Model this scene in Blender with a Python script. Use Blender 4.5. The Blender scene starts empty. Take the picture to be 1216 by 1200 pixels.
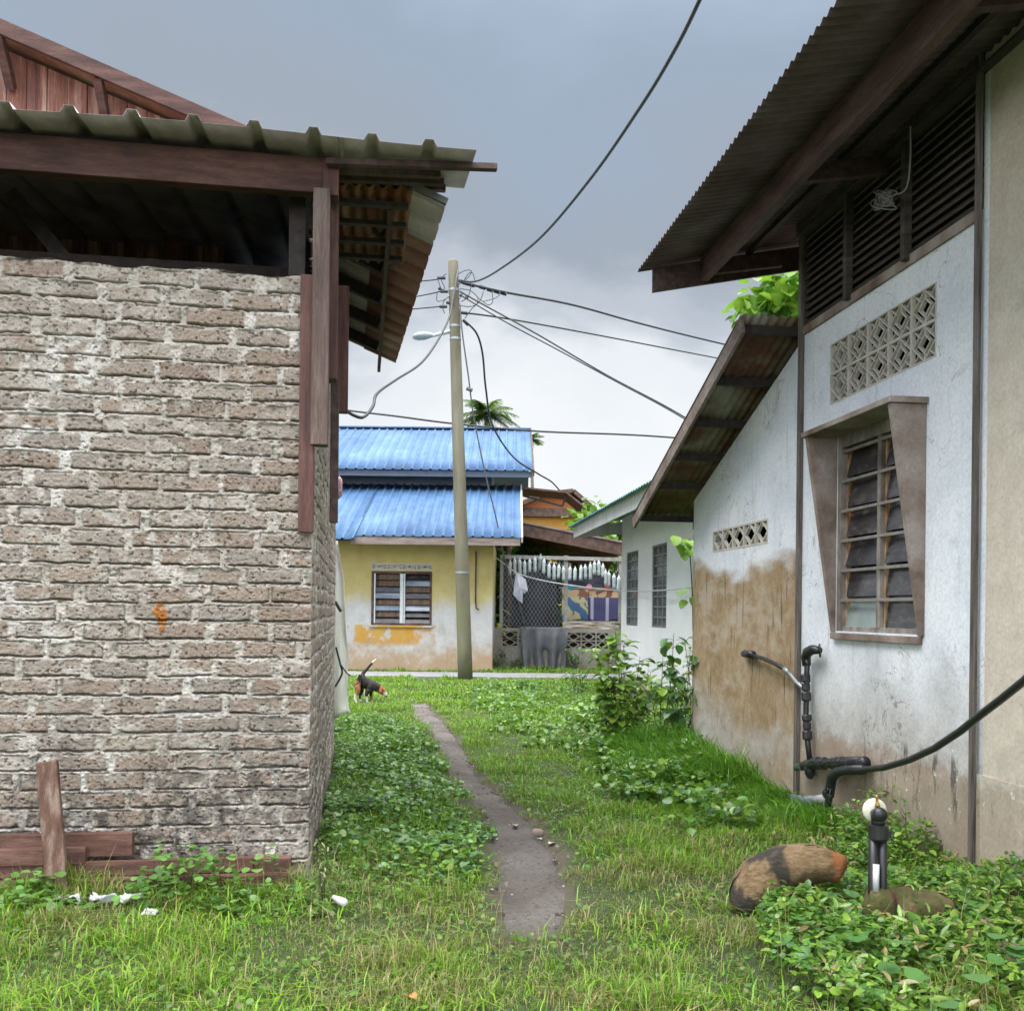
import bpy, bmesh, math, random
import numpy as np
from mathutils import Vector, Matrix

random.seed(7)
RNG = np.random.default_rng(11)
SC = bpy.context.scene
COL = SC.collection
RAD = math.radians

# ------------------------------------------------------------------ camera
F, CX, HY, CAMH, ROLL = 1150.0, 608.0, 725.0, 1.5, 0.011   # focal length / horizon measured in photo pixels
cam_d = bpy.data.cameras.new('camera')
cam = bpy.data.objects.new('camera', cam_d)
COL.objects.link(cam)
cam_d.sensor_fit = 'HORIZONTAL'
cam_d.sensor_width = 36.0
cam_d.lens = F / 1216 * 36.0
cam_d.clip_start = 0.05
cam_d.clip_end = 2000
# picture centre (608,600) seen from the principal point, in the rolled camera frame
cam_d.shift_y = (HY - 600.0) / 1216.0
cam_d.shift_x = 0.0
cam.matrix_world = Matrix.Translation((0, 0, CAMH)) @ Matrix.Rotation(RAD(90), 4, 'X') @ Matrix.Rotation(ROLL, 4, 'Z')
SC.camera = cam

# ------------------------------------------------------------------ exposure
SC.view_settings.view_transform = 'Standard'
SC.view_settings.look = 'None'
EXPO = 0.5
SC.view_settings.exposure = EXPO
SC.view_settings.gamma = 1.0
SC.render.engine = 'CYCLES'
SC.cycles.use_denoising = True
SC.cycles.max_bounces = 6
SC.cycles.diffuse_bounces = 3
SC.cycles.transparent_max_bounces = 6

# ------------------------------------------------------------------ sky and sun
SUN_EL, SUN_ROT = RAD(58), RAD(235)
SKY_STR = 0.1
world = bpy.data.worlds.new('World')
SC.world = world
world.use_nodes = True
wt = world.node_tree
wt.nodes.clear()
def wn(t, **k):
    n = wt.nodes.new(t)
    for a, b in k.items():
        setattr(n, a, b)
    return n
w_out = wn('ShaderNodeOutputWorld')
w_bg = wn('ShaderNodeBackground')
w_bg.inputs['Strength'].default_value = SKY_STR
w_sky = wn('ShaderNodeTexSky', sky_type='NISHITA', sun_disc=False)
w_sky.sun_elevation = SUN_EL
w_sky.sun_rotation = SUN_ROT
w_tc = wn('ShaderNodeTexCoord')
w_sep = wn('ShaderNodeSeparateXYZ')
wt.links.new(w_tc.outputs['Generated'], w_sep.inputs[0])
w_map = wn('ShaderNodeMapping')
w_map.inputs['Scale'].default_value = (1.0, 1.0, 1.9)
w_map.inputs['Location'].default_value = (0.35, 0.2, 0.1)
wt.links.new(w_tc.outputs['Generated'], w_map.inputs[0])
w_no = wn('ShaderNodeTexNoise')
w_no.inputs['Scale'].default_value = 2.6
w_no.inputs['Detail'].default_value = 7
w_no.inputs['Roughness'].default_value = 0.52
w_no.inputs['Distortion'].default_value = 0.4
wt.links.new(w_map.outputs[0], w_no.inputs['Vector'])
def wmath(op, a, b, clamp=False):
    n = wn('ShaderNodeMath', operation=op)
    n.use_clamp = clamp
    for i, v in enumerate((a, b)):
        if isinstance(v, (int, float)):
            n.inputs[i].default_value = v
        else:
            wt.links.new(v, n.inputs[i])
    return n.outputs[0]
w_pert = wmath('MULTIPLY', wmath('SUBTRACT', w_no.outputs['Fac'], 0.5), 0.44)
w_el = wmath('ADD', w_sep.outputs['Z'], w_pert)
w_ramp = wn('ShaderNodeValToRGB')
wt.links.new(w_el, w_ramp.inputs[0])
stops = [(0.0, (.86, .91, .94)), (0.13, (.98, 1.0, 1.02)), (0.23, (.88, .92, .95)), (0.31, (.55, .60, .665)),
         (0.38, (.385, .435, .505)), (0.47, (.375, .455, .565)), (0.58, (.44, .53, .66)), (0.70, (.95, 1.0, 1.05)), (0.85, (1.0, 1.0, 1.0))]
cr = w_ramp.color_ramp
cr.interpolation = 'EASE'
while len(cr.elements) < len(stops):
    cr.elements.new(0.5)
for e, (p, c) in zip(cr.elements, stops):
    e.position = p
    e.color = (*c, 1)
# added sky gain overhead and behind the camera, unseen, lights the scene
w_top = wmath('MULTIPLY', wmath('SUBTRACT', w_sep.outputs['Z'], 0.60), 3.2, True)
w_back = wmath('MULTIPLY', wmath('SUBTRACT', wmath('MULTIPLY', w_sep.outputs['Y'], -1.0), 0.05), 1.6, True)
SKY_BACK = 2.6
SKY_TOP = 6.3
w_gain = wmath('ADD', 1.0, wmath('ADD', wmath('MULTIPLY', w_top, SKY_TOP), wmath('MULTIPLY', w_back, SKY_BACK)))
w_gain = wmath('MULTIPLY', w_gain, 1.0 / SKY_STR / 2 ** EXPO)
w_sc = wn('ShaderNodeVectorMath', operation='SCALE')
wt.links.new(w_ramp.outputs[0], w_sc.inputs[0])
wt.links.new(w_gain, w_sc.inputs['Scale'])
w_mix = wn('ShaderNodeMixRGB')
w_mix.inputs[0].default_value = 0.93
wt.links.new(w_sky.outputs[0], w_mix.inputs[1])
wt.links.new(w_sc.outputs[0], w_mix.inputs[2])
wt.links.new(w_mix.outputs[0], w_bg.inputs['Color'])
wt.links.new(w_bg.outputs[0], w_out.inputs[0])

sun_d = bpy.data.lights.new('sun', 'SUN')
sun_d.energy = 1.5
sun_d.angle = RAD(35)
sun_d.color = (1.0, 0.96, 0.9)
sun = bpy.data.objects.new('sun', sun_d)
COL.objects.link(sun)
# Nishita: rotation 0 is +Y, clockwise seen from above
sd = Vector((math.sin(SUN_ROT) * math.cos(SUN_EL), math.cos(SUN_ROT) * math.cos(SUN_EL), math.sin(SUN_EL)))
sun.rotation_euler = (-sd).to_track_quat('-Z', 'Y').to_euler()
sun.location = sd * 40

# ------------------------------------------------------------------ measuring helpers
def ray(px, py):
    c, s = math.cos(ROLL), math.sin(ROLL)
    dx, dy = px - CX, py - HY
    return (dx * c + dy * s) / F, -(-dx * s + dy * c) / F     # x, z per metre of depth
def P(px, py, Y):
    rx, rz = ray(px, py)
    return Vector((rx * Y, Y, CAMH + rz * Y))
def G(px, py, z=0.0):
    rx, rz = ray(px, py)
    Y = (z - CAMH) / rz
    return Vector((rx * Y, Y, z))

class Frame:
    """wall frame: s along the wall, d outwards from it, z up"""
    def __init__(self, o, a, n):
        self.o = Vector(o); self.o.z = 0
        self.a = Vector(a).normalized(); self.n = Vector(n).normalized()
    def pt(self, s, d, z):
        return self.o + self.a * s + self.n * d + Vector((0, 0, z))
    def pix(self, px, py, d=0.0):
        rx, rz = ray(px, py)
        r = Vector((rx, 1, rz))
        q = self.o + self.n * d
        t = (q - Vector((0, 0, CAMH))).dot(self.n) / r.dot(self.n)
        p = Vector((0, 0, CAMH)) + r * t
        return (p - self.o).dot(self.a), p.z
    def pix_s(self, px, py, s):
        """(d, z) where the pixel meets the plane s = const"""
        rx, rz = ray(px, py)
        r = Vector((rx, 1, rz))
        q = self.o + self.a * s
        t = (q - Vector((0, 0, CAMH))).dot(self.a) / r.dot(self.a)
        p = Vector((0, 0, CAMH)) + r * t
        return (p - self.o).dot(self.n), p.z

# ------------------------------------------------------------------ noise on arrays
def vnoise(x, y, seed=0):
    x = np.asarray(x, float); y = np.asarray(y, float)
    xi = np.floor(x).astype(np.int64); yi = np.floor(y).astype(np.int64)
    fx = x - xi; fy = y - yi
    fx = fx * fx * (3 - 2 * fx); fy = fy * fy * (3 - 2 * fy)
    def h(a, b):
        n = (a * 374761393 + b * 668265263 + seed * 1442695041) & 0xffffffff
        n = ((n ^ (n >> 13)) * 1274126177) & 0xffffffff
        n = n ^ (n >> 16)
        return (n & 0xffff) / 65535.0
    return (h(xi, yi) * (1 - fx) + h(xi + 1, yi) * fx) * (1 - fy) + (h(xi, yi + 1) * (1 - fx) + h(xi + 1, yi + 1) * fx) * fy
def fbm(x, y, seed=0, octs=4):
    v = 0; a = 0.5; t = 0
    for i in range(octs):
        v = v + a * vnoise(np.asarray(x) * 2 ** i, np.asarray(y) * 2 ** i, seed + i * 17); t += a; a *= 0.5
    return v / t
def sstep(a, b, x):
    t = np.clip((np.asarray(x) - a) / (b - a), 0, 1)
    return t * t * (3 - 2 * t)

# ------------------------------------------------------------------ mesh building
BASE = {}
class MB:
    def __init__(self):
        self.v = []; self.f = []; self.c = []
    def add(self, pts, faces, col=None):
        b = len(self.v)
        self.v += [tuple(p) for p in pts]
        self.f += [tuple(b + i for i in f) for f in faces]
        self.c += [col or (1, 1, 1)] * len(pts)
        return self
    def quad(self, *p, col=None):
        return self.add(p, [tuple(range(len(p)))], col)
    def box8(self, p, col=None):
        return self.add(p, [(0, 3, 2, 1), (4, 5, 6, 7), (0, 1, 5, 4), (1, 2, 6, 5), (2, 3, 7, 6), (3, 0, 4, 7)], col)
    def box(self, fr, s0, s1, d0, d1, z0, z1, col=None):
        q = [fr.pt(s, d, z0) for s, d in ((s0, d0), (s1, d0), (s1, d1), (s0, d1))]
        r = [fr.pt(s, d, z1) for s, d in ((s0, d0), (s1, d0), (s1, d1), (s0, d1))]
        return self.box8(q + r, col)
    def bar(self, p0, p1, w, h, up=(0, 0, 1), col=None):
        """beam from p0 to p1; w sideways, h along up"""
        p0 = Vector(p0); p1 = Vector(p1)
        t = (p1 - p0).normalized(); u = Vector(up)
        u = (u - t * u.dot(t)).normalized(); x = t.cross(u)
        q = []
        for p in (p0, p1):
            for a, b in ((-1, -1), (1, -1), (1, 1), (-1, 1)):
                q.append(p + x * (a * w / 2) + u * (b * h / 2))
        return self.box8(q, col)
    def tube(self, pts, r, n=8, col=None, cap=True):
        pts = [Vector(p) for p in pts]
        m = len(pts)
        rs = list(r) if hasattr(r, '__len__') else [r] * m
        vs, fs = [], []
        pn = None
        for i, p in enumerate(pts):
            t = (pts[min(i + 1, m - 1)] - pts[max(i - 1, 0)])
            if t.length < 1e-9: t = Vector((0, 0, 1))
            t.normalize()
            if pn is None:
                u = Vector((0, 0, 1)) if abs(t.z) < 0.9 else Vector((1, 0, 0))
            else:
                u = pn
            u = u - t * u.dot(t)
            if u.length < 1e-6: u = t.orthogonal()
            u.normalize()
            pn = u
            w = t.cross(u)
            for k in range(n):
                a = 2 * math.pi * k / n
                vs.append(p + u * (math.cos(a) * rs[i]) + w * (math.sin(a) * rs[i]))
        for i in range(m - 1):
            for k in range(n):
                fs.append((i * n + k, i * n + (k + 1) % n, (i + 1) * n + (k + 1) % n, (i + 1) * n + k))
        if cap:
            fs.append(tuple(range(n - 1, -1, -1)))
            fs.append(tuple((m - 1) * n + k for k in range(n)))
        return self.add(vs, fs, col)
    def lathe(self, prof, o, axis=(0, 0, 1), n=16, col=None):
        """prof: (distance along axis, radius)"""
        ax = Vector(axis).normalized()
        return self.tube_axis([(Vector(o) + ax * h, max(r, 1e-4)) for h, r in prof], ax, n, col)
    def tube_axis(self, pr, ax, n, col=None):
        u = ax.orthogonal().normalized(); w = ax.cross(u)
        vs = []; fs = []
        for p, r in pr:
            for k in range(n):
                a = 2 * math.pi * k / n
                vs.append(p + u * (math.cos(a) * r) + w * (math.sin(a) * r))
        m = len(pr)
        for i in range(m - 1):
            for k in range(n):
                fs.append((i * n + k, i * n + (k + 1) % n, (i + 1) * n + (k + 1) % n, (i + 1) * n + k))
        fs.append(tuple(range(n - 1, -1, -1))); fs.append(tuple((m - 1) * n + k for k in range(n)))
        return self.add(vs, fs, col)
    def build(self, name, mat, parent=None, base=None, smooth=False, bevel=0, solid=0, color=False):
        b = BASE[parent.name] if parent is not None else Vector(base) if base is not None else Vector((0, 0, 0))
        me = bpy.data.meshes.new(name)
        me.from_pydata([(x - b.x, y - b.y, z - b.z) for x, y, z in self.v], [], self.f)
        me.update()
        bm = bmesh.new(); bm.from_mesh(me)
        bmesh.ops.recalc_face_normals(bm, faces=bm.faces)
        bm.to_mesh(me); bm.free()
        if color:
            at = me.attributes.new('col', 'FLOAT_COLOR', 'POINT')
            at.data.foreach_set('color', np.array([(*c[:3], 1) for c in self.c], np.float32).ravel())
        return link_mesh(name, me, mat, parent, b, smooth, bevel, solid)

def link_mesh(name, me, mat, parent, b, smooth=False, bevel=0, solid=0):
    o = bpy.data.objects.new(name, me)
    COL.objects.link(o)
    me.materials.append(mat)
    if parent is not None:
        o.parent = parent
    else:
        o.location = b
    BASE[o.name] = Vector(b)
    if smooth:
        me.polygons.foreach_set('use_smooth', [True] * len(me.polygons))
    if solid:
        m = o.modifiers.new('thickness', 'SOLIDIFY'); m.thickness = solid; m.offset = 0
    if bevel:
        m = o.modifiers.new('edges', 'BEVEL'); m.width = bevel; m.segments = 2; m.limit_method = 'ANGLE'
    return o

def array_mesh(name, V, loops, starts, mat, parent=None, base=(0, 0, 0), col=None, attrs=None, smooth=False):
    b = BASE[parent.name] if parent is not None else Vector(base)
    me = bpy.data.meshes.new(name)
    V = np.asarray(V, np.float32) - np.array(b, np.float32)
    me.vertices.add(len(V)); me.vertices.foreach_set('co', V.ravel())
    me.loops.add(len(loops)); me.loops.foreach_set('vertex_index', np.asarray(loops, np.int32))
    me.polygons.add(len(starts)); me.polygons.foreach_set('loop_start', np.asarray(starts, np.int32))
    me.update(calc_edges=True)
    if col is not None:
        at = me.attributes.new('col', 'FLOAT_COLOR', 'POINT')
        c4 = np.ones((len(V), 4), np.float32); c4[:, :3] = col
        at.data.foreach_set('color', c4.ravel())
    for k, a in (attrs or {}).items():
        at = me.attributes.new(k, 'FLOAT', 'POINT')
        at.data.foreach_set('value', np.asarray(a, np.float32).ravel())
    return link_mesh(name, me, mat, parent, b, smooth)

def grid_mesh(name, X, Y, Z, mat, parent=None, base=(0, 0, 0), attrs=None, smooth=True):
    """X, Y, Z : (n, m) arrays"""
    n, m = X.shape
    V = np.stack([X, Y, Z], -1).reshape(-1, 3)
    i = np.arange(n - 1)[:, None] * m + np.arange(m - 1)[None, :]
    L = np.stack([i, i + 1, i + m + 1, i + m], -1).reshape(-1)
    return array_mesh(name, V, L, np.arange((n - 1) * (m - 1)) * 4, mat, parent, base, attrs=attrs, smooth=smooth)

def scatter(name, tv, tf, pos, R, scale, col, mat, parent=None, base=(0, 0, 0)):
    """copies of a small leaf template as one mesh"""
    tv = np.asarray(tv, float); N = len(pos); k = len(tv)
    sc = np.asarray(scale, float).reshape(N, -1)
    if sc.shape[1] == 1: sc = np.repeat(sc, 3, 1)
    V = np.einsum('nij,nkj->nki', R, tv[None] * sc[:, None, :]) + np.asarray(pos)[:, None, :]
    lt = np.concatenate([np.array(f) for f in tf]); st = np.cumsum([0] + [len(f) for f in tf])[:-1]
    L = (lt[None] + (np.arange(N) * k)[:, None]).ravel()
    S = (st[None] + (np.arange(N) * len(lt))[:, None]).ravel()
    C = np.repeat(np.asarray(col), k, 0)
    return array_mesh(name, V.reshape(-1, 3), L, S, mat, parent, base, col=C)

def rots(yaw, tilt, spin=None):
    """Rz(yaw) Rx(tilt) Rz(spin)"""
    n = len(yaw)
    c, s = np.cos(yaw), np.sin(yaw); ct, st = np.cos(tilt), np.sin(tilt)
    A = np.zeros((n, 3, 3)); A[:, 0, 0] = c; A[:, 0, 1] = -s; A[:, 1, 0] = s; A[:, 1, 1] = c; A[:, 2, 2] = 1
    B = np.zeros((n, 3, 3)); B[:, 0, 0] = 1; B[:, 1, 1] = ct; B[:, 1, 2] = -st; B[:, 2, 1] = st; B[:, 2, 2] = ct
    M = A @ B
    if spin is not None:
        c, s = np.cos(spin), np.sin(spin)
        D = np.zeros((n, 3, 3)); D[:, 0, 0] = c; D[:, 0, 1] = -s; D[:, 1, 0] = s; D[:, 1, 1] = c; D[:, 2, 2] = 1
        M = M @ D
    return M

def thing(name, label, cat, loc=(0, 0, 0), group=None):
    o = bpy.data.objects.new(name, None)
    COL.objects.link(o)
    o.empty_display_size = 0.1
    o.location = loc
    BASE[o.name] = Vector(loc)
    return tag(o, label, cat, group)
def tag(o, label, cat, group=None):
    o['label'] = label; o['category'] = cat
    if group: o['group'] = group
    return o
def kind(o, k):
    o['kind'] = k
    return o
def copy_thing(o, loc, label=None, rz=0, scale=1.0):
    c = o.copy(); COL.objects.link(c)
    c.location = loc; c.rotation_euler.z = rz; c.scale = (scale,) * 3
    if label: c['label'] = label
    for ch in list(o.children):
        d = ch.copy(); COL.objects.link(d); d.parent = c
        for g in list(ch.children):
            e = g.copy(); COL.objects.link(e); e.parent = d
    return c

LEAF_F = [(0, 2, 4, 1), (1, 4, 6, 8), (0, 1, 5, 3), (1, 8, 7, 5)]
def leaf_t(w0=.36, w1=.42, w2=.24, fold=.10, droop=-.12):
    # 0 base, 1 mid, 2/3 low sides, 4/5 mid sides, 6/7 upper sides, 8 tip
    return [(0, 0, 0), (0, .5, 0), (w0, .18, fold), (-w0, .18, fold), (w1, .52, fold), (-w1, .52, fold),
            (w2, .82, fold * .5 + droop * .5), (-w2, .82, fold * .5 + droop * .5), (0, 1, droop)]
ROUND = leaf_t(.46, .56, .40, .08, -.04)
OVAL = leaf_t()
LANCE = leaf_t(.11, .15, .09, .04, -.16)

# ------------------------------------------------------------------ materials
class NT:
    def __init__(self, name):
        self.m = bpy.data.materials.new(name); self.m.use_nodes = True
        self.t = self.m.node_tree; self.n = self.t.nodes
        self.b = self.n['Principled BSDF']
        self.out = self.n['Material Output']
    def node(self, ty, **k):
        n = self.n.new(ty)
        for a, v in k.items(): setattr(n, a, v)
        return n
    def put(self, sock, v):
        if isinstance(v, bpy.types.NodeSocket): self.t.links.new(v, sock)
        elif isinstance(v, (tuple, list)): sock.default_value = (*v, 1) if len(v) == 3 and sock.type == 'RGBA' else v
        else: sock.default_value = v
    def pos(self):
        return self.node('ShaderNodeNewGeometry').outputs['Position']
    def obj(self):
        return self.node('ShaderNodeTexCoord').outputs['Object']
    def mapv(self, vec, scale=(1, 1, 1), rot=(0, 0, 0), loc=(0, 0, 0)):
        n = self.node('ShaderNodeMapping'); self.put(n.inputs[0], vec)
        n.inputs['Scale'].default_value = scale; n.inputs['Rotation'].default_value = rot; n.inputs['Location'].default_value = loc
        return n.outputs[0]
    def noise(self, vec, scale, detail=4, rough=.55, dist=0):
        n = self.node('ShaderNodeTexNoise'); self.put(n.inputs['Vector'], vec)
        n.inputs['Scale'].default_value = scale; n.inputs['Detail'].default_value = detail
        n.inputs['Roughness'].default_value = rough; n.inputs['Distortion'].default_value = dist
        return n.outputs['Fac']
    def ramp(self, fac, st, interp='LINEAR'):
        n = self.node('ShaderNodeValToRGB'); self.put(n.inputs[0], fac)
        e = n.color_ramp; e.interpolation = interp
        while len(e.elements) < len(st): e.elements.new(.5)
        for el, (p, c) in zip(e.elements, st):
            el.position = p; el.color = (*c, 1) if not isinstance(c, (int, float)) else (c, c, c, 1)
        return n.outputs[0]
    def mix(self, fac, a, b, mode='MIX'):
        n = self.node('ShaderNodeMixRGB', blend_type=mode)
        self.put(n.inputs[0], fac); self.put(n.inputs[1], a); self.put(n.inputs[2], b)
        return n.outputs[0]
    def math(self, op, a, b=0.0, clamp=False):
        n = self.node('ShaderNodeMath', operation=op); n.use_clamp = clamp
        self.put(n.inputs[0], a); self.put(n.inputs[1], b)
        return n.outputs[0]
    def step(self, x, a, b):
        n = self.node('ShaderNodeMapRange', interpolation_type='SMOOTHSTEP')
        self.put(n.inputs[0], x); n.inputs[1].default_value = a; n.inputs[2].default_value = b
        n.inputs[3].default_value = 0; n.inputs[4].default_value = 1
        return n.outputs[0]
    def sep(self, v):
        n = self.node('ShaderNodeSeparateXYZ'); self.put(n.inputs[0], v); return n.outputs
    def dot(self, v, d):
        n = self.node('ShaderNodeVectorMath', operation='DOT_PRODUCT'); self.put(n.inputs[0], v); n.inputs[1].default_value = d
        return n.outputs['Value']
    def attr(self, name, what='Fac'):
        return self.node('ShaderNodeAttribute', attribute_name=name).outputs[what]
    def bump(self, h, strength=.3, dist=.01):
        n = self.node('ShaderNodeBump'); self.put(n.inputs['Height'], h)
        n.inputs['Strength'].default_value = strength; n.inputs['Distance'].default_value = dist
        self.put(self.b.inputs['Normal'], n.outputs[0])
    def set(self, **k):
        for a, v in k.items(): self.put(self.b.inputs[a.replace('_', ' ')], v)
        return self

def mat_noise(name, cols, scale=4, stretch=(1, 1, 1), rough=.8, bump=.3, bscale=40, bdist=.004, metal=0, fine=.25, rot=(0, 0, 0), world=False, spec=.5, lo=.32, hi=.68):
    t = NT(name)
    v = t.mapv(t.pos() if world else t.obj(), stretch, rot)
    n1 = t.noise(v, scale, 6, .6)
    n = len(cols)
    c = t.ramp(n1, [(lo + (hi - lo) * i / max(n - 1, 1), cc) for i, cc in enumerate(cols)])
    n2 = t.noise(v, bscale, 5, .65)
    c = t.mix(fine, c, t.ramp(n2, [(.25, 0.25), (.75, 1.6 if False else 1.0)]), 'MULTIPLY') if fine else c
    t.set(Base_Color=c, Roughness=rough, Metallic=metal, Specular_IOR_Level=spec)
    if bump: t.bump(n2, bump, bdist)
    return t.m
def mat_plain(name, c, rough=.5, metal=0, spec=.5):
    return mat_noise(name, [tuple(x * .85 for x in c), c], scale=14, rough=rough, metal=metal, bump=.08, fine=.15, spec=spec)

def mat_leaf(name, rough=.38, transl=.25, spec=.5):
    t = NT(name)
    c = t.attr('col', 'Color')
    n = t.noise(t.pos(), 9, 3)
    c = t.mix(.35, c, t.ramp(n, [(.3, .45), (.7, 1.0)]), 'MULTIPLY')
    t.set(Base_Color=c, Roughness=rough, Specular_IOR_Level=spec)
    tr = t.node('ShaderNodeBsdfTranslucent')
    t.put(tr.inputs['Color'], t.mix(.5, c, (.25, .5, .03), 'MIX'))
    mx = t.node('ShaderNodeMixShader'); mx.inputs[0].default_value = transl
    t.t.links.new(t.b.outputs[0], mx.inputs[1]); t.t.links.new(tr.outputs[0], mx.inputs[2])
    t.t.links.new(mx.outputs[0], t.out.inputs[0])
    return t.m
# ------------------------------------------------------------------ frames of the houses
CL = G(366, 1042); CL.z = 0
aL = Vector((-.155, 1, 0)).normalized()
FL_SIDE = Frame(CL, aL, (aL.y, -aL.x, 0))                  # alley side of the brick house, s away from the camera
FL = Frame(CL, (-aL.y, aL.x, 0), -aL)                       # its front, s to the left, d towards the camera
JR = G(948, 950); JR.z = 0
aR = Vector((-.128, 1, 0)).normalized()
FR = Frame(JR, aR, (-aR.y, aR.x, 0))                        # alley side of the plastered house, s away
CW = G(737, 799); CW.z = 0
aW = Vector((-.094, 1, 0)).normalized()
FW = Frame(CW, aW, (-aW.y, aW.x, 0))
FB = Frame(G(584, 797), (-1, 0, 0), (0, -1, 0))             # yellow house front, s to the left
FB.o.z = 0
YB = FB.o.y

# ------------------------------------------------------------------ materials of the setting
def m_ground():
    t = NT('soil_and_turf')
    p = t.pos()
    a = t.noise(p, .9, 5); b = t.noise(p, 22, 6, .7); e = t.noise(p, 70, 4, .7)
    c = t.mix(t.step(a, .42, .6), (.040, .075, .014), (.060, .080, .022))
    c = t.mix(t.step(b, .5, .75), c, (.075, .062, .042))
    c = t.mix(t.step(e, .46, .62), t.mix(.7, c, (.012, .018, .006)), c)
    c = t.mix(t.attr('bare'), c, t.mix(b, (.055, .045, .028), (.11, .09, .068)))
    t.set(Base_Color=c, Roughness=.95); t.bump(b, .8, .02)
    return t.m
def m_path():
    t = NT('trodden_earth')
    p = t.pos()
    a = t.noise(p, 1.6, 5); b = t.noise(p, 38, 6, .75); g = t.noise(p, 150, 3, .7)
    c = t.ramp(a, [(.3, (.11, .09, .076)), (.5, (.175, .15, .132)), (.7, (.25, .228, .207))])
    c = t.mix(t.step(b, .48, .72), c, (.055, .042, .034))
    c = t.mix(t.step(g, .62, .74), c, (.27, .24, .215))
    wet = t.step(t.noise(p, 2.3, 3), .45, .62)
    t.set(Base_Color=c, Roughness=t.ramp(wet, [(0, .9), (1, .6)])); t.bump(t.math('ADD', b, t.math('MULTIPLY', g, .6)), 1.0, .035)
    return t.m
M_GROUND = m_ground(); M_PATH = m_path()
M_ROAD = mat_noise('pale_concrete_road', [(.20, .20, .205), (.28, .28, .28)], 1.5, rough=.8, world=True, bscale=30)

def gz(x, y):
    x = np.asarray(x, float); y = np.asarray(y, float)
    g = (fbm(x * .8 + 31, y * .8 + 17, 3, 3) - .5) * .10 + (fbm(x * 3.1, y * 3.1, 9, 2) - .5) * .035
    return g * np.clip(1 - (y - 18) / 4, 0.15, 1)
def gzf(x, y): return float(gz(np.array([x]), np.array([y]))[0])

# path outline measured along its length (pixel row, left edge, right edge)
PATH = [(1114, 606, 640), (1109, 600, 650), (1095, 595, 667), (1076, 593, 671), (1056, 590, 675), (1036, 589, 671), (1016, 587, 663), (997, 583, 648),
        (977, 577, 639), (957, 565, 613), (937, 550, 589), (918, 536, 570), (898, 526, 558), (878, 516, 545), (858, 502, 529), (845, 491, 517), (836, 484, 508)]
_pl = np.array([(G(l, y).x, G(r, y).x, (G(l, y).y + G(r, y).y) / 2) for y, l, r in PATH])
def path_edges(y):
    o = np.argsort(_pl[:, 2])
    return np.interp(y, _pl[o, 2], _pl[o, 0]), np.interp(y, _pl[o, 2], _pl[o, 1])
Y_P0, Y_P1 = _pl[:, 2].min(), _pl[:, 2].max()
def on_path(x, y, m=0.0):
    l, r = path_edges(y)
    w = .05 * (vnoise(y * 3, np.round(x) * 0 + 1, 5) - .5) * 2 + .06 * (vnoise(y * 11, x * 0 + 3, 6) - .5) * 2
    return (x > l + w - m) & (x < r - w + m) & (y > Y_P0) & (y < Y_P1)

# ground : one sheet, fine near the camera, reaching the horizon
def axis(lo, hi, n, far0, far1, k=14):
    a = np.linspace(lo, hi, n)
    b = lo - (np.geomspace(1, lo - far0 + 1, k)[1:][::-1] - 1)
    c = hi + np.geomspace(1, far1 - hi + 1, k)[1:] - 1
    return np.concatenate([b, a, c])
gx = axis(-8, 9, 240, -400, 400); gy = axis(1, 26, 330, -60, 900)
GX, GY = np.meshgrid(gx, gy)
GZ = gz(GX, GY)
_l, _r = path_edges(GY)
GZ = GZ - .055 * sstep(-.02, .06, np.minimum(GX - _l, _r - GX)) * sstep(-.02, .12, np.minimum(GY - Y_P0, Y_P1 - GY))
bare = sstep(.15, -.05, np.maximum(np.maximum(_l - GX, GX - _r), np.maximum(Y_P0 - GY, GY - Y_P1) * .8) + (fbm(GX * 5, GY * 5, 14, 3) - .5) * .22)
kind(grid_mesh('ground', GX, GY, GZ, M_GROUND, attrs={'bare': bare}), 'structure')
# footpath
ys = np.linspace(Y_P0 - .1, Y_P1 + .1, 460); us = np.linspace(0, 1, 44)
l, r = path_edges(ys)
PX = (l - .10)[:, None] + (r - l + .20)[:, None] * us[None]; PY = np.repeat(ys[:, None], 44, 1)
ein = np.minimum(PX - l[:, None], r[:, None] - PX); eend = np.minimum(PY - Y_P0, Y_P1 - PY)
PZ = gz(PX, PY) - .022 + .014 * sstep(.0, .10, ein) - .05 * sstep(.05, -.09, ein) - .07 * sstep(.10, -.08, eend) + (fbm(PX * 6, PY * 6, 21, 4) - .5) * .030 + (fbm(PX * 22, PY * 22, 22, 3) - .5) * .016
PZ = np.where((ein > .07) & (eend > .15), np.maximum(PZ, gz(PX, PY) - .046), PZ)
kind(grid_mesh('footpath', PX, PY, PZ, M_PATH), 'structure')
# road crossing behind the pole
mb = MB()
N = 60
for i in range(N):
    x0 = -22 + 44 * i / N; x1 = -22 + 44 * (i + 1) / N
    mb.quad((x0, 21.35, .035), (x1, 21.35, .035), (x1, 22.75, .045), (x0, 22.75, .045))
    mb.quad((x0, 21.35, -.1), (x1, 21.35, -.1), (x1, 21.35, .035), (x0, 21.35, .035))
kind(mb.build('road', M_ROAD), 'structure')

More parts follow.
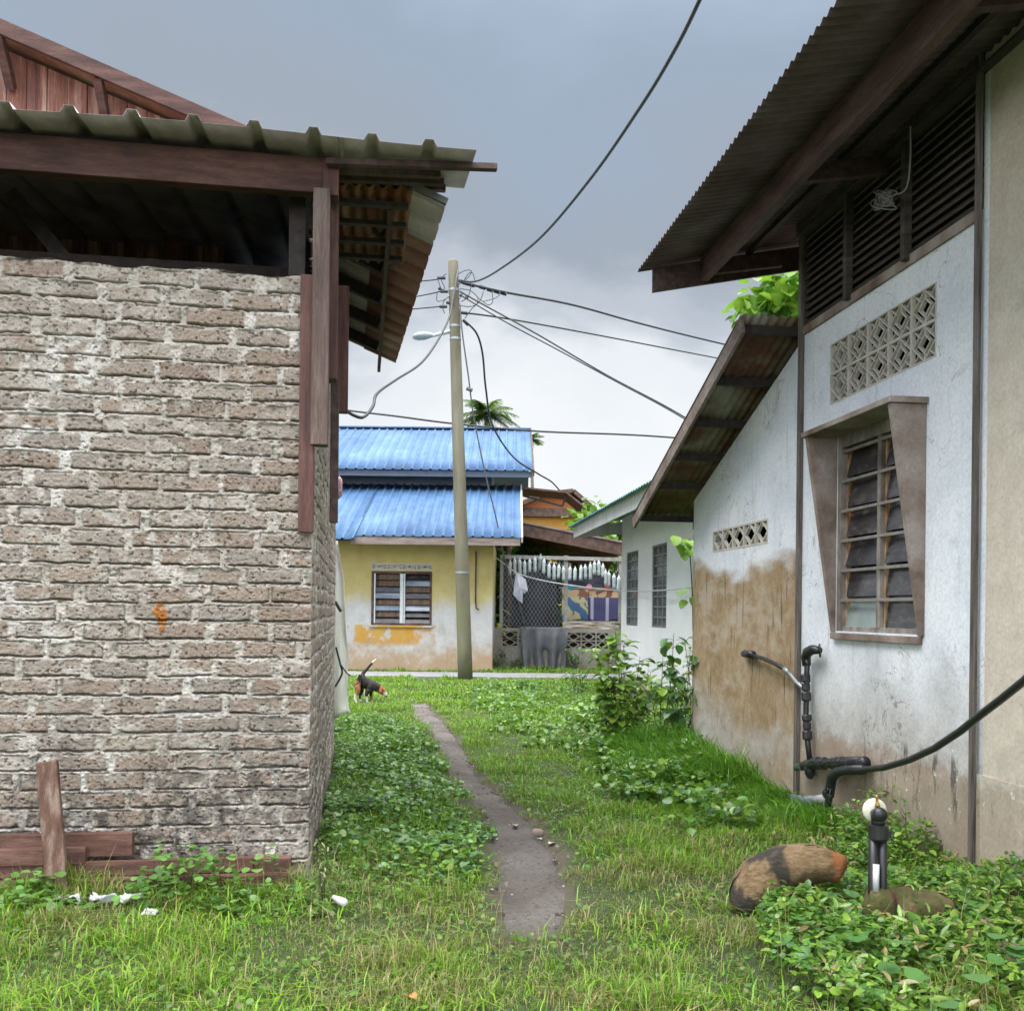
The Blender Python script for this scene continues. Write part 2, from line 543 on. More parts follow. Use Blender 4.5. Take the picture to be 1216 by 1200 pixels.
# ------------------------------------------------------------------ brick work
def m_brick():
    t = NT('weathered_cement_brick')
    p = t.pos(); z = t.sep(p)['Z']
    rnd = t.attr('tint'); br = t.attr('face'); spot = t.attr('smear')
    n = t.noise(p, 2.2, 5); f = t.noise(p, 55, 6, .72); f2 = t.noise(p, 190, 3, .7)
    cb = t.ramp(rnd, [(0, (.235, .172, .132)), (.3, (.325, .252, .200)), (.55, (.295, .248, .212)), (.8, (.375, .313, .258)), (.93, (.27, .238, .212)), (.955, (.38, .235, .105)), (1, (.36, .22, .10))])
    cm = t.ramp(n, [(.3, (.36, .31, .26)), (.52, (.49, .44, .39)), (.7, (.66, .62, .585))])
    c = t.mix(br, cm, cb)
    c = t.mix(t.math('MULTIPLY', t.step(f, .52, .66), .6), c, (.125, .105, .09))
    c = t.mix(t.math('MULTIPLY', t.step(f2, .54, .66), .55), c, (.55, .52, .475))
    # dark lichen on the lower courses
    lo = t.math('MULTIPLY', t.math('SUBTRACT', 1.0, t.step(z, .15, 1.45)), t.step(t.noise(p, 1.3, 4), .34, .58))
    c = t.mix(t.math('MULTIPLY', lo, t.step(t.noise(p, 18, 5, .7), .40, .60)), c, (.070, .064, .058))
    c = t.mix(spot, c, (.40, .15, .035))
    t.set(Base_Color=c, Roughness=.92, Specular_IOR_Level=.25)
    t.bump(t.math('ADD', f, t.math('MULTIPLY', f2, .6)), 1.0, .012)
    return t.m
M_BRICK = m_brick()
def brick_wall(name, fr, s0, s1, z0, ztop, rs, rz, parent, seed, pitch=.1015, length=.335, rough=0.0, spots=()):
    s = np.arange(s0, s1 + rs, rs); z = np.arange(z0, ztop + .08, rz)
    S, Z = np.meshgrid(s, z)
    Zw = Z + (fbm(S * 1.1, Z * .3, seed + 1, 2) - .5) * .03
    row = np.floor(Zw / pitch)
    rr = lambda a, b, k: vnoise(a * 1.0 + 5000, b * 1.0 + 5000, seed + k)
    off = np.where(row % 2 == 0, 0, .5) + (rr(row, row * 0, 2) - .5) * .35
    u = S / length + off
    colm = np.floor(u)
    r1 = rr(colm, row, 3); r2 = rr(colm, row, 4); r3 = rr(colm, row, 5); r4 = rr(colm, row, 6); r5 = rr(colm, row, 7)
    lx = (u - colm - .5) * length - (r1 - .5) * .02
    lz = (Zw - row * pitch) - pitch * .5 - (r2 - .5) * .008
    hw = length * .5 - .015 - r3 * .022; hh = pitch * .5 - .0105 - r4 * .006
    n1 = fbm(S * 28, Z * 34, seed + 8, 4) - .5; n2 = fbm(S * 9, Z * 11, seed + 9, 3) - .5
    qx = np.abs(lx) - hw; qz = np.abs(lz) - hh
    sd = np.maximum(qx, qz) + n1 * .034 + n2 * .020 + (fbm(S * 70, Z * 80, seed + 25, 2) - .5) * .010 + rough * (fbm(S * 6, Z * 6, seed + 20, 3) - .35)
    brick = 1 - sstep(-.003, .006, sd)
    # mortar squeezed over the upper edge and joints
    smear = sstep(.47, .62, fbm(S * 5 + 3, Z * 8 + 9, seed + 10, 4)) * sstep(.3, 1, brick * .0 + 1)
    h = brick * (.0045 + (r5 - .5) * .006 + lx * (r1 - .5) * .02 + lz * (r2 - .5) * .04)
    fl = .0015 + smear * .008 + (fbm(S * 22, Z * 30, seed + 11, 4) - .5) * .018
    h = h + (1 - brick) * fl
    # raked shadow gap under most bricks and beside some
    under = np.exp(-((lz + hh + .004 + n2 * .016 + (fbm(S * 50, row * 7.7, seed + 26, 2) - .5) * .008) / .0042) ** 2) * sstep(hw + .008, hw - .01, np.abs(lx)) * sstep(.10, .30, fbm(S * 7, row * 3.1, seed + 12, 3))
    side = np.exp(-((np.abs(lx) - hw - .003) / .005) ** 2) * (np.abs(lz) < hh) * sstep(.48, .60, fbm(S * 4, Z * 6, seed + 13, 2))
    over = np.exp(-((lz - hh - .002 + n2 * .012) / .004) ** 2) * sstep(hw, hw - .02, np.abs(lx)) * sstep(.52, .62, fbm(S * 9, row * 2.3, seed + 15, 3))
    h = h - under * .052 - side * .010 - over * .016
    pits = sstep(.72, .80, fbm(S * 60, Z * 60, seed + 14, 2))
    h = h + (fbm(S * 75, Z * 75, seed + 16, 2) - .5) * .008 - pits * .012
    edge = np.clip(np.minimum(S - s0, s1 - S) / .015, 0, 1)
    h = h * edge
    face = brick * (1 - smear * .9 * sstep(.45, .6, fbm(S * 14, Z * 14, seed + 18, 3)))
    tint = np.clip(r3 * .55 + r4 * .45, 0, 1) * .90 + np.where(r1 > .965, .09, 0)
    sp = np.zeros_like(S)
    for (ss, zz, rad) in spots:
        dd = np.hypot((S - ss) * 1.7, Z - zz) / rad + (fbm(S * 40, Z * 25, 77, 3) - .5) * 1.6
        sp = np.maximum(sp, 1 - sstep(.75, 1.0, dd))
    # ragged top
    top = ztop + (fbm(S * 5, S * 0, seed + 30, 3) - .5) * .05
    Zt = np.minimum(Z, top)
    d = h + sp * .006
    X = fr.o.x + fr.a.x * S + fr.n.x * d; Y = fr.o.y + fr.a.y * S + fr.n.y * d
    return grid_mesh(name, X, Y, Zt, M_BRICK, parent, attrs={'tint': tint, 'face': face, 'smear': sp})

# ------------------------------------------------------------------ timber, metal
def wood(name, cols, stretch, scale=2.2, rough=.75, bump=.45):
    return mat_noise(name, cols, scale, stretch, rough, bump, 24, .006, fine=.8, world=True)
DKRED = [(.050, .020, .016), (.105, .042, .032), (.16, .075, .058)]
M_WOOD_V = wood('red_brown_timber_upright', [(.060, .022, .018), (.125, .050, .038), (.20, .10, .078)], (9, 9, .8))
M_WOOD_GV = wood('grey_worn_timber_upright', [(.060, .033, .025), (.125, .075, .060), (.22, .155, .132)], (9, 9, .7))
M_WOOD_H = wood('dark_stained_timber_level', DKRED, (1, 6, 10))
M_WOOD_HL = wood('red_brown_timber_level', [(.075, .030, .022), (.15, .066, .046), (.24, .13, .10)], (1, 8, 12))
M_WOOD_Y = wood('dark_timber_rafter', [(.045, .024, .022), (.085, .046, .040), (.13, .080, .068)], (8, .8, 8))
M_WOOD_DK = wood('near_black_timber', [(.022, .016, .015), (.045, .030, .027), (.07, .05, .045)], (8, 1, 8))  # very dark timber for rafters, braces and battens
M_BOARD = wood('weathered_red_boarding', [(.10, .036, .028), (.28, .105, .070), (.52, .33, .26)], (7, 7, .5), 2.6)
M_ZINC = mat_noise('dull_zinc_sheet', [(.19, .19, .17), (.33, .34, .32), (.42, .43, .42)], 2.5, rough=.5, metal=.55, bump=.1, world=True)
M_ZINC_DK = mat_noise('dirty_zinc_sheet', [(.25, .215, .205), (.42, .365, .36), (.54, .48, .48)], 3.5, (1, .5, 1), rough=.65, metal=.3, bump=.1, world=True)
M_RUST = mat_noise('rusty_corrugated_sheet', [(.10, .038, .020), (.22, .085, .042), (.33, .20, .13)], 3.2, (1, 1, 1), rough=.8, metal=.15, bump=.2, world=True)
M_RUST_GREY = mat_noise('rust_streaked_sheet', [(.09, .035, .025), (.15, .065, .045), (.21, .16, .12), (.30, .29, .26)], 2.2, (1, 1, 1), rough=.65, metal=.3, bump=.15, world=True)
M_DARK = mat_noise('shade_dark_lining', [(.03, .026, .024), (.06, .05, .045)], 3, rough=.95, bump=.2)  # near-black colour stands in for missing light indoors and in recesses
M_METAL = mat_plain('galvanised_steel', (.36, .38, .39), .45, .6)

def ribbed(fn, u, v, name, mat, parent, smooth=False, solid=.003):
    """sheet whose point is fn(u, v); u crosses the ribs"""
    Uu, Vv = np.meshgrid(u, v, indexing='ij')
    pts = np.array([[tuple(fn(a, b)) for b in v] for a in u])
    o = grid_mesh(name, pts[..., 0], pts[..., 1], pts[..., 2], mat, parent, smooth=smooth)
    if solid:
        m = o.modifiers.new('thickness', 'SOLIDIFY'); m.thickness = solid; m.offset = 0
    return o
def trap_u(a, b, pitch, w=.06, top=.03):
    """breakpoints for trapezoid ribs between a and b, with their height (0/1)"""
    out = []
    k = math.floor(a / pitch) - 1
    while k * pitch < b + pitch:
        c = k * pitch
        for x, hh in ((c - w / 2, 0), (c - top / 2, 1), (c + top / 2, 1), (c + w / 2, 0)):
            if a < x < b: out.append((x, hh))
        k += 1
    return [(a, 0)] + out + [(b, 0)]

# ------------------------------------------------------------------ the brick house on the left
bh = thing('brick_house', 'unplastered grey brick house with open dark gap under its zinc roof', 'house', tuple(CL))
ZT = FL.pix(200, 318)[1]                                     # top of the brickwork
s_spot, z_spot = FL.pix(191, 732)
brick_wall('front_wall', FL, 0, 2.75, -.12, ZT, .0050, .0034, bh, 40, spots=[(s_spot, z_spot, .062), (s_spot - .01, z_spot - .06, .03)])
brick_wall('side_wall', FL_SIDE, 0, 4.75, -.12, ZT + .3, .012, .011, bh, 61, rough=.012)
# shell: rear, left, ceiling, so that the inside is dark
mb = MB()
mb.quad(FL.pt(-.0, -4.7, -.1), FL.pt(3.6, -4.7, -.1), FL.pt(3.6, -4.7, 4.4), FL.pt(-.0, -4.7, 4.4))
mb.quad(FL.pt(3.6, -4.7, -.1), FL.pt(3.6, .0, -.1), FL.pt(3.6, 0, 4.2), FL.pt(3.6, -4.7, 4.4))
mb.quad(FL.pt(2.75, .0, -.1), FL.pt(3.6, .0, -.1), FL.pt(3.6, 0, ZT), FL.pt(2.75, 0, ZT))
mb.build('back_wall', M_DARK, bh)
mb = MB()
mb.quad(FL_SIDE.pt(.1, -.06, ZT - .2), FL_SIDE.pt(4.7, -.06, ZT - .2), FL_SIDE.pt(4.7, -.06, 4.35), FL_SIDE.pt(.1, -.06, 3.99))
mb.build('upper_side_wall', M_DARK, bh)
# fascia beam over the opening
zb1 = FL.pix(180, 171, .03)[1]; zb0 = FL.pix(180, 214, .03)[1]
mb = MB().box(FL, -.10, 3.6, -.05, .035, zb0, zb1)
mb.build('roof_beam', M_WOOD_H, bh, bevel=.006)
for s_, d_ in ((1.15, -.9), (2.3, -1.2)):
    MB().bar(FL.pt(s_, d_, ZT - .2), FL.pt(s_ + .75, d_, zb0 + .25), .05, .09).build('brace', M_WOOD_DK, bh)
MB().bar(FL.pt(-.0, -.85, ZT + .28), FL.pt(3.4, -.85, ZT + .28), .06, .09).build('tie_beam', M_WOOD_DK, bh)
MB().bar(FL.pt(.10, -.25, 0), FL.pt(.10, -.25, zb0 + .1), .10, .12, up=(0, 1, 0)).build('inner_post', M_WOOD_DK, bh)
# zinc roof sheet, ribs running backwards
ze = FL.pix(180, 143, .30)[1]
EDGE_R = FL.pix(566, 186, .30)[0]
ris = .115
U = trap_u(EDGE_R, 3.6, .305, .085, .046)
uh = {round(a, 5): h for a, h in U}
def f_main(u, v):
    return FL.pt(u, v, ze + uh[round(u, 5)] * .038 + (.30 - v) * ris + .012 * math.sin(u * 2.3))
CUT = -.1525; uh[round(CUT, 5)] = 0; uh[round(CUT + .03, 5)] = 0
ua = [CUT] + [a for a, h in U if a > CUT]
ribbed(f_main, ua, [.30, .1, -.3, -1.2, -2.6, -4.7], 'zinc_roof', M_ZINC_DK, bh, solid=.0012)
ub = [a for a, h in U if a < CUT] + [CUT + .03]
ribbed(f_main, ub, [.30, .1, -.1, -.36], 'roof_overhang', M_ZINC_DK, bh, solid=.0012)
# battens carrying the overhang beyond the corner
for (px0, px1, py0, py1, dd) in ((392, 590, 192, 199, .10), (392, 523, 201, 208, -.06), (392, 527, 211, 217, -.20), (392, 529, 219, 224, -.33)):
    s1, z1 = FL.pix(px1, py1, dd); s0, z0 = FL.pix(px0, py0, dd)
    MB().bar(FL.pt(s0 + .02, dd, z0 - .003), FL.pt(s1, dd, z1), .045, .035).build('batten', M_WOOD_Y, bh, bevel=.003)
# boards nailed up the corner
def board(x0, x1, y0, y1, d, t, mat, nm='corner_board', lean=0):
    sA, zA = FL.pix(x0, y0, d); sB, zB = FL.pix(x1, y1, d)
    mb = MB()
    mb.box8([FL.pt(sA + lean, d - t, zB), FL.pt(sB + lean, d - t, zB), FL.pt(sB + lean, d, zB), FL.pt(sA + lean, d, zB),
             FL.pt(sA, d - t, zA), FL.pt(sB, d - t, zA), FL.pt(sB, d, zA), FL.pt(sA, d, zA)])
    return mb.build(nm, mat, bh, bevel=.004)
board(357, 372, 325, 632, .045, .05, M_WOOD_V)
board(372, 389, 222, 528, .075, .09, M_WOOD_GV, 'corner_post')
board(384, 402, 188, 232, .06, .12, M_WOOD_V, 'post_head')
def side_board(x0, x1, y0, y1, s, w, mat):
    d0, zA = FL_SIDE.pix_s(x0, y0, s); d1, zB = FL_SIDE.pix_s(x1, y1, s)
    return MB().box(FL_SIDE, s, s + w, d0, d1, zB, zA).build('side_board', mat, bh, bevel=.004)
side_board(387, 400, 232, 450, .10, .12, M_WOOD_V)
side_board(396, 413, 338, 490, .75, .05, M_WOOD_V)
side_board(393, 401, 455, 620, .5, .06, M_WOOD_Y)
# lean-to roof over the alley side
dO1, zO1 = FL_SIDE.pix_s(523, 256, .55)
dO2, zO2 = FL_SIDE.pix_s(470, 433, 4.3)
dOut = (dO1 + dO2) / 2; zOut = (zO1 + zO2) / 2
pitchL = .40
def f_side(u, v):       # u along the house, v outwards
    k = (u - .55) / 3.75; v = v + (dO1 - dOut) * (1 - 2 * k) * max(0, v) / dOut
    return FL_SIDE.pt(u, v, zOut + (zO1 - zOut) * (1 - 2 * k) + (dOut - v) * pitchL + uhs[round(u, 5)] * .03)
M_PALESHEET = mat_noise('pale_grey_sheet_underside', [(.32, .26, .265), (.45, .38, .40), (.54, .47, .51)], 2.5, (1, .4, 1), rough=.8, bump=.1, world=True)
M_REDSHEET = mat_noise('red_brown_faded_sheet', [(.16, .055, .045), (.25, .10, .08), (.33, .22, .19)], 1.6, rough=.75, bump=.1, world=True)
US = trap_u(.30, 4.3, .30, .09, .05); uhs = {round(a, 5): h for a, h in US}
ribbed(f_side, [a for a, h in US], [-.1, .3, dOut - .26], 'side_roof', M_PALESHEET, bh)
def f_side2(u, v): return f_side(u, v) - Vector((0, 0, .012))
ribbed(f_side2, [a for a, h in US if a > .82], [dOut - .36, dOut], 'eave_sheet', M_REDSHEET, bh)
ribbed(lambda u, v: f_side2(u, v) - Vector((0, 0, .004)), [a for a, h in US if a < .95], [dOut - .36, dOut], 'near_eave_sheet', M_PALESHEET, bh)
for k in range(5):
    s_ = .95 + k * .72
    MB().bar(FL_SIDE.pt(s_, -.05, zOut + (dOut + .05) * pitchL - .06), FL_SIDE.pt(s_, dOut - .26, zOut + .26 * pitchL - .06), .07, .09).build('rafter', M_WOOD_DK, bh)
MB().bar(FL_SIDE.pt(.45, dOut - .24, zOut + .24 * pitchL - .10), FL_SIDE.pt(4.45, dOut - .24, zOut + .24 * pitchL - .12), .03, .05).build('eave_purlin', M_WOOD_Y, bh)
a_ = f_side(US[0][0], dOut - .34) + Vector((0, 0, .02)); b_ = f_side(US[0][0], dOut + .01) + Vector((0, 0, .02))
MB().bar(a_, b_, .03, .035).build('verge_flashing', M_METAL, bh)
# upper strip of rusty corrugated sheet between roof and lean-to
zR = FL_SIDE.pix_s(440, 232, .35)[1]
uc = np.linspace(-.05, .55, 51)
def f_rust(u, v): return FL_SIDE.pt(v, u, zR + .018 * math.sin(u * 2 * math.pi / .078) + .02)
ribbed(f_rust, list(uc), [.25, .5, .8, 1.15, 1.5], 'rusty_ceiling', M_RUST, bh, smooth=True)
for k in range(4):
    MB().bar(FL_SIDE.pt(.40 + k * .30, -.05, zR - .03), FL_SIDE.pt(.40 + k * .30, .53, zR - .03), .045, .03).build('ceiling_batten', M_WOOD_DK, bh)

# ------------------------------------------------------------------ timber house behind it
dG = -2.3
sg1, zg1 = FL.pix(285, 151, dG + .24); sg0, zg0 = FL.pix(0, 27, dG + .24)
slope = (zg0 - zg1) / (sg0 - sg1)
wbase = FL.pt(sg1 + 1.5, dG - 2, 0)
wh = thing('timber_house', 'tall gabled house of weathered red vertical boards behind the brick house', 'house', tuple(wbase))
sEnd, sRidge = sg1 - .35, sg0 + 1.6
zE = zg1 - .35 * slope; zRg = zg1 + (sRidge - sg1) * slope
mb = MB()
for i in range(34):
    a = sEnd + .5 + i * .145
    if a > sRidge + 2.0: break
    b = a + .139
    jt = random.uniform(-.006, .006)
    top = lambda s: (zg1 + (s - sg1) * slope if s <= sRidge else zRg - (s - sRidge) * slope) - .08
    mb.box8([FL.pt(a, dG - .03, 3.6), FL.pt(b, dG - .03, 3.6), FL.pt(b, dG + jt, 3.6), FL.pt(a, dG + jt, 3.6),
             FL.pt(a, dG - .03, top(a)), FL.pt(b, dG - .03, top(b)), FL.pt(b, dG + jt, top(b)), FL.pt(a, dG + jt, top(a))])
mb.build('gable_boarding', M_BOARD, wh)
mb = MB()
for (s0, z0, s1, z1) in ((sEnd, zE, sRidge, zRg), (sRidge, zRg, sRidge + 2.4, zRg - 2.4 * slope)):
    mb.box8([FL.pt(s0, -5.5, z0 - .04), FL.pt(s1, -5.5, z1 - .04), FL.pt(s1, dG + .24, z1 - .04), FL.pt(s0, dG + .24, z0 - .04),
             FL.pt(s0, -5.5, z0), FL.pt(s1, -5.5, z1), FL.pt(s1, dG + .24, z1), FL.pt(s0, dG + .24, z0)])
mb.build('gable_roof', M_RUST, wh)
MB().bar(FL.pt(sEnd, dG + .235, zE - .03), FL.pt(sRidge, dG + .235, zRg - .03), .04, .11).build('barge_board', M_WOOD_H, wh, bevel=.004)
for px, py in ((8, 42), (124, 92), (243, 142)):
    s_, z_ = FL.pix(px, py, dG + .12)
    zt = zg1 + (s_ - sg1) * slope - .06
    MB().bar(FL.pt(s_, dG + .01, zt - .30), FL.pt(s_ + .02, dG + .22, zt - .02), .06, .07).build('roof_bracket', M_WOOD_H, wh)
mb = MB()
mb.box(FL, sEnd + .6, sRidge + 1.8, -5.4, dG - .05, -.1, 4.6)
mb.build('lower_wall', M_DARK, wh)
# ------------------------------------------------------------------ plaster
def m_plaster():
    """old limewashed render: bluish white above, grey and damp brown towards the ground, a brown soaked patch on the lean-to"""
    t = NT('old_limewashed_render')
    p = t.pos()
    s = t.math('SUBTRACT', t.dot(p, tuple(FR.a)), FR.o.dot(FR.a)); z = t.sep(p)['Z']
    n = t.noise(p, 1.7, 6, .6); n2 = t.noise(p, 7, 6, .65); f = t.noise(p, 45, 5, .7)
    streak = t.noise(t.mapv(p, (9, 9, .8)), 1.6, 5, .6)
    c = t.ramp(n, [(.3, (.60, .64, .71)), (.5, (.71, .74, .80)), (.7, (.78, .80, .835))])
    c = t.mix(t.math('MULTIPLY', t.step(streak, .55, .75), .45), c, (.42, .40, .375))
    c = t.mix(t.math('MULTIPLY', t.step(n2, .58, .74), .4), c, (.40, .385, .36))
    # lower half loses its limewash
    zz = t.math('ADD', z, t.math('MULTIPLY', t.math('SUBTRACT', n, .5), .9))
    low = t.math('SUBTRACT', 1.0, t.step(zz, .55, 1.45))
    c = t.mix(t.math('MULTIPLY', low, .8), c, t.ramp(n2, [(.35, (.30, .265, .225)), (.65, (.43, .40, .365))]))
    zz2 = t.math('ADD', z, t.math('MULTIPLY', t.math('SUBTRACT', n2, .5), .35))
    base = t.math('SUBTRACT', 1.0, t.step(zz2, .52, .66))
    c = t.mix(t.math('MULTIPLY', base, .85), c, t.ramp(n, [(.35, (.235, .165, .11)), (.6, (.36, .285, .215))]))
    # black mould streaks under the break in the render
    ms = t.math('MULTIPLY', t.step(t.noise(t.mapv(p, (7, 7, 1.3)), 1.5, 5, .7), .53, .63), t.math('MULTIPLY', t.step(z, .18, .42), t.math('SUBTRACT', 1.0, t.step(z, .62, .72))))
    ms = t.math('MULTIPLY', ms, t.math('SUBTRACT', 1.0, t.step(s, -1.4, -.7)))
    c = t.mix(t.math('MULTIPLY', ms, .8), c, (.06, .052, .045))
    # peeled white flecks
    fl = t.math('MULTIPLY', t.step(t.noise(p, 26, 3, .6), .64, .67), t.math('MULTIPLY', t.step(z, .2, .4), t.math('SUBTRACT', 1.0, t.step(z, .7, .8))))
    c = t.mix(t.math('MULTIPLY', fl, t.step(n, .48, .6)), c, (.66, .64, .62))
    # cream wall beyond the second cover strip
    sc = t.math('SUBTRACT', 1.0, t.step(s, S_POST2 - .06, S_POST2 - .05))
    cream = t.ramp(n2, [(.3, (.50, .435, .36)), (.7, (.61, .55, .47))])
    c = t.mix(t.math('MULTIPLY', sc, t.math('SUBTRACT', 1.0, t.math('MULTIPLY', base, .7))), c, cream)
    # lean-to: brown soaked render under the vent
    lt = t.step(s, .02, .05)
    wv = t.math('ADD', z, t.math('ADD', t.math('MULTIPLY', t.math('SUBTRACT', t.noise(t.mapv(p, (1, .3, 1)), 1.5, 3), .5), 1.3), t.math('MULTIPLY', t.math('SUBTRACT', t.noise(t.mapv(p, (1, .35, 1)), 9, 5, .65), .5), .16)))
    top = t.math('SUBTRACT', 1.0, t.step(wv, 1.86, 2.06))
    pale = t.math('SUBTRACT', 1.0, t.step(t.math('ADD', z, t.math('MULTIPLY', t.math('SUBTRACT', t.noise(t.mapv(p, (1, .3, .8)), 2.2, 5), .5), 1.7)), -.05, .60))
    brown = t.ramp(t.math('ADD', t.math('MULTIPLY', n2, .6), t.math('MULTIPLY', n, .4)), [(.33, (.22, .14, .07)), (.5, (.33, .235, .14)), (.66, (.42, .35, .26))])
    brown = t.mix(t.math('MULTIPLY', t.step(t.noise(t.mapv(p, (1, .4, 1)), 3.4, 6, .65), .49, .63), .7), brown, (.44, .375, .30))
    brown = t.mix(t.math('MULTIPLY', t.step(streak, .58, .68), .75), brown, (.085, .055, .030))
    lowc = t.ramp(n2, [(.35, (.38, .355, .325)), (.65, (.47, .45, .425))])
    cl = t.mix(pale, brown, lowc)
    c = t.mix(t.math('MULTIPLY', lt, top), c, cl)
    # hairline cracks and rubbed grime
    ck = t.math('ABSOLUTE', t.math('SUBTRACT', t.noise(p, 2.1, 5, .6, .6), .5))
    ck = t.math('MULTIPLY', t.math('SUBTRACT', 1.0, t.step(ck, .002, .007)), t.step(t.noise(p, 1.1, 2), .50, .58))
    c = t.mix(t.math('MULTIPLY', ck, .55), c, (.10, .085, .07))
    gr = t.math('MULTIPLY', t.step(t.noise(t.mapv(p, (1, .4, 1)), 5, 7, .7), .54, .72), .26)
    c = t.mix(gr, c, (.30, .28, .255))
    c = t.mix(.45, c, t.ramp(f, [(.3, .5), (.62, 1.0)]), 'MULTIPLY')
    t.set(Base_Color=c, Roughness=.85, Specular_IOR_Level=.3)
    t.bump(t.math('ADD', t.math('MULTIPLY', f, .4), n2), .35, .012)
    return t.m
S_POST2, _ = FR.pix(1163, 560, .02)
M_PLASTER = m_plaster()
M_CONC = mat_noise('bare_stained_precast', [(.10, .062, .042), (.24, .185, .155), (.36, .31, .285)], 3.0, rough=.9, bump=.4, bscale=60, world=True, fine=.4)
M_LATT = mat_noise('pale_precast_lattice', [(.46, .42, .36), (.60, .57, .51)], 6, rough=.9, bump=.3, world=True)
M_GLASS = mat_noise('dusty_dark_louvre_glass', [(.018, .018, .022), (.038, .035, .038), (.10, .088, .078)], 7, (1, 1, 2.5), rough=.22, bump=.05, fine=.5, world=True)
M_GLASS2 = mat_noise('hazy_louvre_glass', [(.16, .20, .19), (.22, .27, .25)], 5, rough=.2, bump=0, fine=0)
M_LOUVFRAME = mat_noise('worn_louvre_frame', [(.11, .085, .068), (.22, .19, .165), (.36, .33, .30)], 9, (1, 1, .4), rough=.7, metal=.1, bump=.3, world=True)
M_SLAT = mat_noise('dull_aluminium_slat', [(.20, .18, .16), (.33, .31, .295)], 9, rough=.55, metal=.3, bump=.1, world=True)
M_ORANGE = mat_noise('rusted_louvre_channel', [(.20, .085, .035), (.38, .22, .10), (.45, .36, .27)], 9, (3, 3, 1), rough=.9, world=True)
M_COVER = wood('weathered_cover_strip', [(.05, .04, .035), (.14, .115, .10), (.26, .23, .21)], (14, 14, .8), 2.4)
M_LOUVRE = wood('old_horizontal_louvre_timber', [(.035, .026, .022), (.075, .058, .048), (.13, .105, .09)], (2, 2, 10))
M_BEAM = wood('dull_purple_brown_beam', [(.06, .03, .028), (.115, .062, .056), (.17, .11, .10)], (6, .8, 6))
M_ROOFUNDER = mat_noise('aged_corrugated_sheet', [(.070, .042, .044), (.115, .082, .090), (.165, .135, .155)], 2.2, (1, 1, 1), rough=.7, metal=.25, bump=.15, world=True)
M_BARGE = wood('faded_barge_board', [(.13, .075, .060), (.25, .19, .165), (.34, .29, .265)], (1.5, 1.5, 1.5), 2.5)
M_DKBOARD = mat_noise('dark_ceiling_board', [(.035, .028, .03), (.07, .056, .058)], 3, rough=.9, bump=.15)  # near-black boards behind the louvres and under the eaves

def wall_holes(mb, fr, s0, s1, z0, z1, holes, th=.12, d=0.0):
    S = sorted({s0, s1} | {h[i] for h in holes for i in (0, 1)}); Z = sorted({z0, z1} | {h[i] for h in holes for i in (2, 3)})
    for i in range(len(S) - 1):
        for j in range(len(Z) - 1):
            cs, cz = (S[i] + S[i + 1]) / 2, (Z[j] + Z[j + 1]) / 2
            if any(h[0] < cs < h[1] and h[2] < cz < h[3] for h in holes): continue
            for dd in (d, d - th):
                mb.quad(fr.pt(S[i], dd, Z[j]), fr.pt(S[i + 1], dd, Z[j]), fr.pt(S[i + 1], dd, Z[j + 1]), fr.pt(S[i], dd, Z[j + 1]))
    for a, b, c, e in list(holes) + [(s0, s1, z0, z1)]:
        for (p, q) in (((a, c), (b, c)), ((b, c), (b, e)), ((b, e), (a, e)), ((a, e), (a, c))):
            mb.quad(fr.pt(p[0], d, p[1]), fr.pt(q[0], d, q[1]), fr.pt(q[0], d - th, q[1]), fr.pt(p[0], d - th, p[1]))
    return mb

def lattice(mb, fr, s0, s1, z0, z1, d, nb, nrow, th=.05, w=.016, simple=False):
    """perforated blocks: frame, two nested diamonds and corner struts"""
    bw = (s1 - s0) / nb; bh_ = (z1 - z0) / nrow
    up = fr.n
    def ln(a, b, ww=w, dd=0.0):
        mb.bar(fr.pt(a[0], d - th / 2 + dd, a[1]), fr.pt(b[0], d - th / 2 + dd, b[1]), ww, th, up=up)
    for i in range(nb):
        for j in range(nrow):
            a, c = s0 + i * bw, z0 + j * bh_
            cx, cz = a + bw / 2, c + bh_ / 2
            ln((a, c + w / 2), (a + bw, c + w / 2), w * 1.1); ln((a, c + bh_ - w / 2), (a + bw, c + bh_ - w / 2), w * 1.1)
            ln((a + w / 2, c + w), (a + w / 2, c + bh_ - w), w * .9, .002); ln((a + bw - w / 2, c + w), (a + bw - w / 2, c + bh_ - w), w * .9, .002)
            hx, hz = bw / 2 - w * 1.1, bh_ / 2 - w * .8
            for k, (fx, fz) in enumerate(((1.0, 1.02),) if simple else ((1.0, 1.02), (.52, .55))):
                q = [(cx - hx * fx, cz), (cx, cz + hz * fz), (cx + hx * fx, cz), (cx, cz - hz * fz)]
                for m in range(4): ln(q[m], q[(m + 1) % 4], w * .8, -.003 - .002 * k - .001 * (m % 2))
            for sx in () if simple else (-1, 1):
                ln((cx + sx * hx * .95, cz + hz), (cx + sx * hx * .40, cz + hz * .45), w * .8, -.007)
                ln((cx + sx * hx * .95, cz - hz), (cx + sx * hx * .40, cz - hz * .45), w * .8, -.008)
            ln((cx, cz + hz * .5), (cx, cz + hz), w * .8, -.009); ln((cx, cz - hz * .5), (cx, cz - hz), w * .8, -.009)
    return mb

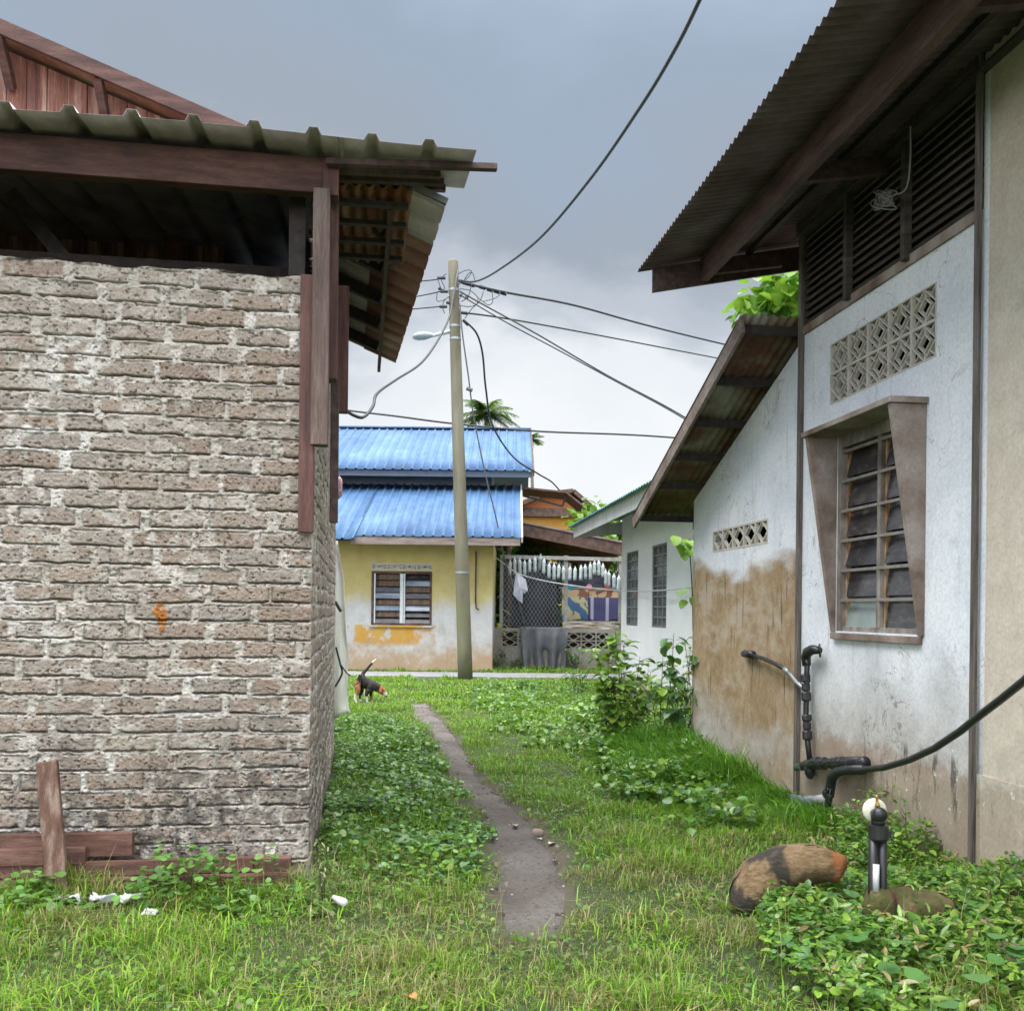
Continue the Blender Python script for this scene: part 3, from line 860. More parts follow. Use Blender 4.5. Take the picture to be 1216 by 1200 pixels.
# ------------------------------------------------------------------ the plastered house on the right
ph = thing('plastered_house', 'stained white plastered house with lean-to, hooded louvre window and deep corrugated eaves', 'house', tuple(JR))
zL = (FR.pix(960, 384)[1] + FR.pix(1163, 257)[1]) / 2         # underside of the louvred band
zTop = FR.pix(955, 268)[1]                                   # wall plate
sA, zA1 = FR.pix(987, 406); sB, _ = FR.pix(1113, 338); _, zA0 = FR.pix(985, 478); _, zB0 = FR.pix(1112, 427); zB1 = FR.pix(1113, 338)[1]
V0, V1 = (sB, sA); VZ1 = (zA1 + zB1) / 2; VZ0 = (zA0 + zB0) / 2
W0 = FR.pix(1094, 640)[0]; W1 = FR.pix(994, 640)[0]; WZ0 = (FR.pix(993, 750)[1] + FR.pix(1090, 752)[1]) / 2; WZ1 = FR.pix(1045, 500)[1]
mb = MB()
wall_holes(mb, FR, S_POST2, 0, -.15, zL, [(V0, V1, VZ0, VZ1), (W0, W1, WZ0, WZ1)])
mb.build('plaster_wall', M_PLASTER, ph)
mb = MB(); wall_holes(mb, FR, -6.0, S_POST2, -.15, zTop + .45, [], d=.012); mb.build('cream_wall', M_PLASTER, ph)
mb = MB(); wall_holes(mb, FR, -6.0, S_POST2 + .001, -.15, .62, [], th=.03, d=.03); mb.build('plinth', M_PLASTER, ph)
# louvred timber band under the eaves, with studs
mb = MB()
nl = 14
for k in range(nl):
    z_ = zL + .03 + (zTop - zL) * k / nl - .012
    mb.bar(FR.pt(S_POST2 - 0.0, -.02, z_ + .04), FR.pt(-.02, -.02, z_ + .04), .014, .075, up=(FR.n * -.75 + Vector((0, 0, .75))))
mb.build('louvred_band', M_LOUVRE, ph)
mb = MB(); wall_holes(mb, FR, S_POST2, 0, zL, zTop + .3, [], th=.04, d=-.10); mb.build('band_backing', M_DKBOARD, ph)
for px, py in ((1012, 300), (1082, 235)):
    s_ = FR.pix(px, py)[0]
    MB().box(FR, s_ - .025, s_ + .025, .006, .06, zL - .02, zTop).build('stud', M_LOUVRE, ph, bevel=.003)
MB().box(FR, S_POST2, .0, .0, .07, zTop - .07, zTop + .05).build('wall_plate', M_LOUVRE, ph)
mb = MB(); mb.box(FR, S_POST2 + .03, -.03, .003, .02, zL - .05, zL + .015); mb.build('mortar_ledge', M_CONC, ph)
MB().box(FR, -.028, .028, .002, .035, -.1, zTop + .05).build('cover_strip', M_COVER, ph, bevel=.004)
MB().box(FR, S_POST2 - .022, S_POST2 + .022, .032, .055, -.1, zTop + .42).build('cover_strip', M_COVER, ph, bevel=.004)
# vent
mb = MB(); lattice(mb, FR, V0, V1, VZ0, VZ1, .004, 5, 2, .03, .0095); mb.build('vent_lattice', M_LATT, ph)
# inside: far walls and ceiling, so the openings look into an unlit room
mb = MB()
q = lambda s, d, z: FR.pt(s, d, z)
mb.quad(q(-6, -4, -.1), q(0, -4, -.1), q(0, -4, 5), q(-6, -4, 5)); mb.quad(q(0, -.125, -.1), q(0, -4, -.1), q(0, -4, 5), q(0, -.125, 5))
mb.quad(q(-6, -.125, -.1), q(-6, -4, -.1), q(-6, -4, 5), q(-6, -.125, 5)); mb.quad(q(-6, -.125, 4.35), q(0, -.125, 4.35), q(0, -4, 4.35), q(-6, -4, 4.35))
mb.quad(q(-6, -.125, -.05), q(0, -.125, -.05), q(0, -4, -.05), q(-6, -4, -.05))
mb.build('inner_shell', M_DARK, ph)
# window with hood
win = MB()
fw = .05
win.box(FR, W0, W0 + fw, -.10, -.001, WZ0, WZ1); win.box(FR, W1 - fw, W1, -.10, -.001, WZ0, WZ1)
win.box(FR, W0 + fw, W1 - fw, -.10, -.003, WZ1 - .09, WZ1); win.box(FR, W0 + fw, W1 - fw, -.10, -.019, WZ0, WZ0 + .035)
sm = FR.pix(1041, 640)[0]
win.box(FR, sm - .022, sm + .022, -.105, -.012, WZ0 + .03, WZ1 - .08)
window = win.build('window', M_LOUVFRAME, ph, bevel=.003)
BASE[window.name] = BASE[ph.name]
for (a, b) in ((W0 + fw, sm - .022), (sm + .022, W1 - fw)):
    zlo, zhi = WZ0 + .035, WZ1 - .09
    MB().box(FR, b - .022, b - .004, -.085, -.045, zlo, zhi).build('louvre_channel', M_ORANGE, window)
    n_ = 6
    for k in range(n_):
        zc = zlo + (zhi - zlo) * (k + .5) / n_
        hh = (zhi - zlo) / n_ * .50
        tl = .020 + random.uniform(-.008, .014)
        MB().box8([FR.pt(a + .004, -.06 + tl, zc - hh), FR.pt(b - .03, -.06 + tl, zc - hh), FR.pt(b - .03, -.056 + tl, zc - hh), FR.pt(a + .004, -.056 + tl, zc - hh),
                   FR.pt(a + .004, -.06 - tl, zc + hh), FR.pt(b - .03, -.06 - tl, zc + hh), FR.pt(b - .03, -.056 - tl, zc + hh), FR.pt(a + .004, -.056 - tl, zc + hh)]
                  ).build('louvre_pane', M_GLASS2 if (k == 0 and a > sm - .01) else M_GLASS, window)
        MB().box(FR, a - .012, b + .012, -.028, -.006, zc + hh * .62, zc + hh * .62 + .022).build('louvre_slat', M_SLAT, window, bevel=.003)
dh = FR.pix_s(957, 523, W1 + .03)[0]
dh = max(.22, min(.5, dh))
HT = FR.pix(1100, 480)[1]
for s_, sg in ((W1 + .005, 1), (W0 - .005, -1)):
    t0, t1 = (s_, s_ + .045) if sg > 0 else (s_ - .045, s_)
    mb = MB()
    mb.add([FR.pt(t0, .001, WZ0 - .01), FR.pt(t0, .022, WZ0 - .01), FR.pt(t0, dh, HT), FR.pt(t0, .001, HT),
            FR.pt(t1, .001, WZ0 - .01), FR.pt(t1, .022, WZ0 - .01), FR.pt(t1, dh, HT), FR.pt(t1, .001, HT)],
           [(0, 1, 2, 3), (7, 6, 5, 4), (0, 4, 5, 1), (1, 5, 6, 2), (2, 6, 7, 3), (3, 7, 4, 0)])
    mb.build('hood_fin', M_CONC, ph, bevel=.004)
mb = MB().box(FR, W0 - .075, W1 + .075, .001, dh + .02, HT + .001, HT + .04)
mb.build('hood_slab', M_CONC, ph, bevel=.004)
MB().box(FR, W0 - .03, W1 + .03, .002, .035, WZ0 - .06, WZ0 - .012).build('window_sill', M_CONC, ph, bevel=.004)
# deep eaves of corrugated sheet
dE, zE_ = FR.pix_s(757, 322, .60)
S_FAR = .60
tanR = .20
def f_eave(u, v): return FR.pt(u, v, zE_ + (dE - v) * tanR + .011 * math.sin(u * 2 * math.pi / .076))
uu = np.arange(-6.2, S_FAR + .001, .0127)
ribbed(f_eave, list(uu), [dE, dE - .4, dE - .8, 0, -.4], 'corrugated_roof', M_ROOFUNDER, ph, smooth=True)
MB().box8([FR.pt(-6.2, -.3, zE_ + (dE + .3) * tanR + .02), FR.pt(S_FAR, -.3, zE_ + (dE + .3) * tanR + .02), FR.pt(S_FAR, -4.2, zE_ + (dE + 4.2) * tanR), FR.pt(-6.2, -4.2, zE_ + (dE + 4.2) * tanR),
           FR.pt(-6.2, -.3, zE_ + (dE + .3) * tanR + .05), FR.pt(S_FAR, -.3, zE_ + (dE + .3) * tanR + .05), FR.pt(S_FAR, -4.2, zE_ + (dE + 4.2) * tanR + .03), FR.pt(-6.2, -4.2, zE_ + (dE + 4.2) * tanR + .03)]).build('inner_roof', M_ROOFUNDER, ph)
dBm, zBm = FR.pix_s(838, 312, .42)
zs = lambda d: zE_ + (dE - d) * tanR - .015
MB().bar(FR.pt(-6.1, dBm, zs(dBm) - .10), FR.pt(.46, dBm, zs(dBm) - .10), .07, .20).build('eave_beam', M_BEAM, ph, bevel=.006)
for s_, dd in ((.40, 0), (-1.35, 0), (-3.2, 0)):
    MB().bar(FR.pt(s_, .03, zs(.03) - .13), FR.pt(s_, dBm - .035, zs(dBm) - .10), .06, .12).build('rafter', M_WOOD_Y, ph, bevel=.004)
mb = MB()
zb = lambda d: zs(d) - .02
mb.box8([FR.pt(.47, dE - .10, zb(dE - .1) - .20), FR.pt(.47, -.3, zb(-.3) - .20), FR.pt(.50, -.3, zb(-.3) - .20), FR.pt(.50, dE - .10, zb(dE - .1) - .20),
         FR.pt(.47, dE - .10, zb(dE - .1)), FR.pt(.47, -.3, zb(-.3)), FR.pt(.50, -.3, zb(-.3)), FR.pt(.50, dE - .10, zb(dE - .1))])
mb.build('far_barge_board', M_WOOD_Y, ph, bevel=.003)
for dd in (.30,):
    MB().bar(FR.pt(-6.1, dd, zs(dd) - .02), FR.pt(.46, dd, zs(dd) - .02), .04, .035).build('purlin', M_WOOD_DK, ph)
# soffit boards close the eaves behind the beam
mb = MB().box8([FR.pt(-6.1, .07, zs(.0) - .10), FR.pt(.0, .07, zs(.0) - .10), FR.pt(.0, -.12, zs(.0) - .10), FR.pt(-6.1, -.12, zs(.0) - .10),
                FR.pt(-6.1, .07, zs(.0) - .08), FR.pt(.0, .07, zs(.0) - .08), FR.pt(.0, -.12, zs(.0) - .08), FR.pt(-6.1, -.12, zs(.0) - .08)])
mb.build('soffit_board', M_DKBOARD, ph)
mb = MB(); wall_holes(mb, FR, S_POST2, .0, zTop, zs(0) - .02, [], th=.03, d=-.01); mb.build('frieze_board', M_DKBOARD, ph)

MB().box(FR, -.03, -.002, -.125, -.001, zL - .02, zTop + .2).build('band_end_board', M_LOUVRE, ph)
# lean-to at the far end
sF = FR.pix(823, 700)[0]
sl0, zl0 = FR.pix(950, 408); sl1, zl1 = FR.pix(826, 592)
lt_z = lambda s: zl0 + (s - sl0) * (zl1 - zl0) / (sl1 - sl0)
vs0, vz1a = FR.pix(847, 640)[0], FR.pix(847, 630)[1]
vs1 = FR.pix(912, 640)[0]
LV0, LV1 = vs1, vs0
LZ1 = (FR.pix(845, 633)[1] + FR.pix(913, 613)[1]) / 2; LZ0 = (FR.pix(845, 658)[1] + FR.pix(913, 642)[1]) / 2
zmin = lt_z(sF)
mb = MB(); wall_holes(mb, FR, .03, sF, -.15, zmin, [(LV0, LV1, LZ0, LZ1)])
mb.build('lean_to_wall', M_PLASTER, ph)
mb = MB()
mb.add([FR.pt(.03, 0, zmin), FR.pt(sF, 0, zmin), FR.pt(.03, 0, lt_z(.03)), FR.pt(.03, -.12, zmin), FR.pt(sF, -.12, zmin), FR.pt(.03, -.12, lt_z(.03))], [(0, 1, 2), (5, 4, 3), (0, 2, 5, 3), (1, 4, 5, 2)])
mb.build('lean_to_gable', M_PLASTER, ph)
mb = MB(); lattice(mb, FR, LV0, LV1, LZ0, LZ1, .004, 5, 1, .03, .016, True); mb.build('lean_to_vent', M_LATT, ph)
mb = MB()
mb.quad(q(sF, -.0, -.1), q(sF, -3.2, -.1), q(sF, -3.2, zmin), q(sF, 0, zmin)); mb.quad(q(.03, -3.2, -.1), q(sF, -3.2, -.1), q(sF, -3.2, zmin), q(.03, -3.2, lt_z(.03)))
mb.quad(q(.1, -.3, -.05), q(sF, -.3, -.05), q(sF, -3.2, -.05), q(.1, -3.2, -.05))
mb.build('lean_to_back', M_DARK, ph)
sv0 = .02
dV, zV0 = FR.pix_s(858, 372, sv0)
dvB = .52
sf_, zf_ = FR.pix(751, 612, dvB)
slopeL = (zf_ - zV0) / (sf_ - sv0)
lr = lambda s: zV0 + (s - sv0) * slopeL
def f_lt(u, v): return FR.pt(v, u, lr(v) + .010 * math.sin(u * 2 * math.pi / .076))
ul = list(np.arange(-3.3, dvB + .01, .0127))
ribbed(f_lt, ul, [sv0, .8, 1.6, 2.4, sf_], 'lean_to_roof', M_RUST_GREY, ph, smooth=True)
MB().bar(FR.pt(sv0, dvB - .02, lr(sv0) - .085), FR.pt(sf_, dvB - .02, lr(sf_) - .085), .03, .135).build('lean_to_barge_board', M_BARGE, ph, bevel=.004)
for s_ in (.12, .80, 1.45, 2.05, 2.62, sf_ - .06):
    MB().bar(FR.pt(s_, -.10 if s_ < sF else -3.2, lr(s_) - .055), FR.pt(s_, dvB - .04, lr(s_) - .055), .05, .07).build('lean_to_purlin', M_WOOD_DK, ph)
MB().bar(FR.pt(sF + .02, -3.2, lr(sf_) - .10), FR.pt(sF + .02, -.0, lr(sf_) - .10), .03, .2).build('lean_to_rear_board', M_WOOD_DK, ph)

# ------------------------------------------------------------------ pipes on the wall
M_BLACK = mat_noise('black_polythene_pipe', [(.012, .012, .014), (.022, .022, .025)], 12, rough=.38, bump=.08, fine=.2, world=True)
M_GREYPIPE = mat_noise('grey_pvc_pipe', [(.26, .26, .27), (.36, .36, .37)], 8, rough=.45, bump=.08, world=True)
M_BLUEGREY = mat_noise('blue_grey_pvc_socket', [(.13, .145, .19), (.17, .19, .24)], 8, rough=.45, bump=.05, world=True)
M_BRASS = mat_plain('tarnished_brass', (.42, .29, .10), .4, .9)
def W(px, py, d): 
    s, z = FR.pix(px, py, d); return FR.pt(s, d, z)
wp = thing('water_pipe', 'black water pipe assembly with elbows and couplings fixed to the plastered wall', 'pipe', tuple(FR.pt(FR.pix(1000, 990)[0], .12, 0)))
d_ = .07
riser = [W(959, 778, d_), W(958, 800, d_), W(957, 850, d_), W(959, 880, d_), W(962, 905, d_)]
R0 = MB().tube(riser, .022, 10).build('riser', M_BLACK, wp, smooth=True)
for y0, y1 in ((800, 810), (811, 820), (821, 832), (848, 856), (857, 866), (867, 878)):
    f_ = lambda y: 958 + (y - 850) * .03
    big = y0 in (800, 821, 848, 867)
    MB().tube([W(f_(y0), y0, d_), W(f_(y0), y0 + 1.5, d_), W(f_(y1), y1 - 1.5, d_), W(f_(y1), y1, d_)], [.03, .038 if big else .032, .038 if big else .032, .03], 10).build('coupling', M_BLACK, wp)
mb = MB().tube([W(958, 790, d_), W(957, 780, d_), W(959, 774, d_ + .01), W(965, 771, d_ + .01), W(973, 772, d_)], [.034, .038, .04, .038, .028], 10)
mb.tube([W(973, 764, d_ + .01), W(974, 780, d_)], .008, 6); mb.build('elbow', M_BLACK, wp, smooth=True)
mb = MB().tube([W(948, 910, d_), W(960, 908, d_), W(975, 906, d_), W(990, 906, d_), W(1006, 905, d_), W(1028, 904, d_)], [.03, .045, .043, .030, .042, .036], 10)
mb.tube([W(962, 904, d_), W(962, 918, d_), W(962, 924, d_)], [.045, .042, .02], 10); mb.build('lower_run', M_BLACK, wp, smooth=True)
for xa, xb, rr in ((966, 973, .050), (975, 981, .046), (986, 990, .040), (992, 1002, .049), (1008, 1012, .047), (1022, 1028, .046)):
    MB().tube([W(xa, 906.5, d_), W(xa + 1, 906.4, d_), W(xb - 1, 905.6, d_), W(xb, 905.5, d_)], [rr * .86, rr, rr, rr * .86], 10).build('coupling', M_BLACK, wp)
MB().tube([W(984, 937, d_ + .05), W(984, 939, d_ + .05), W(983.4, 944, d_ + .05), W(983, 946, d_ + .05)], [.036, .044, .044, .034], 10).build('coupling', M_BLACK, wp)
MB().tube([W(946, 911, d_ + .02), W(952, 909.5, d_ + .02)], [.030, .034], 10).build('green_cap', mat_plain('dull_green_plastic', (.05, .09, .05), .5), wp)
mb = MB().tube([W(1026, 913, d_ + .05), W(1006, 914, d_ + .05), W(995, 916, d_ + .05), W(988, 922, d_ + .05), W(986, 934, d_ + .05), W(985, 940, d_ + .05)], [.032, .034, .035, .036, .036, .036], 10)
mb.tube([W(986, 934, d_ + .05), W(984, 950, d_ + .05), W(980, 975, d_ + .05), W(974, 1003, d_ + .05)], [.036, .026, .024, .024], 10); mb.build('downpipe', M_BLACK, wp, smooth=True)
mb = MB().tube([W(884, 776, .03), W(894, 777, .05)], [.035, .035], 10)
mb.tube([W(890, 777, .05), W(905, 781, .06), W(921, 788, .07), W(935, 796, .07)], .018, 8); mb.build('branch_pipe', M_BLACK, wp, smooth=True)
mb = MB().tube([W(934, 796, .07), W(940, 802, .07), W(946, 810, .07), W(953, 816, .07)], .017, 8).tube([W(932, 794, .07), W(936, 798, .07)], .024, 8)
mb.build('metal_joint', M_METAL, wp, smooth=True)
hose = MB().tube([W(1000, 912, .12), W(1020, 914, .13), W(1050, 911, .15), W(1080, 902, .17), W(1110, 888, .19), W(1140, 868, .20), W(1165, 848, .21), W(1190, 829, .22), W(1216, 808, .24), W(1245, 783, .26), W(1290, 750, .3)], .021, 10)
tag(hose.build('water_hose', M_BLACK, None, tuple(W(1000, 912, .12)), smooth=True), 'thick black hose curving up across the plastered wall to the right edge', 'hose')
dp = thing('drain_pipe', 'pale grey waste pipe lying along the foot of the plastered wall above the long grass', 'pipe', tuple(W(905, 940, .08)))
MB().tube([W(858, 932, .05), W(880, 934, .06), W(900, 938, .07), W(925, 945, .08), W(950, 950, .09)], .036, 12).build('pipe_run', M_GREYPIPE, dp, smooth=True)
MB().tube([W(940, 948, .09), W(955, 951, .09), W(968, 950, .09)], .041, 12).build('socket', M_BLUEGREY, dp, smooth=True)
MB().tube([W(966, 950, .09), W(981, 948, .09)], .036, 12).build('pipe_stub', M_GREYPIPE, dp, smooth=True)

# ------------------------------------------------------------------ standpipe with tap
g0 = G(1043, 1112); YS = g0.y
st = thing('standpipe', 'black standpipe with brass tap spindle and round cream disc, in front of the plastered wall', 'tap', tuple(g0))
Q = lambda px, py, dy=0.0: P(px, py, YS + dy)
pm = .0039
M_CREAM = mat_noise('weathered_cream_disc', [(.40, .36, .24), (.62, .60, .48), (.68, .67, .60)], 9, rough=.5, bump=.1, world=True)
M_WHITEP = mat_plain('white_plastic_sleeve', (.62, .63, .65), .4)
MB().tube([Q(1035.5, 1115), Q(1036, 1060), Q(1037, 984)], .021, 12).build('left_pipe', M_BLACK, st, smooth=True)
MB().tube([Q(1049, 1115), Q(1048, 1060), Q(1048, 984)], .021, 12).build('right_pipe', M_BLACK, st, smooth=True)
MB().tube([Q(1043, 996), Q(1043, 994), Q(1043, 982), Q(1043, 979), Q(1043, 978)], [.043, .046, .046, .046, .03], 14).build('collar', M_BLACK, st)
MB().box(Frame(Q(1043, 990), (1, 0, 0), (0, -1, 0)), .02, .052, .0, .03, Q(1043, 993).z, Q(1043, 984).z).build('clamp', M_BLACK, st, bevel=.003)
c_ = Q(1042, 966)
MB().tube([Q(1043, 979), Q(1043, 974), c_, c_ + Vector((0, -.03, .004)), c_ + Vector((0, -.05, .004))], [.030, .032, .033, .034, .028], 14).build('elbow', M_BLACK, st, smooth=True)
MB().lathe([(0, .03), (.004, .05), (.012, .056), (.022, .056), (.030, .05), (.034, .02)], Q(1041, 963) + Vector((0, .045, 0)), (0, -1, 0), 28).build('round_disc', M_CREAM, st, smooth=True)
MB().tube([Q(1042, 958), Q(1042, 955), Q(1041.5, 952), Q(1041.5, 949), Q(1041, 946), Q(1041, 943.5)], [.011, .011, .006, .006, .008, .007], 10).build('spindle', M_BRASS, st, smooth=True)
MB().tube([Q(1040, 1058, -.03), Q(1040.5, 1026, -.03)], .015, 10).build('white_sleeve', M_WHITEP, st, smooth=True)
M_MOSS = mat_noise('mossy_rust_brown_concrete', [(.040, .020, .012), (.10, .050, .026), (.055, .075, .015), (.15, .085, .045), (.08, .11, .02)], 6, rough=.95, bump=.7, bscale=30, bdist=.02, world=True)
def lump(name, c, r, mat, seed, parent=None, n=28, amp=.22, rot=0.0, freq=2.2):
    th = np.linspace(0, np.pi, n); ph_ = np.linspace(0, 2 * np.pi, 2 * n)
    T, Pp = np.meshgrid(th, ph_, indexing='ij')
    x, y, z = np.sin(T) * np.cos(Pp), np.sin(T) * np.sin(Pp), np.cos(T)
    k = 1 + amp * ((fbm(x * freq + 5 + z, y * freq + 9 - z * .7, seed, 4) - .5) * 2)
    # squarish
    m = (np.abs(x) ** 3.2 + np.abs(y) ** 3.2 + np.abs(z) ** 3.2) ** (-1 / 3.2)
    x, y, z = x * k * m * r[0], y * k * m * r[1], z * k * m * r[2]
    X = c[0] + x * math.cos(rot) - y * math.sin(rot); Yy = c[1] + x * math.sin(rot) + y * math.cos(rot)
    return grid_mesh(name, X, Yy, c[2] + z, mat, parent, base=(c[0], c[1], c[2] - r[2]))
lump('concrete_footing', Q(1045, 1085, .0), (.068, .07, .125), M_MOSS, 5, st, amp=.16)
g1 = G(1095, 1112)
tag(lump('mossy_stone', (g1.x, g1.y + .06, .09), (.155, .11, .10), M_MOSS, 9, amp=.42, freq=3.4), 'low mossy brown stone beside the standpipe footing in creeping leaves', 'stone')
g2 = G(1212, 1160)
M_STONE = mat_noise('dull_pinkish_stone', [(.17, .12, .10), (.27, .21, .18)], 6, rough=.9, bump=.5, world=True)
tag(lump('flat_stone', (g2.x + .02, g2.y + .05, .05), (.09, .07, .065), M_STONE, 12), 'pinkish flat stone in the creeping leaves at the right edge', 'stone')
# ------------------------------------------------------------------ curved weathered log
def m_log():
    t = NT('peeling_orange_bark')
    p = t.pos(); n = t.noise(p, 7.5, 5, .6); f = t.noise(t.mapv(p, (.35, 1, 1), (0, 0, .1)), 38, 7, .75)
    c = t.ramp(f, [(.3, (.10, .06, .025)), (.5, (.22, .14, .065)), (.72, (.33, .26, .16))])
    c = t.mix(t.attr('rusty'), c, t.mix(f, (.20, .055, .012), (.36, .14, .04)))
    c = t.mix(t.attr('burnt'), c, t.ramp(f, [(.3, (.012, .011, .010)), (.7, (.06, .045, .03))]))
    t.set(Base_Color=c, Roughness=.75); t.bump(t.math('ADD', f, t.math('MULTIPLY', n, -1.2)), 1.0, .03)
    return t.m
M_LOG = m_log()
YLg = G(915, 1085).y
lp = [(878, 1082, .16), (886, 1064, .115), (903, 1044, .122), (925, 1031, .115), (950, 1026, .105), (975, 1026, .098), (994, 1029, .088), (1000, 1031, .05)]
pts = [P(a, b, YLg + .16 * i / 7) for i, (a, b, r) in enumerate(lp)]
radl = [.055, .095, .112, .110, .100, .090, .078, .045]
n_ = 30; ss_ = np.linspace(0, 7, 46)
cx_ = np.array([np.interp(ss_, range(8), [p[k] for p in pts]) for k in range(3)]).T
rr_ = np.interp(ss_, range(8), radl)
tg = np.gradient(cx_, axis=0); tg /= np.linalg.norm(tg, axis=1)[:, None]
side = np.array([0, 1.0, 0.0]); upv = np.cross(tg, side); upv /= np.linalg.norm(upv, axis=1)[:, None]
an = np.linspace(0, 2 * np.pi, n_)
S_, A_ = np.meshgrid(ss_, an, indexing='ij')
k_ = 1 + (fbm(S_ * 1.3, np.sin(A_) * 1.5 + 5, 33, 4) - .5) * .46 + (fbm(S_ * 1.5, A_ * 3.5 + 9, 34, 4) - .5) * .20
pos_ = cx_[:, None] + (rr_[:, None] * k_)[..., None] * (np.cos(A_)[..., None] * upv[:, None] + np.sin(A_)[..., None] * side[None, None] * 1.1)
pos_[0] = pos_[0].mean(0); pos_[-1] = pos_[-1].mean(0)
lg = grid_mesh('curved_log', pos_[..., 0], pos_[..., 1], pos_[..., 2], M_LOG, None, base=(pts[3].x, pts[3].y, 0),
               attrs={'burnt': sstep(.42, .56, np.exp(-(S_ / 1.25) ** 4) * .95 + .75 * np.exp(-((S_ - 2.7) / .75) ** 2 - (np.cos(A_ - 5.3) - 1) ** 2 * .6) + .35 * np.exp(-((S_ - 5.4) / .25) ** 2) + (fbm(S_ * 2.2, np.sin(A_) * 3 + 3, 55, 4) - .5) * 1.15),
                      'rusty': sstep(5.1, 5.7, S_ + (fbm(S_ * 2, np.cos(A_) * 3, 57, 3) - .5) * 1.5)})
tag(lg, 'short arched log of peeling orange and black bark half sunk in creeping leaves', 'log')
# ------------------------------------------------------------------ yellow house with blue roofs
def m_yellow():
    t = NT('peeling_yellow_render')
    p = t.pos(); z = t.sep(p)['Z']
    n = t.noise(p, 1.1, 5, .6); n2 = t.noise(p, 4, 6, .7); st = t.noise(t.mapv(p, (3, 3, .4)), 1.5, 4)
    yel = t.ramp(n2, [(.3, (.46, .36, .125)), (.7, (.56, .46, .20))])
    gry = t.ramp(n2, [(.3, (.42, .405, .40)), (.7, (.56, .55, .54))])
    zz = t.math('ADD', z, t.math('MULTIPLY', t.math('SUBTRACT', n, .5), 1.3))
    c = t.mix(t.math('SUBTRACT', 1.0, t.step(zz, 1.45, 2.0)), yel, gry)
    och = t.ramp(n2, [(.35, (.50, .24, .025)), (.65, (.52, .33, .09))])
    band = t.math('MULTIPLY', t.math('MULTIPLY', t.step(z, .55, .72), t.math('SUBTRACT', 1.0, t.step(z, 1.10, 1.14))), t.step(t.math('ADD', n, t.math('MULTIPLY', n2, .5)), .63, .70))
    left = t.math('SUBTRACT', 1.0, t.step(t.math('ADD', t.sep(p)['X'], t.math('MULTIPLY', t.math('SUBTRACT', n2, .5), 2.5)), -2.4, -1.9))
    c = t.mix(t.math('MULTIPLY', band, left), c, och)
    lo = t.math('SUBTRACT', 1.0, t.step(t.math('ADD', z, t.math('MULTIPLY', t.math('SUBTRACT', n2, .5), 1.5)), .15, .85))
    c = t.mix(t.math('MULTIPLY', lo, .75), c, (.40, .24, .10))
    c = t.mix(t.math('MULTIPLY', t.step(st, .58, .72), .3), c, (.26, .22, .15))
    t.set(Base_Color=c, Roughness=.85); t.bump(n2, .2, .02)
    return t.m
M_YEL = m_yellow()
M_BLUE = mat_noise('blue_painted_metal_roof', [(.048, .112, .235), (.07, .155, .305), (.105, .205, .355)], .9, (1, .4, 1), rough=.55, metal=.0, bump=.05, world=True, fine=.45, bscale=5, spec=.3)
M_GREYBLUE = mat_noise('grey_blue_boarding', [(.07, .085, .12), (.11, .13, .17)], 2, (1, 1, 6), rough=.8, world=True)  # plain grey-blue tone for fascia, soffit and upper walls
M_PINKISH = wood('faded_fascia_timber', [(.20, .14, .12), (.33, .25, .22), (.40, .33, .30)], (.8, 4, 6))
M_BROWNWOOD = wood('brown_timber', [(.06, .032, .022), (.13, .07, .05), (.19, .12, .09)], (3, 3, 3))
M_WHITE = mat_plain('off_white_paint', (.70, .71, .72), .6)
M_CURTAIN = mat_noise('brown_curtain_cloth', [(.03, .022, .022), (.09, .06, .05), (.20, .12, .07), (.06, .045, .045)], 3.0, (4.5, 1, .15), rough=.9, world=True)
M_PALEGLASS = mat_noise('louvre_glass_painted_reflection', [(.11, .14, .20), (.26, .29, .36), (.42, .45, .52)], 1.3, (1, 1, 5), rough=.12, bump=0, fine=0, world=True)  # pale bands paint the sky's reflection into the pane colour
yh = thing('yellow_house', 'peeling yellow house with two tiers of blue metal roof across the road', 'house', tuple(FB.pt(1.5, 0, 0)))
bx = lambda px, Y: (px - CX) / F * Y
def bz(px, py, Y): return P(px, py, Y).z
ZWT = bz(500, 637, YB - .9) + .9 * .42 - .07
s_l = 7.5
wz0, wz1 = bz(477, 742, YB), bz(477, 678, YB)
ws0, ws1 = FB.pix(513, 700)[0], FB.pix(441, 700)[0]
vz1_ = bz(477, 668.5, YB)
mb = MB(); wall_holes(mb, FB, 0, s_l, -.1, ZWT, [(ws0, ws1, wz0, wz1), (ws0, ws1, wz1 + .03, vz1_)]); mb.build('front_wall', M_YEL, yh)
mb = MB()
for a, b in (((0, -.125), (0, -7)), ((0, -7), (s_l, -7)), ((s_l, -7), (s_l, -.125))):
    mb.quad(FB.pt(a[0], a[1], -.1), FB.pt(b[0], b[1], -.1), FB.pt(b[0], b[1], 3.24), FB.pt(a[0], a[1], 3.24))
mb.quad(FB.pt(0, -.125, 3.25), FB.pt(s_l, -.125, 3.25), FB.pt(s_l, -7, 3.25), FB.pt(0, -7, 3.25))
mb.build('other_walls', M_YEL, yh)
mb = MB(); lattice(mb, FB, ws0, ws1, wz1 + .03, vz1_, -.002, 4, 1, .05, .028); mb.build('vent_strip', M_LATT, yh)
win2 = MB()
fw2 = .055
win2.box(FB, ws0, ws0 + fw2, -.10, .01, wz0, wz1); win2.box(FB, ws1 - fw2, ws1, -.10, .01, wz0, wz1)
win2.box(FB, ws0 + fw2, ws1 - fw2, -.1, .008, wz1 - .06, wz1); win2.box(FB, ws0 + fw2, ws1 - fw2, -.1, .008, wz0, wz0 + .05)
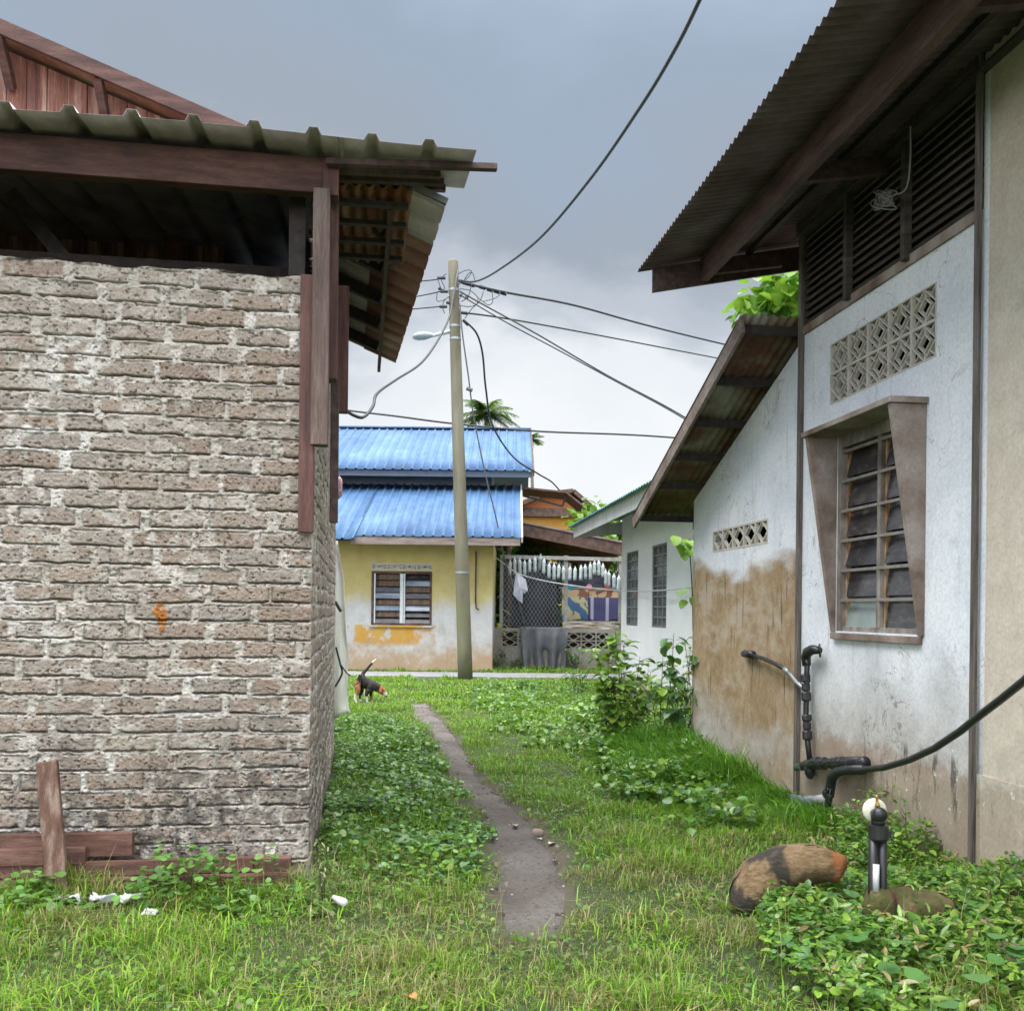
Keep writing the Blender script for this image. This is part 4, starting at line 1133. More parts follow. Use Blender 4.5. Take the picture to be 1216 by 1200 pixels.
window2 = win2.build('window', M_BROWNWOOD, yh); BASE[window2.name] = BASE[yh.name]
smid = (ws0 + ws1) / 2
MB().box(FB, smid - .04, smid + .04, -.09, .012, wz0 + .05, wz1 - .06).build('mullion', M_WHITE, window2)
for a, b in ((ws0 + fw2, smid - .04), (smid + .04, ws1 - fw2)):
    MB().box(FB, b - .045, b - .012, -.05, .006, wz0 + .05, wz1 - .06).build('louvre_channel', M_WHITE, window2)
    n_ = 8
    zz0, zz1 = wz0 + .05, wz1 - .06
    for k in range(n_):
        zc = zz0 + (zz1 - zz0) * (k + .5) / n_; h_ = (zz1 - zz0) / n_ * .5
        tl = .03 + random.uniform(-.012, .02)
        MB().box8([FB.pt(a, -.045 + tl, zc - h_), FB.pt(b - .05, -.045 + tl, zc - h_), FB.pt(b - .05, -.04 + tl, zc - h_), FB.pt(a, -.04 + tl, zc - h_),
                   FB.pt(a, -.045 - tl, zc + h_ * .8), FB.pt(b - .05, -.045 - tl, zc + h_ * .8), FB.pt(b - .05, -.04 - tl, zc + h_ * .8), FB.pt(a, -.04 - tl, zc + h_ * .8)]
                  ).build('louvre_pane', random.choice([M_PALEGLASS, M_PALEGLASS, M_GLASS, M_CURTAIN]), window2)
MB().box(FB, ws0 - .05, ws1 + .05, -.16, -.14, wz0 - .1, wz1 + .1).build('curtain', M_CURTAIN, window2)
MB().box(FB, ws0 - .03, ws1 + .04, .012, .05, wz0 - .05, wz0 - .002).build('window_sill', M_YEL, yh)
# lower roof
YE = YB - .9
zE1 = bz(500, 637, YE)
pt_ = .42
sR1, sL1 = YE * 0 + FB.pix(617, 640)[0], 7.9
sR1 = -(bx(618, YE) - FB.o.x)
sNotch = -(bx(414, YE) - FB.o.x)
UB = trap_u(sR1, sL1, .235, .07, .035); ubh = {round(a, 5): h for a, h in UB}
def f_lo(u, v): return FB.pt(u, .9 - v, zE1 + v * pt_ + ubh[round(u, 5)] * .035)
ribbed(f_lo, [a for a, h in UB if a <= sNotch + .1], [0, 1.4, 2.8, 4.25], 'lower_blue_roof', M_BLUE, yh)
ribbed(f_lo, [a for a, h in UB if a >= sNotch - .15], [-.22, 1.4, 2.8, 4.25], 'long_roof_sheet', M_BLUE, yh)
MB().box(FB, sR1 + .02, sNotch - .02, .84, .88, zE1 - .19, zE1 - .012).build('fascia', M_PINKISH, yh, bevel=.004)
MB().bar(FB.pt(sR1 - .02, .93, zE1 - .05), FB.pt(sR1 - .02, -3.4, zE1 + 4.3 * pt_ - .05), .04, .14).build('verge_board', M_WHITE, yh)
mb = MB().quad(FB.pt(sR1 + .03, .84, zE1 - .1), FB.pt(s_l, .84, zE1 - .1), FB.pt(s_l, .0, zE1 - .06), FB.pt(sR1 + .03, .0, zE1 - .06))
mb.build('eave_soffit', M_PINKISH, yh)
# wall strip between the tiers
zt1 = zE1 + 4.1 * pt_
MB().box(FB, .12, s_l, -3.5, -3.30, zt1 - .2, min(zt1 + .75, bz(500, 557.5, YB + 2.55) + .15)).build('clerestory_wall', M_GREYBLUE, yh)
YU = YB + 2.55
zU = bz(500, 557.5, YU)
sR2 = -(bx(631, YU) - FB.o.x)
UC = trap_u(sR2, sL1, .255, .07, .035); uch = {round(a, 5): h for a, h in UC}
def f_up(u, v): return FB.pt(u, -2.55 - v, zU + v * pt_ + uch[round(u, 5)] * .035)
ribbed(f_up, [a for a, h in UC], [0, 1.7, 3.4, 4.75], 'upper_blue_roof', M_BLUE, yh)
def f_up2(u, v): return FB.pt(u, -2.55 - 4.75 - v, zU + 4.75 * pt_ - v * pt_)
ribbed(f_up2, [sR2, sL1], [0, 4.0], 'rear_roof_slope', M_BLUE, yh)
MB().bar(FB.pt(sR2 - .01, -7.3, zU + 4.75 * pt_ + .03), FB.pt(sL1, -7.3, zU + 4.75 * pt_ + .03), .28, .04).build('ridge_cap', M_BLUE, yh)
MB().bar(FB.pt(sR2 - .02, -2.5, zU - .06), FB.pt(sR2 - .02, -7.3, zU + 4.8 * pt_ - .06), .04, .20).build('verge_board', M_BROWNWOOD, yh)
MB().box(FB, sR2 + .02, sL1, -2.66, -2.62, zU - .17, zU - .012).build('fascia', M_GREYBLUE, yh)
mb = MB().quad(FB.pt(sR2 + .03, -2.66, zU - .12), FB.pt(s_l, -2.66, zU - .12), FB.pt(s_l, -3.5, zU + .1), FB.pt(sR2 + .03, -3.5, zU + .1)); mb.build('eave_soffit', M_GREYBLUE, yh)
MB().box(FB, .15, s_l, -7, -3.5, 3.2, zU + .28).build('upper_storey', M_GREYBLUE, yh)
MB().bar(FB.pt(-.03, .05, -.05), FB.pt(-.03, .05, 3.1), .07, .07).build('downpipe', M_WHITE, yh)
MB().tube([FB.pt(.42, .03, 2.95), FB.pt(.42, .03, 1.75), FB.pt(.40, .05, 1.55), FB.pt(.33, .06, 1.52)], .018, 6).build('hanging_hook', M_BROWNWOOD, yh)
# small awning on its right side
A0, A1, A2 = P(622, 581, 27.2), P(672, 586, 27.2), P(692, 602, 27.2)
for a, b in ((A0, A1), (A1, A2)):
    MB().bar(a + Vector((0, .6, .02)), b + Vector((0, .6, .02)), 1.6, .05).build('awning_sheet', M_BROWNWOOD, yh)
mb = MB()
for a, b in ((A0 + Vector((0, .0, -.18)), P(668, 601, 27.2)), (P(668, 601, 27.2), A1 + Vector((0, 0, -.03)))): mb.bar(a, b, .05, .06)
mb.build('awning_frame', M_WOOD_DK, yh)

# ------------------------------------------------------------------ pole, lamp
pb = G(553, 806); YP = pb.y
pt_top = P(538, 311, YP)
pl = thing('utility_pole', 'leaning pale concrete pole with a street lamp and cable fittings beside the road', 'pole', (pb.x, pb.y, 0))
def pp(f, off=(0, 0, 0)): return Vector((pb.x, pb.y, -.2)).lerp(pt_top, f) + Vector(off)
def m_pole():
    t = NT('algae_stained_concrete_pole')
    p = t.pos(); z = t.sep(p)['Z']; n = t.noise(t.mapv(p, (3, 3, .5)), 1.5, 5)
    c = t.ramp(n, [(.3, (.105, .094, .060)), (.55, (.16, .145, .102)), (.75, (.21, .195, .15))])
    lo = t.math('MULTIPLY', t.math('SUBTRACT', 1.0, t.step(z, .5, 3.5)), t.step(t.noise(p, 3, 5), .42, .6))
    c = t.mix(lo, c, (.15, .15, .075)); t.set(Base_Color=c, Roughness=.85); t.bump(n, .2, .02); return t.m
M_POLE = m_pole()
fr_ = np.linspace(0, 1, 12)
MB().tube([pp(f) for f in fr_] + [pp(1.004), pp(1.006)], [.165 - .055 * f for f in fr_] + [.095, .05], 18).build('shaft', M_POLE, pl, smooth=True)
def frac(py): return (P(545, py, YP).z + .2) / (pt_top.z + .2)
for py in (681, 389, 404, 346):
    f = frac(py); MB().tube([pp(f), pp(f, (0, 0, .05))], .172 - .055 * f, 18).build('clamp_band', M_METAL, pl)
M_LAMP = mat_plain('pale_grey_lamp_housing', (.40, .46, .48), .4)
l0, l1, l2 = P(541, 392, YP), P(528, 395, YP), P(512, 399, YP)
MB().tube([l0, l1, l2], [.045, .045, .035], 8).build('lamp_arm', M_LAMP, pl)
hd = MB()
ax = (P(490, 400, YP) - P(514, 398, YP))
for k in range(1): 
    prof = [(0, .04, .04), (.15, .10, .06), (.4, .16, .085), (.7, .17, .085), (.92, .12, .06), (1, .03, .02)]
    n_ = 14; vs = []; fs = []
    for f, rw, rh in prof:
        for m in range(n_):
            a = 2 * math.pi * m / n_
            vs.append(P(514, 398, YP) + ax * f + Vector((0, math.cos(a) * rw, math.sin(a) * rh * (1 if math.sin(a) > 0 else .9))))
    for i in range(len(prof) - 1):
        for m in range(n_): fs.append((i * n_ + m, i * n_ + (m + 1) % n_, (i + 1) * n_ + (m + 1) % n_, (i + 1) * n_ + m))
    hd.add(vs, fs)
hd.build('lamp_head', M_LAMP, pl, smooth=True)
for (x0, y0, x1, y1) in ((519, 330, 529, 330), (523, 346, 532, 346), (522, 364, 531, 364), (530, 359, 536, 360), (545, 333, 551, 335), (546, 350, 549, 351), (547, 371, 555, 372), (550, 380, 556, 386), (521, 342, 524, 344), (552, 353, 556, 354)):
    MB().tube([P(x0, y0, YP - .05), P(x1, y1, YP - .05)], .035, 7).build('insulator', M_BLACK, pl)
for py in (335, 352, 366):
    MB().bar(P(533, py, YP) + Vector((0, -.02, 0)), P(547, py + 1, YP) + Vector((0, -.02, 0)), .05, .06).build('bracket', M_METAL, pl)
# looped jumper wires at the head
def curve_pts(ctrl, n=8):
    """Catmull-Rom through the control points"""
    c = [ctrl[0]] + list(ctrl) + [ctrl[-1]]
    out = []
    for i in range(1, len(c) - 2):
        for k in range(n):
            t = k / n
            p0, p1, p2, p3 = c[i - 1], c[i], c[i + 1], c[i + 2]
            out.append(.5 * ((2 * p1) + (p2 - p0) * t + (2 * p0 - 5 * p1 + 4 * p2 - p3) * t * t + (3 * p1 - p0 - 3 * p2 + p3) * t ** 3))
    out.append(c[-2])
    return out
M_WIRE = mat_plain('black_cable_sheath', (.018, .018, .02), .5)
M_WIREG = mat_plain('grey_weathered_cable', (.16, .16, .165), .6)
mb = MB()
for seq in ([(543, 326), (553, 321), (560, 322), (556, 329), (549, 335)], [(550, 335), (556, 325), (561, 324), (564, 333)],
            [(546, 343), (558, 345), (567, 353), (566, 361), (558, 364), (547, 363)], [(560, 337), (556, 352), (548, 358)],
            [(520, 332), (524, 343), (528, 342), (524, 331), (530, 325)], [(519, 348), (519, 357), (525, 357), (534, 352)],
            [(574, 346), (570, 357), (560, 367), (552, 378)], [(584, 345), (585, 358), (580, 362), (572, 357), (566, 352)], [(594, 349), (588, 354), (574, 358)],
            [(533, 352), (527, 358), (526, 366), (528, 372)]):
    mb.tube(curve_pts([P(a, b, YP - .06 - .02 * (i % 2)) for i, (a, b) in enumerate(seq)], 6), .009, 5)
mb.build('jumper_wires', M_WIRE, pl, smooth=True)
mb = MB()
mb.tube([P(544, 321, YP - .10), P(542, 330, YP - .14), P(539, 352, YP - .15), P(537, 363, YP - .16)], .022, 6)
mb.build('riser_cable', M_WIREG, pl)

# ------------------------------------------------------------------ cables
def cable(label, ctrl, r, mat=M_WIRE, beads=()):
    pts = [P(x, y, Y) for x, y, Y in ctrl]
    c = curve_pts(pts, 10)
    mb = MB().tube(c, r, 6)
    o = mb.build('overhead_cable', mat, None, tuple(c[0]), smooth=True)
    tag(o, label, 'cable')
    for (x, y, Y) in beads:
        b = MB().tube([P(x - 3.5, y - 1, Y), P(x + 3.5, y + 1.3, Y)], .045, 7).build('connector', mat, o)
    return o
cable('thick twisted black cable curving from the pole head up over the alley', [(548, 333, 20.9), (565, 334, 20), (590, 322, 18.5), (640, 284, 15.5), (700, 214, 12.8), (760, 128, 10.6), (800, 62, 9.4), (831, 0, 8.5), (880, -110, 7.4)], .019)
cable('black service cable strung with dark connectors running right from the pole head', [(547, 335, 20.9), (600, 347, 22), (680, 362, 25), (760, 384, 28), (840, 404, 32), (960, 432, 38)], .028, M_WIRE,
      [(553, 336, 21.1), (560, 338, 21.2), (573, 341, 21.5), (582, 344, 21.7), (590, 346, 21.8), (598, 348, 22)])
cable('thin grey cable running right from the pole just below the connector cable', [(548, 371, 20.9), (600, 378, 22.5), (700, 396, 26), (830, 421, 31), (960, 446, 37)], .02)
cable('slack thin cable falling from the pole head towards the white house roof', [(546, 346, 20.9), (580, 365, 20.9), (640, 398, 21), (720, 445, 21.3), (797, 486, 21.6), (860, 524, 22)], .017)
cable('second thin cable beside the slack one falling to the white house roof', [(546, 350, 20.7), (600, 382, 20.7), (660, 414, 20.9), (730, 452, 21.2), (797, 488, 21.4), (860, 527, 21.8)], .014)
cable('long level cable passing behind the pole above the blue roofs', [(396, 483, 25.5), (412, 487, 26), (470, 494, 26), (540, 503, 26.3), (640, 512, 27), (780, 518, 28), (960, 534, 30)], .026)
cable('black drop cable looping from the pole down to the eaves of the brick house', [(539, 345, 20.8), (534, 375, 20), (520, 404, 18), (500, 431, 16), (470, 451, 14), (448, 467, 12.6), (443, 482, 12), (432, 495, 11.6), (420, 493, 11.4), (409, 486, 11.2)], .020)
cable('black drop cable curving from the pole down to the small brown awning', [(553, 382, 20.9), (566, 396, 21.2), (573, 420, 21.6), (577, 462, 22), (585, 505, 23), (610, 543, 24.5), (640, 563, 26), (655, 572, 26.8), (666, 584, 27.2)], .022)
cable('pale wire falling from the pole past the laundry to the block wall', [(546, 360, 20.9), (549, 395, 21), (556, 445, 21.4), (563, 497, 21.9), (578, 570, 22.8), (588, 610, 23.4), (600, 665, 24.2), (616, 715, 24.9), (624, 746, 25.35)], .016, M_WIREG, [(557.5, 462, 21.5)])
cable('short black line leaving the pole head to the left on the topmost fitting', [(520, 331, 20.9), (508, 333, 21), (440, 338, 22), (330, 345, 24)], .014)
cable('short black line leaving the pole to the left on the middle fitting', [(523, 346, 20.9), (505, 350, 21.2), (440, 362, 22), (330, 380, 24)], .014)
cable('short black line leaving the pole to the left on the lowest fitting', [(522, 364, 20.9), (500, 366, 21.2), (440, 371, 22), (330, 380, 24)], .014)

# ------------------------------------------------------------------ block wall, fence, laundry
FF = Frame(P(590, 792, 25.5), (1, 0, 0), (0, -1, 0)); YF = 25.5
fx = lambda px, py=745: FF.pix(px, py)[0]
fz = lambda py, px=660: FF.pix(px, py)[1]
M_BLOCKW = mat_noise('stained_cement_wall', [(.22, .185, .14), (.36, .33, .29), (.45, .43, .39)], 1.6, rough=.9, world=True, fine=.4, bscale=14)
bw_ = thing('block_wall', 'low stained cement wall with perforated blocks in front of the laundry yard', 'wall', tuple(FF.pt(1.5, 0, 0)))
zb_t = fz(746)
holes = []
vb = [(597, 614, 750, 758), (597, 614, 759, 767), (616.5, 627, 755, 762), (673, 689.5, 751, 759.5), (691.5, 707, 751, 759.5), (673, 689.5, 761, 769), (691.5, 707, 761, 769), (709, 722, 751, 759.5), (709, 722, 761, 769)]
for a, b, c, d in vb: holes.append((fx(a), fx(b), fz(d), fz(c)))
mb = MB(); wall_holes(mb, FF, fx(586), fx(740), -.1, zb_t, holes, th=.11); mb.build('wall_face', M_BLOCKW, bw_)
mb = MB().box(FF, fx(586), fx(740), -.17, -.125, -.1, zb_t - .02); mb.build('recess_shade_sheet', M_DARK, bw_)  # dark sheet paints the shade inside the perforated blocks
for a, b, c, d in holes:
    mb = MB(); cx, cz = (a + b) / 2, (c + d) / 2
    q_ = [(a, cz), (cx, d), (b, cz), (cx, c)]
    for m in range(4): mb.bar(FF.pt(q_[m][0], -.02 - .002 * (m % 2), q_[m][1]), FF.pt(q_[(m + 1) % 4][0], -.02 - .002 * (m % 2), q_[(m + 1) % 4][1]), .03, .03, up=FF.n)
    mb.bar(FF.pt(a, -.021, cz), FF.pt(a + (b - a) * .25, -.021, cz), .03, .03, up=FF.n); mb.bar(FF.pt(b, -.023, cz), FF.pt(b - (b - a) * .25, -.023, cz), .03, .03, up=FF.n)
    mb.build('perforated_block', M_BLOCKW, bw_)
# fence frame
fn = thing('mesh_fence', 'wire mesh fence on a pale timber frame above the low block wall', 'fence', tuple(FF.pt(1.6, -.25, 0)))
M_PALEW = wood('pale_grey_timber', [(.30, .29, .27), (.42, .40, .38), (.50, .49, .46)], (2, 2, 2))
zr = fz(661)
MB().bar(FF.pt(fx(597), -.2, zr), FF.pt(fx(738), -.2, zr - .04), .05, .10).build('top_rail', M_PALEW, fn)
for px, w in ((595, .09), (672, .11), (737, .08)):
    MB().bar(FF.pt(fx(px), -.25, -.1), FF.pt(fx(px), -.25, zr + .05), w, .07, up=(0, 1, 0)).build('post', M_PALEW, fn)
MB().bar(FF.pt(fx(672), -.2, fz(738)), FF.pt(fx(737), -.2, fz(738)), .05, .06).build('low_rail', M_PALEW, fn)
mb = MB()
x0_, x1_ = fx(597), fx(671)
N = 16; stp = (x1_ - x0_) / N
z0_, z1_ = zb_t + .02, zr - .1
for k in range(-14, N + 1):
    for sg in (1, -1):
        xa = x0_ + k * stp; xb = xa + (z1_ - z0_) * .62
        if sg < 0: xa, xb = x0_ + x1_ - xa, x0_ + x1_ - xb
        pa, pb_ = (xa, z0_), (xb, z1_)
        # clip to the panel
        def cl(p, q):
            t0 = 0.0; t1 = 1.0; dx = q[0] - p[0]
            if abs(dx) < 1e-9: return None
            ta, tb = sorted(((x0_ - p[0]) / dx, (x1_ - p[0]) / dx))
            t0, t1 = max(t0, ta), min(t1, tb)
            if t1 <= t0 + .01: return None
            return [(p[0] + dx * t, p[1] + (q[1] - p[1]) * t) for t in (t0, t1)]
        r_ = cl(pa, pb_)
        if r_: mb.bar(FF.pt(r_[0][0], -.18 - .004 * sg, r_[0][1]), FF.pt(r_[1][0], -.18 - .004 * sg, r_[1][1]), .006, .006, up=FF.n)
mb.build('wire_mesh', M_METAL, fn)
# bottles
M_BOTTLE = mat_noise('milky_plastic_bottle', [(.30, .36, .37), (.52, .57, .58)], 4, rough=.25, bump=0, fine=0, spec=.6)
M_CAP = mat_plain('pale_bottle_cap', (.60, .62, .64), .5)
bt0 = thing('plastic_bottle', 'empty clear plastic bottle hanging by its neck in a row along the fence rail', 'bottle', (0, 0, 0), 'bottles hung along the fence rail')
MB().lathe([(-.36, .035), (-.355, .045), (-.28, .048), (-.20, .043), (-.12, .050), (-.07, .050), (-.04, .040), (-.02, .022), (0, .018)], (0, 0, 0), (0, 0, 1), 10).build('bottle_body', M_BOTTLE, bt0, smooth=True)
MB().lathe([(0, .021), (.03, .021)], (0, 0, 0.001), (0, 0, 1), 8).build('cap', M_CAP, bt0)
bxy = [(606, 667), (611, 664), (617, 665), (623, 667), (629, 665), (635, 663), (642, 661), (646, 665), (652, 670), (658, 671), (664, 672), (669, 674), (677, 674), (683, 675), (690, 673), (695, 672), (701, 670), (706, 668), (711, 667), (716, 671), (719, 678), (723, 680), (729, 683), (735, 685)]
for i, (x, y) in enumerate(bxy):
    loc = P(x, y - 1.5, YF + .12 - .02 * (i % 3))
    o = bt0 if i == 0 else copy_thing(bt0, loc)
    o.location = loc; o.rotation_euler = (0, (.35 if i == 6 else RNG.uniform(-.06, .06)), RNG.uniform(0, 6))
    o.scale = (1, 1, RNG.uniform(.95, 1.2))
# cloths
M_CL1 = None
def m_cloth(name, kind_):
    t = NT(name); p = t.pos(); x = t.sep(p)['X']; z = t.sep(p)['Z']
    if kind_ == 'wave':
        w = t.math('SINE', t.math('ADD', t.math('MULTIPLY', t.math('ADD', x, t.math('MULTIPLY', z, .8)), 11), t.math('MULTIPLY', t.noise(p, 3, 2), 6)))
        c = t.mix(t.step(w, -.15, .25), (.055, .13, .25), (.42, .40, .25))
        c = t.mix(t.step(t.noise(p, 9, 2), .6, .66), c, (.10, .09, .11))
        c = t.mix(t.step(z, PZTOP - .24, PZTOP - .22), c, t.mix(t.step(t.noise(p, 2.5, 2), .48, .52), (.17, .075, .05), (.42, .30, .19)))
    elif kind_ == 'stripe':
        w = t.math('SINE', t.math('MULTIPLY', x, 15)); d = t.math('MULTIPLY', t.math('SINE', t.math('MULTIPLY', t.math('ADD', x, z), 60)), t.math('SINE', t.math('MULTIPLY', t.math('SUBTRACT', x, z), 60)))
        c = t.mix(t.step(w, .75, .85), t.mix(t.step(d, .3, .5), (.045, .045, .12), (.10, .09, .20)), (.34, .33, .46))
        c = t.mix(t.step(z, PZTOP - .24, PZTOP - .22), c, t.mix(t.step(t.noise(p, 2.5, 2), .48, .52), (.17, .075, .05), (.42, .30, .19)))
    t.set(Base_Color=c, Roughness=.9); return t.m
PZTOP = fz(700)
def cloth(name, fr, s0, s1, z0, z1, d, mat, label, cat, amp=.03, n=24, wav=9, flare=0.0, seed=0, solid=.006, group=None):
    s = np.linspace(0, 1, n); z = np.linspace(0, 1, n)
    S_, Z_ = np.meshgrid(s, z, indexing='ij')
    wv = np.sin(S_ * wav + 1.5 * fbm(S_ * 2, Z_ * 2, seed, 2)) * amp * (.25 + .75 * (1 - Z_)) + (fbm(S_ * 4, Z_ * 3, seed + 3, 3) - .5) * amp
    ss = s0 + (s1 - s0) * (S_ + (S_ - .5) * flare * Z_)
    zz = z0 + (z1 - z0) * Z_ + (1 - Z_) * .03 * np.sin(S_ * 7 + seed)
    X = fr.o.x + fr.a.x * ss + fr.n.x * (d + wv); Yc = fr.o.y + fr.a.y * ss + fr.n.y * (d + wv)
    o = grid_mesh(name, X, Yc, zz, mat, None, base=tuple(fr.pt((s0 + s1) / 2, d, z0)))
    m = o.modifiers.new('thickness', 'SOLIDIFY'); m.thickness = solid; m.offset = 0
    return tag(o, label, cat, group)
FY = Frame(P(590, 792, 26.6), (1, 0, 0), (0, -1, 0))
cx_ = lambda px: FY.pix(px, 720)[0]; cz_ = lambda py: FY.pix(690, py)[1]
PZTOP = cz_(699)
cloth('printed_cloth', FY, cx_(667), cx_(698.5), cz_(737), cz_(699), 0, m_cloth('blue_and_cream_printed_cloth', 'wave'), 'blue and cream swirl printed cloth hanging behind the fence', 'cloth', .02, seed=3)
cloth('striped_cloth', FY, cx_(699), cx_(736), cz_(737), cz_(699), -.03, m_cloth('purple_striped_cloth', 'stripe'), 'dark purple striped cloth hanging behind the fence next to the white house', 'cloth', .02, seed=8)
mb = MB().bar(FY.pt(cx_(664), .0, cz_(698)), FY.pt(cx_(739), .0, cz_(698)), .03, .03)
tag(mb.build('drying_rail', M_METAL, None, tuple(FY.pt(cx_(664), 0, cz_(698)))), 'metal drying rail holding the printed and striped cloths behind the fence', 'rail')
for (px, py, c, nm) in ((677.5, 697, (.02, .25, .38), 'turquoise'), (699.5, 697, (.55, .24, .30), 'pale pink'), (721.5, 697.5, (.52, .045, .075), 'red'), (733, 698, (.05, .22, .30), 'teal')):
    o = MB(); ctr = P(px, py, 26.3)
    o.lathe([(-.022, .03), (-.018, .075), (0, .082), (.018, .075), (.022, .03)], ctr, (0, -1, 0), 14)
    tag(o.build('plastic_disc', mat_plain(nm.replace(' ', '_') + '_plastic', c, .4), None, tuple(ctr)), 'round %s plastic disc hung on the drying rail above the cloths' % nm, 'disc', 'plastic discs on the drying rail')
M_SHEET = mat_noise('folded_brown_plastic', [(.20, .13, .09), (.42, .36, .30), (.55, .52, .48)], 3, (1, 1, 8), rough=.6, world=True)
cloth('plastic_sheet', FF, fx(668), fx(736), fz(746.5), fz(738), -.10, M_SHEET, 'crumpled brown plastic sheet rolled along the top of the block wall', 'sheet', .05, wav=17, seed=5)
M_GCL = mat_noise('dark_grey_blanket', [(.13, .135, .15), (.20, .205, .225)], 3, rough=.9, world=True)
cloth('grey_blanket', FF, fx(621), fx(671), fz(794), fz(744.5), 0.10, M_GCL, 'dark grey blanket draped over the low block wall', 'blanket', .16, wav=19, flare=.15, seed=12)
M_DKCLOTH = mat_noise('dark_navy_netting', [(.018, .018, .028), (.045, .045, .06)], 2, rough=.95, world=True)
cloth('dark_netting', FY, cx_(596), cx_(662), cz_(748), cz_(668), -.5, M_DKCLOTH, 'dark navy shade netting hanging behind the wire mesh', 'netting', .08, wav=14, seed=15)
cloth('dark_blanket', FY, cx_(668), cx_(738), cz_(700), cz_(680), -.4, M_DKCLOTH, 'dark cloth strip hanging behind the bottles above the printed cloths', 'cloth', .05, wav=14, seed=16)
# t-shirt on the line
M_SHIRT = mat_noise('white_shirt_cotton', [(.52, .54, .66), (.70, .71, .78)], 3, rough=.9, world=True)
YT = 24.6
outl = [(613, 679), (618, 683), (624, 688), (626.5, 701), (622, 705), (620.5, 702), (620, 716), (615, 712), (609.5, 706), (610.5, 694)]
mb = MB(); n_ = len(outl)
f1 = [P(x, y, YT) + Vector((0, .03 * math.sin(i * 2.1), 0)) for i, (x, y) in enumerate(outl)]; f2 = [p + Vector((.01, .05, 0)) for p in f1]
c1 = P(617, 698, YT - .07); c2 = P(617, 698, YT + .1)
mb.add(f1 + f2 + [c1, c2], [(i, (i + 1) % n_, 2 * n_) for i in range(n_)] + [((i + 1) % n_ + n_, i + n_, 2 * n_ + 1) for i in range(n_)] + [(i, i + n_, (i + 1) % n_ + n_, (i + 1) % n_) for i in range(n_)])
tag(mb.build('tee_shirt', M_SHIRT, None, tuple(P(617, 716, YT)), smooth=False), 'white T-shirt drying on the line beside the fence post', 'shirt')
mb = MB().tube(curve_pts([P(586, 660, 24.0), P(600, 670, 24.3), P(614, 680, 24.6), P(640, 688, 24.4), P(680, 695, 24.0), P(735, 701, 23.3), P(780, 701, 19.4), P(823, 697, 17.2)], 8), .014, 6)
tag(mb.build('clothesline', mat_plain('white_cord', (.55, .55, .55), .6), None, tuple(P(586, 660, 24))), 'white clothesline sagging from the yellow house to the white house wall', 'clothesline')

# ------------------------------------------------------------------ carport roof and orange house behind
cp = thing('carport', 'brown sheet carport roof on posts sloping behind the laundry fence', 'carport', tuple(P(690, 790, 27.5)))
a, b = P(618, 628, 27.0), P(739, 652, 27.0)
MB().bar(a, b, .06, .34).build('roof_edge', M_BROWNWOOD, cp)
mb = MB().box8([a + Vector((0, 0, .10)), b + Vector((0, 0, .10)), b + Vector((0, 4.2, -.45)), a + Vector((0, 4.2, -.35)), a + Vector((0, 0, .14)), b + Vector((0, 0, .14)), b + Vector((0, 4.2, -.41)), a + Vector((0, 4.2, -.31))])
mb.build('roof_sheet', M_RUST, cp)
MB().bar(a + Vector((0, -.02, .20)), b + Vector((0, -.02, .20)), .1, .05).build('edge_flashing', M_PINKISH, cp)
for px in (605, 736):
    MB().bar(P(px, 795, 27.1), P(px, 640 if px < 700 else 662, 27.1), .10, .10, up=(0, 1, 0)).build('post', M_BROWNWOOD, cp)
oh = thing('orange_house', 'orange house with a brown gable roof far behind the carport', 'house', tuple(P(655, 770, 40)))
M_ORG = mat_noise('orange_render', [(.62, .28, .045), (.72, .36, .08)], 1, rough=.85, world=True, fine=.15)
M_ORG2 = mat_noise('dark_orange_boarding', [(.40, .12, .03), (.50, .17, .05)], 1, (1, 1, 8), rough=.85, world=True)
FO = Frame(P(600, 760, 40), (1, 0, 0), (0, -1, 0))
o0 = FO.pix(590, 600)[0]; o1 = FO.pix(686, 600)[0]; oz = lambda py: FO.pix(650, py)[1]
MB().box(FO, o0, o1, -7, 0, -.1, oz(614)).build('wall', M_ORG, oh)
MB().box(FO, o0 - .1, o1 + .05, -.3, .35, oz(614), oz(604)).build('brown_band', M_BROWNWOOD, oh)
sA_ = FO.pix(646, 590)[0]
mb = MB(); mb.add([FO.pt(o0, .2, oz(604)), FO.pt(o1, .2, oz(604)), FO.pt(o1 - .5, .2, oz(594)), FO.pt(sA_, .2, oz(586)), FO.pt(o0, -6, oz(604)), FO.pt(o1, -6, oz(604)), FO.pt(o1 - .5, -6, oz(594)), FO.pt(sA_, -6, oz(586))],
                 [(0, 1, 2, 3), (7, 6, 5, 4), (0, 4, 5, 1), (1, 5, 6, 2), (2, 6, 7, 3), (3, 7, 4, 0)])
mb.build('gable', M_ORG2, oh)
R1, R2, R3 = FO.pt(FO.pix(606, 604)[0], 0, oz(606)), FO.pt(sA_, 0, oz(588)), FO.pt(FO.pix(706, 608)[0], 0, oz(606))
for a, b in ((R1, R2), (R2, FO.pt(FO.pix(680, 584)[0], 0, oz(584))), (FO.pt(FO.pix(680, 584)[0], 0, oz(584)), R3)):
    MB().bar(a + Vector((0, 3.2, 0)), b + Vector((0, 3.2, 0)), 7.6, .16).build('roof', M_BROWNWOOD, oh)

